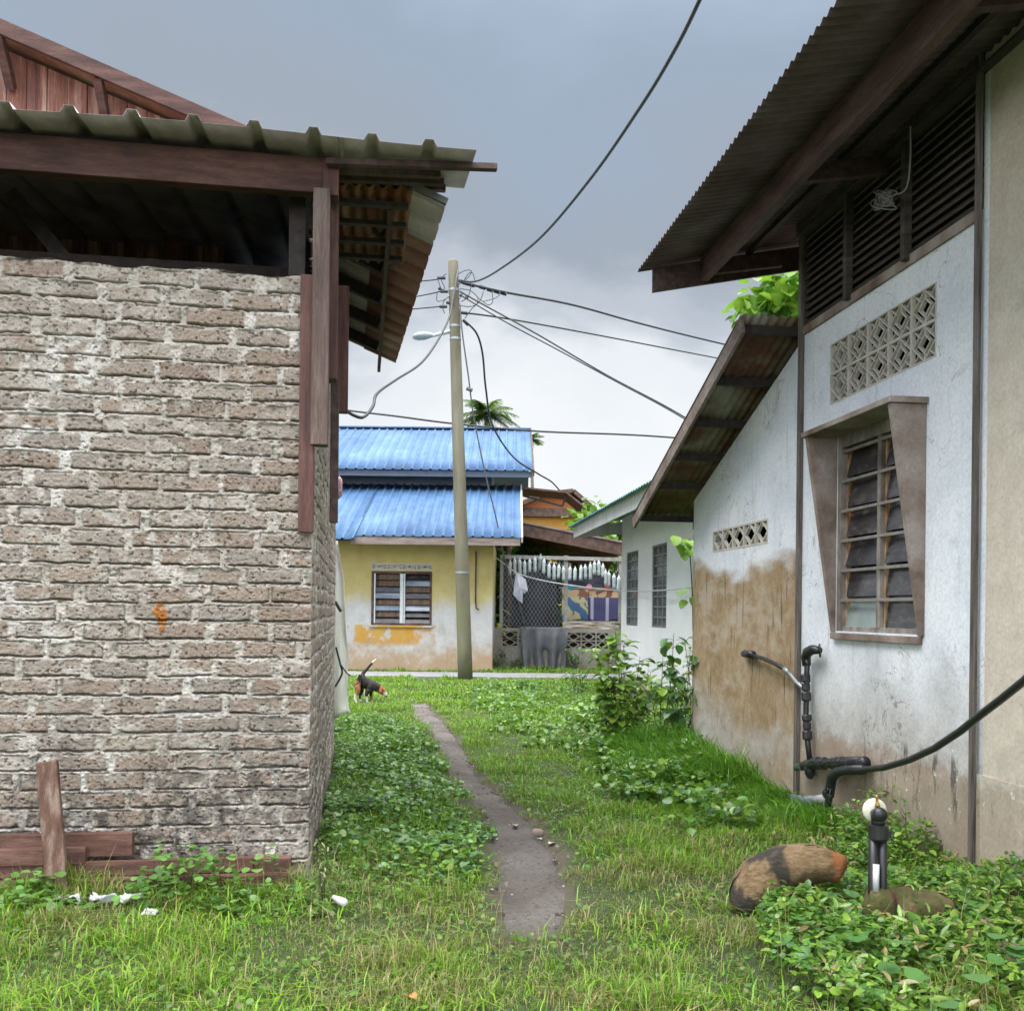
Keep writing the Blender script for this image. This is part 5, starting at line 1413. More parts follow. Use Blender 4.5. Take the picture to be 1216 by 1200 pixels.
# ------------------------------------------------------------------ white house on the right
M_WH = mat_noise('clean_white_render', [(.66, .68, .70), (.76, .77, .78)], 1.2, rough=.8, world=True, fine=.12)
M_TEAL = mat_noise('teal_roof_sheet', [(.04, .15, .17), (.09, .24, .26), (.16, .33, .34)], 2, rough=.5, world=True)
M_WFASC = mat_noise('streaked_white_fascia', [(.42, .42, .41), (.60, .60, .59)], 2, (3, 3, .5), rough=.8, world=True)
M_WPANE = mat_noise('grey_rippled_window_glass', [(.07, .08, .09), (.16, .17, .18)], 3, rough=.2, bump=0, fine=0, world=True)
M_GRILLE = mat_noise('grey_window_grille', [(.10, .11, .12), (.17, .18, .19)], 4, rough=.6, world=True)
wt_ = thing('white_house', 'clean white house with a teal roof edge and tall barred windows beyond the lean-to', 'house', tuple(CW))
hz0, hz1 = FW.pix(782, 745)[1], FW.pix(782, 646)[1]
wins = []
for x0, x1 in ((743.5, 757.5), (774, 791.5)):
    wins.append((min(FW.pix(x0, 700)[0], FW.pix(x1, 700)[0]), max(FW.pix(x0, 700)[0], FW.pix(x1, 700)[0])))
wins.append((FW.pix(823, 700)[0] - .8, FW.pix(822, 700)[0]))
ZW = FW.pix(737, 615)[1] + .1
mb = MB(); wall_holes(mb, FW, -8.5, .0, -.15, ZW, [(a, b, hz0, hz1) for a, b in wins]); mb.build('white_wall', M_WH, wt_)
mb = MB(); mb.quad(FW.pt(0, 0, -.1), FW.pt(0, -6, -.1), FW.pt(0, -6, ZW + 1), FW.pt(0, 0, ZW)); mb.quad(FW.pt(-8.5, -6, -.1), FW.pt(0, -6, -.1), FW.pt(0, -6, ZW + 1), FW.pt(-8.5, -6, ZW + 1))
mb.quad(FW.pt(-8.5, -.13, -.1), FW.pt(-8.5, -6, -.1), FW.pt(-8.5, -6, ZW + 1), FW.pt(-8.5, -.13, ZW)); mb.quad(FW.pt(-8.5, -.13, ZW - .05), FW.pt(0, -.13, ZW - .05), FW.pt(0, -6, ZW - .05), FW.pt(-8.5, -6, ZW - .05))
mb.build('rear_walls', M_WH, wt_)
for a, b in wins:
    w_ = MB(); w_.box(FW, a, a + .05, -.09, -.02, hz0, hz1); w_.box(FW, b - .05, b, -.09, -.02, hz0, hz1); w_.box(FW, a + .05, b - .05, -.09, -.021, hz0, hz0 + .05); w_.box(FW, a + .05, b - .05, -.09, -.021, hz1 - .05, hz1)
    wo = w_.build('barred_window', M_GRILLE, wt_); BASE[wo.name] = BASE[wt_.name]
    MB().box(FW, a + .05, b - .05, -.08, -.07, hz0 + .05, hz1 - .05).build('window_pane', M_WPANE, wo)
    g_ = MB()
    for k in range(1, 8): z_ = hz0 + (hz1 - hz0) * k / 8; g_.box(FW, a + .05, b - .05, -.05, -.035, z_ - .015, z_ + .015)
    for k in range(1, 3): s_ = a + (b - a) * k / 3; g_.box(FW, s_ - .013, s_ + .013, -.034, -.022, hz0 + .05, hz1 - .05)
    g_.build('grille', M_METAL, wo)
dWE, zWE = FW.pix_s(681, 633, .55)
tw = .17
MB().box8([FW.pt(.55, dWE, zWE - .12), FW.pt(-8.4, dWE, zWE - .12), FW.pt(-8.4, dWE - .03, zWE - .12), FW.pt(.55, dWE - .03, zWE - .12),
           FW.pt(.55, dWE, zWE + .16), FW.pt(-8.4, dWE, zWE + .16), FW.pt(-8.4, dWE - .03, zWE + .16), FW.pt(.55, dWE - .03, zWE + .16)]).build('eave_fascia', M_WFASC, wt_)
def f_wr(u, v): return FW.pt(u, v, zWE + .17 + (dWE - v) * tw + .018 * math.sin(u * 2 * math.pi / .2))
ribbed(f_wr, list(np.arange(-8.4, .64, .05)), [dWE + .14, dWE - 1, -3, -6], 'teal_roof', M_TEAL, wt_, smooth=True)
MB().box8([FW.pt(.50, dWE - .03, zWE - .12), FW.pt(.50, -6, zWE + .6), FW.pt(.53, -6, zWE + .6), FW.pt(.53, dWE - .03, zWE - .12), FW.pt(.50, dWE - .03, zWE + .14), FW.pt(.50, -6, zWE + 1.1), FW.pt(.53, -6, zWE + 1.1), FW.pt(.53, dWE - .03, zWE + .14)]).build('gable_board', M_WFASC, wt_)
mb = MB().quad(FW.pt(.5, dWE - .03, zWE - .05), FW.pt(-8.4, dWE - .03, zWE - .05), FW.pt(-8.4, .0, ZW - .02), FW.pt(.5, .0, ZW - .02)); mb.build('eave_soffit', M_WFASC, wt_)

# ------------------------------------------------------------------ planks, stake and litter at the brick wall
def plank(x0, x1, y0, y1, d0, d1, label, mat=M_WOOD_HL, tilt=0.0):
    sA, zA = FL.pix(x0, y0, d1); sB, zB = FL.pix(x1, y1, d1)
    mb = MB().box8([FL.pt(sB, d0, zB), FL.pt(sA, d0, zB + tilt), FL.pt(sA, d1, zB + tilt), FL.pt(sB, d1, zB), FL.pt(sB, d0, zA), FL.pt(sA, d0, zA + tilt), FL.pt(sA, d1, zA + tilt), FL.pt(sB, d1, zA)])
    tag(mb.build('timber_plank', mat, None, tuple(FL.pt((sA + sB) / 2, d0, min(zA, zB))), bevel=.004), label, 'plank', 'planks stacked along the brick wall')
plank(-90, 157, 994, 1016, .02, .07, 'short red brown plank, topmost against the brick wall behind the stake')
plank(-80, 101, 1011, 1026, .075, .13, 'shortest red brown plank lying just under the topmost one by the stake')
plank(-90, 345, 1030, 1053, .02, .09, 'long dark plank on edge under the two short planks, below the brickwork')
plank(-90, 300, 1028, 1035, .095, .12, 'thin long lath lying along the top of the lower planks', M_WOOD_HL)
plank(-90, 355, 1051, 1070, .125, .19, 'longest plank, lowest of the stack and nearest the grass')
sk0 = FL.pix(71, 1078, .30); sk1 = FL.pix(56, 904, .16)
k0, k1 = FL.pt(sk0[0], .30, -.08), FL.pt(sk1[0], .16, sk1[1])
mb = MB().bar(k0, k1, .105, .04, up=FL.n)
M_STAKE = wood('rotten_brown_stake', [(.055, .026, .016), (.15, .07, .045), (.30, .22, .17)], (8, 8, 1.5))
tag(mb.build('wooden_stake', M_STAKE, None, tuple(k0), bevel=.006), 'worn brown timber stake leaning upright against the planks', 'stake')
M_PLAS = mat_plain('white_plastic_film', (.46, .47, .48), .45)
def crumple(name, c, w, l, h, mat, label, cat, seed, rot=0.0):
    s = np.linspace(-1, 1, 16); S_, T_ = np.meshgrid(s, s, indexing='ij')
    Z_ = np.maximum((fbm(S_ * 2 + 4, T_ * 2 + 7, seed, 3) - .35) * 2.2 * h, .0) + .03
    x, y = S_ * w * (1 + .3 * (fbm(T_ * 2, T_ * 0, seed + 1, 2) - .5)), T_ * l * (1 + .4 * (fbm(S_ * 2 + 9, S_ * 0, seed + 2, 2) - .5))
    X = c[0] + x * math.cos(rot) - y * math.sin(rot); Yc = c[1] + x * math.sin(rot) + y * math.cos(rot)
    o = grid_mesh(name, X, Yc, c[2] + Z_, mat, None, base=(c[0], c[1], c[2]), smooth=False)
    m = o.modifiers.new('thickness', 'SOLIDIFY'); m.thickness = .003
    return tag(o, label, cat)
g_ = G(80, 1077); crumple('plastic_bag', (g_.x, g_.y, .0), .075, .025, .035, M_PLAS, 'crumpled white plastic bag in the grass at the foot of the stake', 'bag', 3)
g_ = G(137, 1078); crumple('plastic_bag', (g_.x, g_.y, .0), .12, .03, .045, M_PLAS, 'torn white plastic bag in the grass right of the stake', 'bag', 6)
g_ = G(178, 1092); crumple('plastic_bag', (g_.x, g_.y, .0), .035, .02, .02, M_PLAS, 'small grey white scrap of plastic below the seedlings', 'bag', 9)
g_ = G(405, 1086)
mb = MB().tube([(g_.x - .045, g_.y + .02, .085), (g_.x - .02, g_.y + .01, .075), (g_.x, g_.y, .068), (g_.x + .02, g_.y - .01, .062), (g_.x + .032, g_.y - .014, .058)], [.010, .016, .021, .021, .012], 10)
tag(mb.build('small_bottle', M_PLAS, None, (g_.x, g_.y, 0), smooth=True), 'small white bottle discarded in the grass by the corner of the brick house', 'bottle')
for i, (px, py, r, lab) in enumerate(((639, 990, .030, 'pale stone on the right side of the path in the middle'), (486 + 0, 1019, .02, 'x'), (697, 812, .04, 'x'))):
    if lab == 'x': continue
    g_ = G(px, py); tag(lump('small_stone', (g_.x, g_.y, .01), (r * 1.3, r, r * .8), M_STONE, 20 + i, n=12), lab, 'stone')
g_ = G(485 + 0, 1018)
g_ = G(484, 1019)
M_DRYLEAF = mat_plain('dry_brown_leaf', (.11, .07, .045), .8)
M_PALELEAF = mat_plain('bleached_dry_leaf', (.42, .37, .31), .8)
for i, (px, py, ln, rot, mt, lab) in enumerate(((612, 977, .09, .1, M_PALELEAF, 'bleached dry leaf lying across the middle of the path'), (655, 1001, .09, -.4, M_PALELEAF, 'bleached curled leaf on the right edge of the path'),
                                               (640, 996, .06, .7, M_PALELEAF, 'small bleached leaf beside the pale stone on the path'), (590, 1031, .05, .6, M_DRYLEAF, 'dark dry leaf on the left edge of the path'),
                                               (584, 1053, .035, .2, M_PALELEAF, 'tiny pale leaf on the left edge of the path lower down'), (660, 1018, .07, .2, M_DRYLEAF, 'brown dry leaf on the right edge of the path'),
                                               (487, 1192, .10, .6, M_PALELEAF, 'orange tan dry leaf in the grass at the bottom edge'))):
    g_ = G(px, py); zg = gzf(g_.x, g_.y) + (.012 if i < 6 else .05)
    R_ = Matrix.Rotation(rot, 3, 'Z')
    vs = [Vector(v) for v in LANCE]
    mb = MB().add([Vector((g_.x, g_.y, zg)) + R_ @ Vector((v.x * ln * 1.6, (v.y - .5) * ln, v.z * ln * 1.6)) for v in vs], LEAF_F)
    mt_ = mt if i < 6 else mat_plain('tan_dry_leaf', (.40, .20, .06), .8)
    tag(mb.build('dry_leaf', mt_, None, (g_.x, g_.y, zg), solid=.002), lab, 'leaf')
# white tarpaulin at the far end of the side wall
FT = Frame(P(398, 850, 12.2), (1, 0, 0), (0, -1, 0))
tx = lambda px: FT.pix(px, 760)[0]
M_TARP = mat_noise('dirty_white_tarpaulin', [(.52, .49, .41), (.72, .70, .63), (.78, .77, .73)], 2.5, (4, 4, .6), rough=.6, world=True)
s = np.linspace(0, 1, 16); z = np.linspace(0, 1, 40); S_, Z_ = np.meshgrid(s, z, indexing='ij')
z0t, z1t = FT.pix(405, 850)[1], FT.pix(402, 642)[1]
ed = np.interp(Z_, [0, .2, .5, .8, 1], [tx(416), tx(413.5), tx(411), tx(407), tx(400)]) + (fbm(Z_ * 6, Z_ * 0, 4, 3) - .5) * .05
ss = tx(378) + (ed - tx(378)) * S_
dd = .05 * np.sin(S_ * 11 + Z_ * 2) + .05 * (fbm(S_ * 4, Z_ * 5, 6, 3) - .5)
tp = grid_mesh('tarpaulin', FT.o.x + ss, FT.o.y - dd, z0t + (z1t - z0t) * Z_ + .03 * np.sin(S_ * 9) * (1 - Z_), M_TARP, None, base=tuple(P(400, 850, 12.2)))
m = tp.modifiers.new('thickness', 'SOLIDIFY'); m.thickness = .006
tag(tp, 'dirty white tarpaulin hanging at the far end of the brick house', 'tarpaulin')
mb = MB().tube(curve_pts([P(399, 768, 12.05), P(404, 788, 12.05), P(406, 800, 12.05), P(398, 815, 12.05)], 6), .012, 6)
mb.tube(curve_pts([P(404, 788, 12.05), P(412, 799, 12.05), P(417, 802, 12.05)], 5), .009, 6)
tag(mb.build('black_cord', M_WIRE, None, tuple(P(404, 790, 12.05))), 'black cord tied around the white tarpaulin', 'cord')
mb = MB().tube([P(398, 714, 12.05), P(405, 726, 12.05)], .02, 6)
tag(mb.build('short_stick', M_WIRE, None, tuple(P(400, 718, 12.05))), 'short black stick poking out over the tarpaulin', 'stick')
ctr = P(400, 578, 11.0)
tag(lump('pink_bag', tuple(ctr), (.055, .05, .11), mat_plain('pink_plastic', (.55, .32, .36), .5), 31, amp=.5), 'crumpled pink plastic bag hung at the end of the brick house', 'bag')
# tangle of wire under the eaves
mb = MB()
for k in range(7):
    a = [W(1052 + RNG.uniform(-18, 14), 238 + RNG.uniform(-12, 12), .16 + RNG.uniform(-.03, .03)) for _ in range(5)]
    mb.tube(curve_pts(a + [a[0]], 6), .004, 5)
mb.tube(curve_pts([W(1081, 150, .2), W(1081, 190, .16), W(1076, 224, .14), W(1060, 232, .15)], 6), .006, 5)
tag(mb.build('wire_tangle', mat_plain('grey_bare_wire', (.22, .22, .22), .5), None, tuple(W(1055, 238, .15))), 'tangled loop of thin grey wire hanging under the eaves by the louvred band', 'wire')
# ------------------------------------------------------------------ vegetation
M_GRASS = mat_leaf('grass_blades', .45, .30, .4)
M_LEAF = mat_leaf('glossy_leaves', .28, .25, .5)
M_TREE = mat_leaf('tree_leaves', .42, .35, .4)
M_STEM = mat_noise('green_brown_stem', [(.05, .06, .02), (.10, .10, .04)], 9, rough=.8, world=True)
M_BARK = mat_noise('grey_brown_bark', [(.07, .055, .04), (.15, .125, .10)], 4, (3, 3, .6), rough=.9, world=True)

def local(fr, x, y):
    return (x - fr.o.x) * fr.a.x + (y - fr.o.y) * fr.a.y, (x - fr.o.x) * fr.n.x + (y - fr.o.y) * fr.n.y
def free(x, y, mL=.10, mR=.02):
    """outside houses, planks and path"""
    s, d = local(FL, x, y)
    inL = (s > -.03) & (d < mL) & (d > -5)
    s2, d2 = local(FL_SIDE, x, y); inL |= (d2 < .02) & (s2 > -.02) & (s2 < 5)
    s3, d3 = local(FR, x, y); inR = (d3 < mR) & (s3 < S_FARW)
    s4, d4 = local(FW, x, y); inR |= (d4 < .02) & (s4 < 0)
    s5, d5 = local(FB, x, y); inB = (s5 > -.05) & (d5 < .03)
    return ~(inL | inR | inB | ((y > 21.3) & (y < 22.8)))
S_FARW = sF
def in_poly(pxpoly, x, y, jit=.12, seed=1):
    q = np.array([(G(a, b).x, G(a, b).y) for a, b in pxpoly])
    x = x + (fbm(x * 2.3, y * 2.3, seed, 3) - .5) * jit * 4; y = y + (fbm(x * 2.3 + 50, y * 2.3, seed + 5, 3) - .5) * jit * 6
    ins = np.zeros(len(x), bool)
    j = len(q) - 1
    for i in range(len(q)):
        c = ((q[i, 1] > y) != (q[j, 1] > y)) & (x < (q[j, 0] - q[i, 0]) * (y - q[i, 1]) / (q[j, 1] - q[i, 1] + 1e-12) + q[i, 0])
        ins ^= c; j = i
    return ins
PATCH_A = [(372, 900), (400, 862), (440, 850), (500, 868), (520, 905), (552, 960), (572, 1010), (562, 1040), (520, 1046), (400, 1052), (366, 1040)]
PATCH_B = [(545, 822), (600, 812), (700, 812), (745, 850), (760, 890), (680, 900), (600, 868), (560, 845)]
PATCH_C = [(690, 850), (830, 850), (840, 920), (905, 1000), (820, 985), (740, 935), (690, 890)]
PATCH_D = [(915, 1100), (945, 1068), (990, 1030), (1005, 1000), (1060, 985), (1300, 1030), (1300, 1230), (985, 1230), (930, 1170), (905, 1130)]
PATCH_E = [(-60, 1060), (90, 1066), (180, 1062), (300, 1068), (425, 1072), (395, 1092), (300, 1094), (150, 1092), (-60, 1100)]

def blades(name, x, y, h, w, bend, yaw, col, mat, label=None):
    n = len(x)
    z = gz(x, y) - .005
    on = np.zeros_like(x)
    cx, sy = np.cos(yaw), np.sin(yaw)
    # lean direction (cx,sy), width across it
    V = np.zeros((n, 5, 3))
    hw = w / 2
    for k, (t, ww) in enumerate(((0, 1), (.5, .8))):
        ox = bend * h * t * t; oz = h * t * (1 - .35 * bend * t)
        for m, sg in enumerate((-1, 1)):
            V[:, k * 2 + m, 0] = x + cx * ox - sy * hw * ww * sg
            V[:, k * 2 + m, 1] = y + sy * ox + cx * hw * ww * sg
            V[:, k * 2 + m, 2] = z + oz
    V[:, 4, 0] = x + cx * bend * h; V[:, 4, 1] = y + sy * bend * h; V[:, 4, 2] = z + h * (1 - .55 * np.minimum(bend, 1.3))
    lt = np.array([0, 1, 3, 2, 2, 3, 4]); L = (lt[None] + 5 * np.arange(n)[:, None]).ravel()
    S = (np.array([0, 4])[None] + 7 * np.arange(n)[:, None]).ravel()
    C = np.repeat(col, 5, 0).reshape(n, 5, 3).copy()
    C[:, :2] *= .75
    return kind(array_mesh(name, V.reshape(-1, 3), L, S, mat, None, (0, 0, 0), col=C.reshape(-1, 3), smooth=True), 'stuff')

def samp(x0, x1, y0, y1, dens):
    n = int((x1 - x0) * (y1 - y0) * dens)
    return RNG.uniform(x0, x1, n), RNG.uniform(y0, y1, n)
GREEN = np.array([.155, .325, .014]); DEEP = np.array([.085, .235, .014]); LIME = np.array([.235, .385, .022]); STRAW = np.array([.33, .28, .12]); OLIVE = np.array([.165, .165, .050])
def grass_colour(x, y, dry):
    n = len(x)
    a = fbm(x * 1.3 + 7, y * 1.3, 51, 3)[:, None]; r = RNG.random((n, 1))
    c = GREEN * (1 - a) + LIME * a
    c = np.where(r < .25, DEEP, c)
    d = RNG.random(n) < dry
    sc = np.where(RNG.random((n, 1)) < .5, STRAW, OLIVE)
    c = np.where(d[:, None], sc, c)
    return c * RNG.uniform(.75, 1.2, (n, 1))
parts_ = []
for (x0, x1, y0, y1, dens, hm, w) in ((-3.4, 3.3, 2.3, 3.6, 2200, .085, .0048), (-3.1, 2.9, 3.6, 4.6, 6200, .080, .0042), (-2.9, 2.9, 4.6, 5.8, 5000, .075, .0045), (-1.5, 2.7, 5.8, 8, 3600, .062, .0055), (-2.0, 2.5, 8, 12, 2300, .058, .0075),
                                      (-3.2, 2.8, 12, 16, 1300, .060, .010), (-5, 3.2, 16, 21.4, 800, .065, .014), (-8, 5, 22.7, 25.4, 500, .075, .018)):
    x, y = samp(x0, x1, y0, y1, dens)
    ok = free(x, y) & ~on_path(x, y, .015 + .05 * (RNG.random(len(x)) < .3))
    inA = in_poly(PATCH_A, x, y, .06, 3); inD = in_poly(PATCH_D, x, y, .08, 9)
    ok &= ~(inA & (RNG.random(len(x)) < .40)) & ~(inD & (RNG.random(len(x)) < .35))
    # thin, trodden turf near the mouth of the path
    l, r = path_edges(y); dp_ = np.minimum(np.abs(x - l), np.abs(x - r))
    worn = np.exp(-(dp_ / .22) ** 2) * (y < 9)
    mouth = np.exp(-(((x - G(640, 1110).x) / .55) ** 2 + ((y - 4.35) / .30) ** 2))
    wr_ = np.exp(-(((x - G(780, 1060).x) / .7) ** 2 + ((y - 4.9) / .8) ** 2))
    bare = sstep(.50, .68, fbm(x * 2.6, y * 2.6, 71, 4))
    ok &= RNG.random(len(x)) > np.clip(worn * .22 + mouth * .30 + wr_ * .25 + bare * .30, 0, .85)
    x, y, worn, mouth, wr_ = x[ok], y[ok], worn[ok], mouth[ok], wr_[ok]
    tuft = fbm(x * 2.2, y * 2.2, 81, 4)
    h = hm * (.45 + 1.5 * sstep(.35, .72, tuft)) * RNG.uniform(.5, 1.45, len(x)) * (1 - .55 * np.clip(worn + mouth * .5 + wr_ * .4, 0, 1))
    s_, d_l = local(FL, x, y)
    edge = np.exp(-np.abs(d_l - .25) / .25) * (s_ > 0) * (y < 6)
    h = h * (1 + .6 * edge)
    dryp = np.clip(.17 + .55 * sstep(.50, .70, fbm(x * 1.5 + 30, y * 1.5, 91, 4)) * (y < 6.5) + .3 * wr_ + .25 * mouth + .15 * worn + .14 * (y < 4.7), 0, .8)
    parts_.append((x, y, h, np.full(len(x), w) * RNG.uniform(.7, 1.3, len(x)), RNG.uniform(.2, 1.15, len(x)), RNG.uniform(0, 6.283, len(x)), grass_colour(x, y, dryp)))
# broad arching blades in tufts
for (x0, x1, y0, y1, dens, hm, w) in ((-3.4, 3.2, 2.5, 5.6, 950, .13, .0065), (-1.3, 2.6, 5.6, 9, 420, .11, .008), (-2, 2.5, 9, 15, 200, .11, .011)):
    x, y = samp(x0, x1, y0, y1, dens); tf = fbm(x * 3.0 + 3, y * 3.0, 83, 4)
    ok = free(x, y, .2) & ~on_path(x, y, .04) & (RNG.random(len(x)) < sstep(.36, .66, tf)) & ~in_poly(PATCH_D, x, y, .08, 9) & ~in_poly(PATCH_A, x, y, .06, 3)
    l, r = path_edges(y); ok &= RNG.random(len(x)) > .8 * np.exp(-(np.minimum(np.abs(x - l), np.abs(x - r)) / .18) ** 2) * (y < 9)
    x, y = x[ok], y[ok]
    parts_.append((x, y, hm * RNG.uniform(.5, 1.5, len(x)), np.full(len(x), w) * RNG.uniform(.7, 1.3, len(x)), RNG.uniform(.5, 1.7, len(x)), RNG.uniform(0, 6.283, len(x)),
                   grass_colour(x, y, np.clip(.08 + .5 * sstep(.52, .7, fbm(x * 1.5 + 30, y * 1.5, 91, 4)), 0, .7))))
# taller flowering stalks and seed heads in the front
x, y = samp(-2.8, 2.6, 3.4, 5.4, 26); ok = free(x, y, .22) & ~on_path(x, y, .1); x, y = x[ok], y[ok]
parts_.append((x, y, RNG.uniform(.14, .40, len(x)), np.full(len(x), .003), RNG.uniform(.05, .5, len(x)), RNG.uniform(0, 6.283, len(x)), np.tile(STRAW * 1.1, (len(x), 1))))
A = [np.concatenate(k) for k in zip(*parts_)]
blades('grass', *A, M_GRASS)
print('blades', len(A[0]))
# long lush grass along the plastered wall
def wall_grass():
    n = 12500
    s = RNG.uniform(-1.2, 3.0, n); d = np.abs(RNG.normal(0, .42, n)) + .04
    keep = (d < 1.15) & (RNG.random(n) < .35 + .65 * sstep(-.55, .2, s)) & ~((s < -.15) & (d > .55))
    s, d = s[keep], d[keep]
    x = FR.o.x + FR.a.x * s + FR.n.x * d; y = FR.o.y + FR.a.y * s + FR.n.y * d
    h = RNG.uniform(.22, .58, len(x)) * (.6 + .6 * fbm(x * 2, y * 2, 14, 2)) * np.clip(1.25 - d * .55, .4, 1) * np.where(s < -.1, .62, 1) * (1 - .55 * np.exp(-((s - .15) / .5) ** 2))
    c = np.where(RNG.random((len(x), 1)) < .6, np.array([.07, .21, .016]), np.array([.16, .36, .028])) * RNG.uniform(.7, 1.3, (len(x), 1))
    yaw = np.arctan2(FR.n.y, FR.n.x) + RNG.normal(0, 1.0, len(x))
    return x, y, h, RNG.uniform(.006, .013, len(x)), RNG.uniform(.35, 1.25, len(x)), yaw, c
blades('long_grass', *wall_grass(), M_GRASS)

def leaf_patch(name, poly, box_, dens, size, hmax, cols, tmpl, seed, hfun=None, tilt=.45, mat=M_LEAF, jit=.08, thin=None):
    x, y = samp(*box_, dens)
    ok = in_poly(poly, x, y, jit, seed) & free(x, y, .06 if name != 'seedling_mat' else .195) & ~on_path(x, y, -.02)
    if thin is not None: ok &= RNG.random(len(x)) < thin(x, y)
    x, y = x[ok], y[ok]; n = len(x)
    lump_ = fbm(x * 2.4, y * 2.4, seed + 3, 3)
    hm = hmax * (.35 + 1.1 * sstep(.3, .75, lump_))
    if hfun is not None: hm = hm * hfun(x, y)
    z = gz(x, y) + hm * RNG.random(n) ** .6 + .01
    yaw = RNG.uniform(0, 6.283, n)
    tl = RNG.normal(0, tilt, n)
    c = np.array(cols)[RNG.integers(0, len(cols), n)] * RNG.uniform(.7, 1.25, (n, 1))
    sz = RNG.uniform(size[0], size[1], n)
    return kind(scatter(name, tmpl, LEAF_F, np.stack([x, y, z], 1), rots(yaw, tl, RNG.uniform(0, 6.283, n)), sz, c, mat), 'stuff')
cA = [(.10, .22, .055), (.12, .25, .05), (.17, .30, .035), (.08, .18, .05)]
leaf_patch('creeping_leaves', PATCH_A, (-2.2, .2, 5.3, 15.2), 1500, (.024, .046), .075, cA, ROUND, 21, tilt=.52, jit=.16, thin=lambda x, y: .25 + .75 * sstep(.3, .55, fbm(x * 1.8, y * 1.8, 65, 4)))
leaf_patch('clover_cover', PATCH_B, (-1.2, 2.2, 9.5, 20.5), 620, (.03, .065), .085, [(.085, .19, .035), (.13, .25, .03), (.06, .15, .035), (.16, .28, .03)], ROUND, 27, tilt=.5, jit=.35, thin=lambda x, y: .2 + .8 * sstep(.3, .6, fbm(x * 1.3, y * 1.3, 68, 4)))
leaf_patch('broad_leaf_cover', PATCH_C, (.3, 2.4, 6.0, 15.0), 900, (.03, .09), .17, [(.055, .145, .028), (.085, .20, .03), (.13, .26, .03), (.07, .165, .04), (.18, .30, .035)], OVAL, 33, tilt=.6, jit=.30, thin=lambda x, y: .25 + .75 * sstep(.34, .6, fbm(x * 1.7, y * 1.7, 67, 4)))
def hD(x, y):
    s, d = local(FR, x, y)
    return 1 + 1.0 * np.exp(-np.maximum(d, 0) / .3) - .5 * np.exp(-((x - g0.x - .12) ** 2 / .09 + (y - g0.y) ** 2 / .035))
leaf_patch('undergrowth', PATCH_D, (.7, 3.0, 3.0, 7.0), 3300, (.018, .048), .125, [(.075, .18, .03), (.105, .23, .034), (.15, .28, .035), (.065, .16, .04), (.20, .33, .045)], OVAL, 39, hfun=hD, tilt=.55, jit=.06,
           thin=lambda x, y: .35 + .65 * sstep(.25, .5, fbm(x * 3, y * 3, 66, 3)) )
# small turf weeds and path grit
x, y = samp(-3.2, 3.0, 2.6, 9.5, 620); ok = free(x, y, .2) & ~on_path(x, y, .0) & (RNG.random(len(x)) < .3 + .7 * sstep(.4, .65, fbm(x * 2.1 + 9, y * 2.1, 87, 3))); x, y = x[ok], y[ok]; n = len(x)
kind(scatter('turf_weeds', ROUND, LEAF_F, np.stack([x, y, gz(x, y) + RNG.uniform(.012, .06, n)], 1), rots(RNG.uniform(0, 6.28, n), RNG.normal(0, .5, n), RNG.uniform(0, 6.28, n)), RNG.uniform(.012, .028, n),
             np.array([(.09, .20, .03), (.13, .25, .03), (.07, .15, .03), (.16, .17, .06)])[RNG.integers(0, 4, n)] * RNG.uniform(.7, 1.2, (n, 1)), M_GRASS), 'stuff')
PEB = [(-.5, -.5, 0), (.5, -.45, 0), (.45, .5, 0), (-.5, .45, 0), (-.25, -.3, .45), (.3, -.2, .5), (.2, .3, .4), (-.3, .2, .55)]
PEBF = [(0, 1, 5, 4), (1, 2, 6, 5), (2, 3, 7, 6), (3, 0, 4, 7), (4, 5, 6, 7)]
x, y = samp(-1.4, .6, Y_P0, Y_P1, 800); ok = on_path(x, y, .08) & (RNG.random(len(x)) < .25 + .75 * sstep(.45, .65, fbm(x * 3, y * 3, 88, 3))); x, y = x[ok], y[ok]; n = len(x)
M_GRIT = mat_leaf('path_grit', .9, 0.0, .2)
kind(scatter('path_grit', PEB, PEBF, np.stack([x, y, gz(x, y) - .020], 1), rots(RNG.uniform(0, 6.28, n), RNG.normal(0, .2, n)), RNG.uniform(.006, .024, n) * (RNG.random(n) ** 1.5 + .35),
             np.array([(.10, .08, .065), (.17, .145, .125), (.28, .25, .22), (.06, .045, .035)])[RNG.integers(0, 4, n)], M_GRIT), 'stuff')
# a second, narrower leaved species and dead leaves mixed into the undergrowth
leaf_patch('narrow_leaf_weeds', PATCH_D, (.7, 3.0, 3.0, 7.0), 900, (.03, .075), .15, [(.15, .28, .04), (.11, .22, .035), (.20, .30, .06), (.26, .21, .09)], LANCE, 41, hfun=hD, tilt=.8, jit=.10)
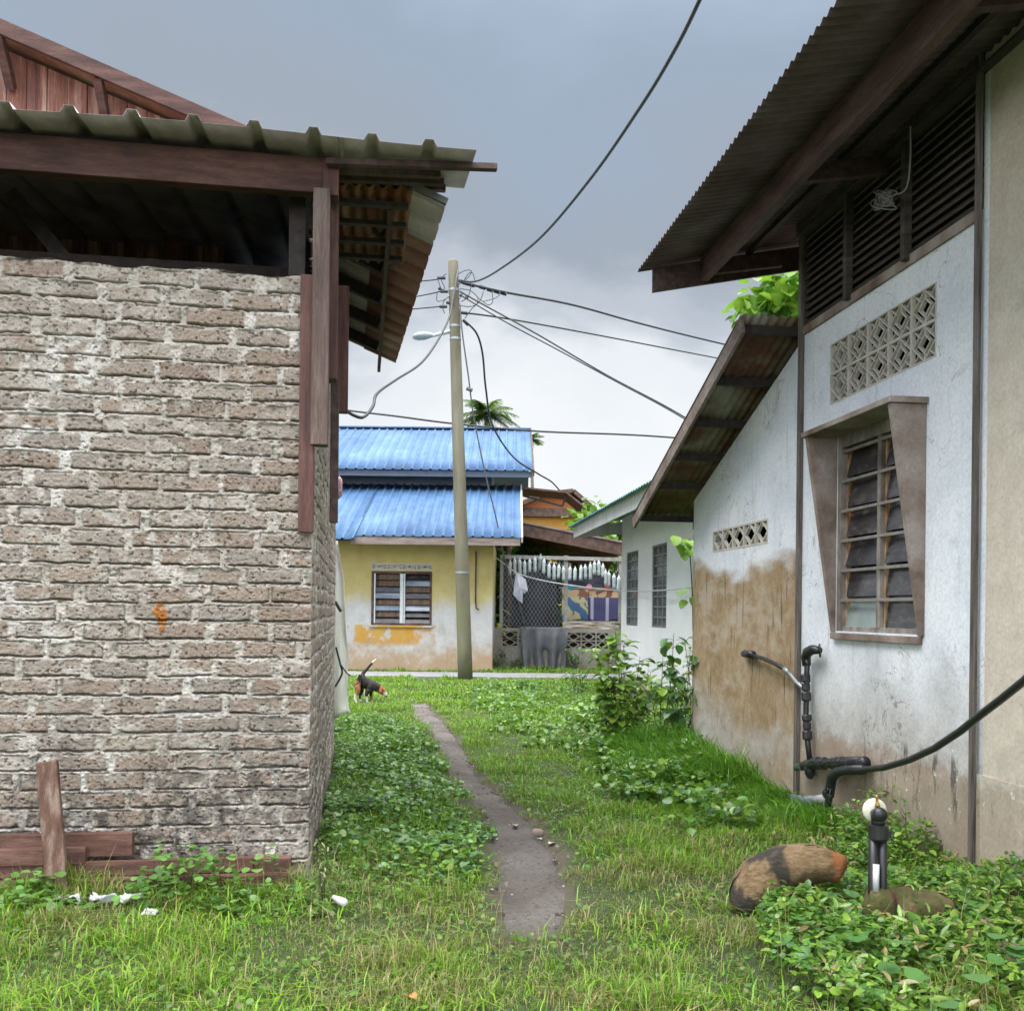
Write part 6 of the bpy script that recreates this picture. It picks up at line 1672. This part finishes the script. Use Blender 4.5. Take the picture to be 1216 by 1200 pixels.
# a few big leaves standing out of the undergrowth
x, y = samp(1.15, 2.6, 3.3, 5.2, 34); ok = in_poly(PATCH_D, x, y, .05, 9) & free(x, y, .06, .08); x, y = x[ok], y[ok]; n = len(x)
kind(scatter('large_undergrowth_leaves', ROUND, LEAF_F, np.stack([x, y, gz(x, y) + RNG.uniform(.08, .2, n)], 1), rots(RNG.uniform(0, 6.28, n), RNG.normal(0, .35, n), RNG.uniform(0, 6.28, n)), RNG.uniform(.06, .10, n),
             np.array([(.10, .23, .06), (.085, .20, .055)])[RNG.integers(0, 2, n)], M_LEAF), 'stuff')
def hE(x, y):
    px = CX + F * x / y
    return .55 + 1.5 * np.exp(-((px - 225) / 60) ** 2) + .5 * np.exp(-((px - 60) / 50) ** 2)
leaf_patch('seedling_mat', PATCH_E, (-3.1, -.6, 4.2, 5.6), 900, (.026, .050), .085, [(.10, .215, .045), (.135, .26, .06), (.08, .18, .04)], ROUND, 45, hfun=hE, tilt=.5, jit=.02,
           thin=lambda x, y: np.clip(.35 + hE(x, y) * .4, 0, 1))
# weeds over the foot of the side wall
leaf_patch('wall_foot_weeds', [(340, 1075), (372, 985), (402, 985), (430, 1085)], (-1.35, -.7, 4.7, 6.8), 420, (.03, .05), .16, [(.11, .16, .05), (.08, .15, .045), (.20, .21, .10)], LANCE, 49, tilt=.9, jit=.02)

# ------------------------------------------------------------------ single plants
def plant(name, label, cat, base, h, stems, nleaf, size, cols, tmpl=OVAL, spread=.25, droop=.3, group=None, stem_r=.008, low=.15, mat=M_LEAF):
    base = Vector(base)
    root = thing(name, label, cat, tuple(base), group)
    st_ = MB(); pos = []; yaw = []; tl = []
    for k in range(stems):
        a = RNG.uniform(0, 6.283); r = spread * RNG.uniform(.3, 1) if stems > 1 else spread * .25
        hh = h * (1 if k == 0 else RNG.uniform(.55, .95))
        top = base + Vector((math.cos(a) * r, math.sin(a) * r, hh))
        mid = base.lerp(top, .5) + Vector((RNG.uniform(-.05, .05), RNG.uniform(-.05, .05), 0)) * h
        c = curve_pts([base + Vector((0, 0, -.03)), mid, top], 6)
        st_.tube(c, [stem_r * (1 - .7 * i / (len(c) - 1)) for i in range(len(c))], 6)
        for i in range(nleaf):
            f = low + (1 - low) * RNG.random() ** .8
            p = c[min(int(f * (len(c) - 1)), len(c) - 1)]
            yw = RNG.uniform(0, 6.283)
            off = RNG.uniform(.3, 1.0) * size * 1.3 * (1.35 - .7 * f)
            q_ = p + Vector((-math.sin(yw) * off, math.cos(yw) * off, RNG.uniform(-.02, .05) + off * .25))
            if off > size * .5: st_.tube([p, q_], [stem_r * .3, stem_r * .2], 4, cap=False)
            pos.append(q_); yaw.append(yw); tl.append(RNG.normal(-droop, .35))
    n = len(pos)
    st_.build('stem', M_STEM, root)
    c = np.array(cols)[RNG.integers(0, len(cols), n)] * RNG.uniform(.75, 1.25, (n, 1))
    scatter('foliage', tmpl, LEAF_F, np.array(pos), rots(np.array(yaw), np.array(tl), RNG.normal(0, .2, n)), RNG.uniform(.6, 1.15, n) * size, c, mat, parent=root)
    return root
LG = [(.17, .30, .035), (.12, .24, .03), (.22, .32, .05), (.09, .19, .03)]
DG = [(.05, .13, .035), (.07, .16, .04), (.04, .10, .03)]
YG = [(.27, .27, .05), (.20, .24, .045), (.30, .24, .06)]
def gp(px, py): 
    g = G(px, py); return (g.x, g.y, gzf(g.x, g.y))
plant('leafy_shrub', 'tall light green shrub with broad leaves, leftmost of the bushes before the white house', 'shrub', gp(737, 884), 1.30, 7, 44, .12, LG, spread=.30)
plant('leafy_shrub', 'low yellowish green shrub at the foot of the tall light green one', 'shrub', gp(752, 872), .85, 7, 30, .11, LG + YG[:1], spread=.34)
plant('tall_sapling', 'thin sapling with a few large dark leaves against the white house wall', 'sapling', gp(783, 886), 1.28, 3, 12, .15, DG + LG[:1], spread=.42, droop=.6)
plant('dark_sapling', 'dense dark leaved sapling leaning by the corner of the lean-to', 'sapling', gp(806, 890), 1.08, 5, 24, .12, DG, spread=.30, droop=.5)
plant('yellow_shrub', 'small leaved yellow green shrub touching the lean-to corner', 'shrub', gp(812, 872), 1.10, 5, 40, .05, YG, spread=.25, low=.5)
plant('dry_weed', 'thin dry weed with tiny dark leaves in front of the white wall', 'weed', gp(772, 860), .92, 5, 30, .035, [(.05, .06, .04), (.08, .08, .06)], spread=.30, low=.35, stem_r=.005)
plant('small_shrub', 'small dark shrub standing in the clover near the road', 'shrub', gp(690, 822), .50, 5, 10, .10, DG + [(.10, .17, .04)], spread=.35)
plant('low_sprig', 'short dark sprig in the grass beside the pole', 'sprig', gp(618, 818), .22, 3, 8, .08, DG, spread=.15)
plant('wall_weed', 'green weed growing at the left end of the block wall', 'weed', tuple(FF.pt(fx(590), .2, 0)), .45, 5, 12, .10, DG + LG[:1], spread=.25)
plant('wall_weed', 'small weed growing at the foot of the block wall left of the grey blanket', 'weed', tuple(FF.pt(fx(611), .15, 0)), .32, 4, 9, .10, DG, spread=.25)
plant('wall_weed', 'leafy weed growing at the foot of the block wall right of the grey blanket', 'weed', tuple(FF.pt(fx(684), .2, 0)), .62, 5, 14, .10, DG + LG[:1], spread=.4)
plant('yellow_leaf_plant', 'yellow green broad leaved plant behind the left end of the block wall', 'plant', tuple(P(592, 790, 26.0)), 1.55, 5, 9, .34, [(.34, .36, .06), (.26, .32, .06)], tmpl=LANCE, spread=.4, low=.72, droop=.1)
plant('wall_top_weed', 'young weed climbing the foot of the plastered wall right of the standpipe', 'weed', gp(1085, 1035), .34, 3, 11, .045, LG, spread=.10)
plant('wall_foot_weed', 'feathery pale weed at the corner of the brick house', 'weed', gp(385, 1075), .34, 5, 24, .035, [(.24, .26, .13), (.17, .22, .09)], tmpl=LANCE, spread=.07, stem_r=.003)
for i, (px, py, h, lab) in enumerate(((178, 1074, .075, 'round leaved seedling beside the foot of the stake'), (192, 1062, .13, 'leftmost tall seedling in front of the lowest plank'), (222, 1068, .10, 'bushy seedling cluster before the lowest plank'),
                                      (258, 1064, .11, 'round leaved seedling right of the bushy cluster'), (320, 1074, .115, 'lone round leaved seedling near the right end of the planks'), (60, 1078, .06, 'low seedling cluster left of the stake'))):
    s_, z_ = FL.pix(px, py, .27); b_ = FL.pt(s_, .27, 0)
    plant('seedling', lab, 'seedling', (b_.x, b_.y, gzf(b_.x, b_.y)), h * 2.0, 4, 4, .048, [(.12, .25, .06), (.15, .28, .07)], tmpl=ROUND, spread=.08, droop=.1, group='seedlings along the planks', stem_r=.003, low=.6)

# ------------------------------------------------------------------ trees
def tree(name, label, base, top, clumps, nleaf, size, cols, tmpl=OVAL, trunk_r=.12, group=None, mat=M_TREE):
    """clumps: list of (centre, radius); leaves spread through every clump"""
    base = Vector(base); root = thing(name, label, 'tree', tuple(base), group)
    tr = MB(); fork = base.lerp(Vector(top), .55)
    tr.tube([base + Vector((0, 0, -.2)), base.lerp(fork, .5) + Vector((.05, .03, 0)), fork], [trunk_r, trunk_r * .8, trunk_r * .6], 9)
    pos = []
    for c, r in clumps:
        c = Vector(c)
        tr.tube(curve_pts([fork, fork.lerp(c, .5) + Vector((0, 0, -.1 * r)), c], 4), [trunk_r * .5 * (1 - i / 10) for i in range(9)], 6)
        k = int(nleaf * r ** 2)
        u = RNG.normal(0, 1, (k, 3)); u /= np.linalg.norm(u, axis=1)[:, None]
        rad = r * RNG.random(k) ** .45
        lob = .7 + .6 * fbm(u[:, 0] * 1.6 + c.x, u[:, 1] * 1.6 + u[:, 2] + c.z, 5, 3)
        pos.append(np.array(c)[None] + u * (rad * lob)[:, None] * np.array([1, 1, .8]))
    pos = np.concatenate(pos); n = len(pos)
    tr.build('trunk', M_BARK, root, smooth=True)
    cc = np.array(cols)[RNG.integers(0, len(cols), n)] * (RNG.uniform(.7, 1.25, (n, 1))) * (.75 + .5 * fbm(pos[:, 0] * .9, pos[:, 2] * .9, 6, 2))[:, None]
    scatter('crown', tmpl, LEAF_F, pos, rots(RNG.uniform(0, 6.28, n), RNG.normal(-.5, .5, n), RNG.normal(0, .3, n)), RNG.uniform(.65, 1.2, n) * size, cc, mat, parent=root)
    return root
TG = [(.10, .19, .03), (.07, .145, .028), (.15, .25, .04), (.05, .11, .025)]
tree('leafy_tree', 'bright big leaved tree showing above the lean-to roof of the plastered house', (3.4, 12.8, 0), (3.4, 12.8, 5),
     [(P(915, 352, 12.8), .42), (P(945, 340, 12.9), .55), (P(888, 365, 12.7), .30), (P(990, 350, 13.2), .8), (P(1000, 400, 13), .9), (P(930, 400, 12.9), .5)], 300, .22, [(.16, .30, .03), (.11, .23, .028), (.22, .36, .05)], trunk_r=.09)
vine = plant('climbing_vine', 'bright leafy vine behind the far corner of the lean-to', 'vine', (2.15, 11.6, 0), 1.2, 3, 9, .07, DG + LG[:1], spread=.25, low=.5)
tw = MB().tube(curve_pts([Vector((2.25, 11.9, .2)), Vector((2.2, 11.8, 1.6)), P(818, 640, 11.6)], 6), .008, 5); tw.build('runner', M_STEM, vine)
vp = np.array([P(*a) for a in ((803, 636, 11.5), (810, 640, 11.5), (817, 642, 11.5), (806, 645, 11.5), (814, 648, 11.6), (820, 650, 11.6), (812, 656, 11.5), (824, 644, 11.7), (818, 700, 11.5), (822, 708, 11.5), (815, 712, 11.5))])
scatter('upper_leaves', OVAL, LEAF_F, vp, rots(RNG.uniform(2.4, 4.2, len(vp)), RNG.normal(-.9, .25, len(vp)), RNG.normal(0, .3, len(vp))), RNG.uniform(.12, .19, len(vp)),
        np.array([(.19, .34, .035), (.12, .25, .03)])[RNG.integers(0, 2, len(vp))], M_TREE, parent=vine)
def yard_tree(label, clumps, n, size, Y, cols=TG):
    c = [(P(a, b, Y + dy), r) for a, b, dy, r in clumps]
    m = sum((q[0] for q in c), Vector()) / len(c)
    return tree('yard_tree', label, (m.x, m.y, 0), (m.x, m.y, max(m.z, 1.5)), c, n, size, cols, group='trees behind the laundry fence')
yard_tree('dense dark tree filling the left half of the yard behind the wire mesh', [(592, 690, 1.5, 1.0), (592, 650, 1.5, .9), (592, 735, 1.5, .9), (610, 700, 0, 1.2), (640, 710, .3, 1.3), (655, 690, .5, 1.2), (625, 660, .6, 1.1), (600, 655, .8, .9), (630, 745, .2, 1.1), (660, 740, .6, 1.0)], 150, .30, 29, [(.045, .085, .022), (.07, .12, .025), (.10, .15, .035)])
yard_tree('bright green tree showing between the fence rail and the carport roof', [(655, 655, 0, 1.1), (690, 660, .5, 1.2), (720, 670, 0, 1.1), (735, 690, .5, 1.2), (690, 700, 1, 1.3), (715, 655, 2, 1.1)], 150, .28, 33, [(.17, .29, .04), (.11, .21, .03), (.22, .34, .06)])
yard_tree('light green tree rising behind the carport beside the orange house', [(700, 612, 0, .9), (715, 625, .4, 1.0), (740, 640, .8, 1.3), (692, 622, -.6, .6), (760, 640, 1, 1.4)], 150, .30, 34, [(.15, .27, .035), (.10, .20, .03), (.20, .30, .05)])
yard_tree('pale leafed tree between the carport and the white house eaves', [(722, 645, 0, .6), (735, 655, .3, .7), (710, 650, .4, .6)], 200, .22, 30.5, [(.20, .32, .05), (.14, .26, .035)])
# palm
def palm(label, base, top, nfr, L, seed, group):
    base = Vector(base); top = Vector(top); r = np.random.default_rng(seed)
    root = thing('coconut_palm', label, 'palm', tuple(base), group)
    MB().tube([base, base.lerp(top, .5) + Vector((.15, 0, 0)), top], [.18, .14, .11], 9).build('trunk', M_BARK, root, smooth=True)
    for k in range(nfr):
        a = 6.283 * k / nfr + r.uniform(-.2, .2); el = r.uniform(-.1, 1.25)
        mb = MB(); pts = []
        for i in range(9):
            t = i / 8
            out = L * t * math.cos(el * (1 - .35 * t)); up = L * t * math.sin(el) - L * .55 * t * t
            pts.append(top + Vector((math.cos(a) * out, math.sin(a) * out, up)))
        mb.tube(pts, [.03 * (1 - .8 * i / 8) for i in range(9)], 4, col=(.12, .14, .05))
        fine = curve_pts(pts, 4)
        for i, p in enumerate(fine[3:], 3):
            t = i / len(fine); d = (fine[min(i + 1, len(fine) - 1)] - fine[i - 1]).normalized(); s = d.cross(Vector((0, 0, 1))).normalized()
            ln = L * .30 * math.sin(math.pi * min(1, .15 + t * .85)) + .1
            for sg in (-1, 1):
                tip = p + s * sg * ln * .8 + d * ln * .5 + Vector((0, 0, -ln * r.uniform(.25, .6)))
                g = r.uniform(.7, 1.3); c = (.024 * g, .036 * g, .020 * g)
                w = d * .045
                mb.add([p - w, p + w, tip], [(0, 1, 2)], c)
        mb.build('frond', M_TREE, root, color=True)
    return root
palm('coconut palm with a full crown rising over the blue roof behind the pole', P(577, 740, 58), P(577, 494, 58), 24, 2.1, 3, 'palms behind the yellow house')
palm('distant palm just showing its frond tips over the right end of the blue ridge', P(634, 740, 75), P(630, 523, 75), 11, 1.3, 5, 'palms behind the yellow house')
# far belt of trees, one mass
x = RNG.uniform(-70, 80, 15000); y = RNG.uniform(62, 74, 15000); z = RNG.random(15000) ** .8 * (2.5 + 2.4 * fbm(x * .12, y * 0, 8, 4))
kind(scatter('far_tree_belt', OVAL, LEAF_F, np.stack([x, y, z], 1), rots(RNG.uniform(0, 6.28, 15000), RNG.normal(-.5, .5, 15000)), RNG.uniform(.7, 1.3, 15000), np.array(TG)[RNG.integers(0, 4, 15000)] * .8, M_TREE), 'stuff')

# ------------------------------------------------------------------ dog
def m_dog():
    t = NT('short_dog_coat'); c = t.attr('col', 'Color'); n = t.noise(t.obj(), 60, 4)
    t.set(Base_Color=t.mix(.3, c, t.ramp(n, [(.3, .6), (.7, 1.0)]), 'MULTIPLY'), Roughness=.75); t.bump(n, .3, .005); return t.m
gd = G(428, 834); YD = gd.y
BLK, TAN, WHT, BRN = (.018, .013, .014), (.34, .155, .06), (.62, .58, .52), (.33, .11, .045)
sk = {  # name: (px, py, depth offset, radius, colour)
 'rump': (421, 806, -.02, .105, BLK), 'loin': (430, 809, 0, .098, BLK), 'chest': (440, 814, .03, .100, BLK), 'neck': (448, 815, .05, .070, BLK), 'head': (454, 818, .06, .062, BRN), 'muz': (457.5, 824, .05, .036, WHT), 'nose': (459.2, 827, .045, .022, BLK),
 'ear': (452.5, 817, -.005, .022, BRN), 'ear2': (451.5, 823, -.02, .026, BRN), 'earb': (455, 816, .115, .02, BRN), 'earb2': (454.5, 822, .13, .024, BRN),
 'hipN': (423, 813, -.08, .066, TAN), 'kneeN': (426, 820, -.09, .042, TAN), 'hockN': (421.5, 827, -.09, .024, WHT), 'pawN': (422.5, 833.5, -.10, .022, WHT), 'toeN': (424.5, 834, -.11, .019, WHT),
 'hipF': (424, 812, .07, .06, TAN), 'kneeF': (430, 820, .08, .04, BLK), 'hockF': (427, 826, .08, .022, BLK), 'pawF': (428, 832, .08, .02, WHT), 'toeF': (430, 832.5, .07, .017, WHT),
 'shN': (438, 818, -.04, .056, BLK), 'elN': (435, 823, -.06, .032, BLK), 'wrN': (435.5, 829, -.06, .022, WHT), 'fpN': (436, 834, -.06, .021, WHT), 'ftN': (438, 834.4, -.06, .018, WHT),
 'shF': (442, 817, .09, .05, BLK), 'elF': (440, 822, .10, .03, BLK), 'wrF': (441, 828, .10, .021, TAN), 'fpF': (441.5, 832.5, .10, .02, WHT), 'ftF': (443.5, 833, .10, .017, WHT),
 't1': (430, 800.5, .0, .034, BLK), 't2': (435, 795, .01, .026, BLK), 't3': (440, 789, .02, .021, BLK), 't4': (444, 785, .03, .017, WHT), 't5': (447, 782, .03, .009, WHT)}
ed = [('rump', 'loin'), ('loin', 'chest'), ('chest', 'neck'), ('neck', 'head'), ('head', 'muz'), ('muz', 'nose'), ('head', 'ear'), ('ear', 'ear2'), ('head', 'earb'), ('earb', 'earb2'),
      ('rump', 'hipN'), ('hipN', 'kneeN'), ('kneeN', 'hockN'), ('hockN', 'pawN'), ('pawN', 'toeN'), ('rump', 'hipF'), ('hipF', 'kneeF'), ('kneeF', 'hockF'), ('hockF', 'pawF'), ('pawF', 'toeF'),
      ('chest', 'shN'), ('shN', 'elN'), ('elN', 'wrN'), ('wrN', 'fpN'), ('fpN', 'ftN'), ('chest', 'shF'), ('shF', 'elF'), ('elF', 'wrF'), ('wrF', 'fpF'), ('fpF', 'ftF'), ('loin', 't1'), ('t1', 't2'), ('t2', 't3'), ('t3', 't4'), ('t4', 't5')]
names = list(sk); bmd = bmesh.new(); lay = bmd.verts.layers.skin.verify(); bvs = {}
base_d = Vector((gd.x, gd.y, 0))
for nme in names:
    a, b, dy, r, c = sk[nme]; v = bmd.verts.new(P(a, b, YD + dy) - base_d); v[lay].radius = (r, r); v[lay].use_root = nme == 'loin'; bvs[nme] = v
for a, b in ed: bmd.edges.new((bvs[a], bvs[b]))
med = bpy.data.meshes.new('dog_skeleton'); bmd.to_mesh(med); bmd.free()
tmp = bpy.data.objects.new('dog_skeleton', med); COL.objects.link(tmp)
mo = tmp.modifiers.new('skin', 'SKIN'); mo.use_smooth_shade = True
ms_ = tmp.modifiers.new('sub', 'SUBSURF'); ms_.levels = 2; ms_.render_levels = 2
dg_ = bpy.context.evaluated_depsgraph_get()
me_dog = bpy.data.meshes.new_from_object(tmp.evaluated_get(dg_))
bpy.data.objects.remove(tmp)
me_dog.name = 'dog'
co = np.zeros(len(me_dog.vertices) * 3, np.float32); me_dog.vertices.foreach_get('co', co); co = co.reshape(-1, 3)
jp = np.array([P(sk[k][0], sk[k][1], YD + sk[k][2]) - base_d for k in names]); jr = np.array([sk[k][3] for k in names]); jc = np.array([sk[k][4] for k in names])
dist = np.linalg.norm(co[:, None] - jp[None], axis=2) / (jr[None] + .01)
dist = dist + (fbm(co[:, 0] * 30, co[:, 2] * 30 + co[:, 1] * 9, 4, 2)[:, None] - .5) * .3
cold = jc[np.argmin(dist, 1)]
# white belly
cold[(co[:, 2] < P(440, 821, YD).z) & (np.argmin(dist, 1) < 3)] = (.45, .36, .28)
at = me_dog.attributes.new('col', 'FLOAT_COLOR', 'POINT'); c4 = np.ones((len(co), 4), np.float32); c4[:, :3] = cold; at.data.foreach_set('color', c4.ravel())
me_dog.materials.clear()
dog = link_mesh('dog', me_dog, m_dog(), None, base_d, True)
tag(dog, 'black, tan and white dog with raised white tipped tail sniffing the grass by the tarpaulin', 'dog')
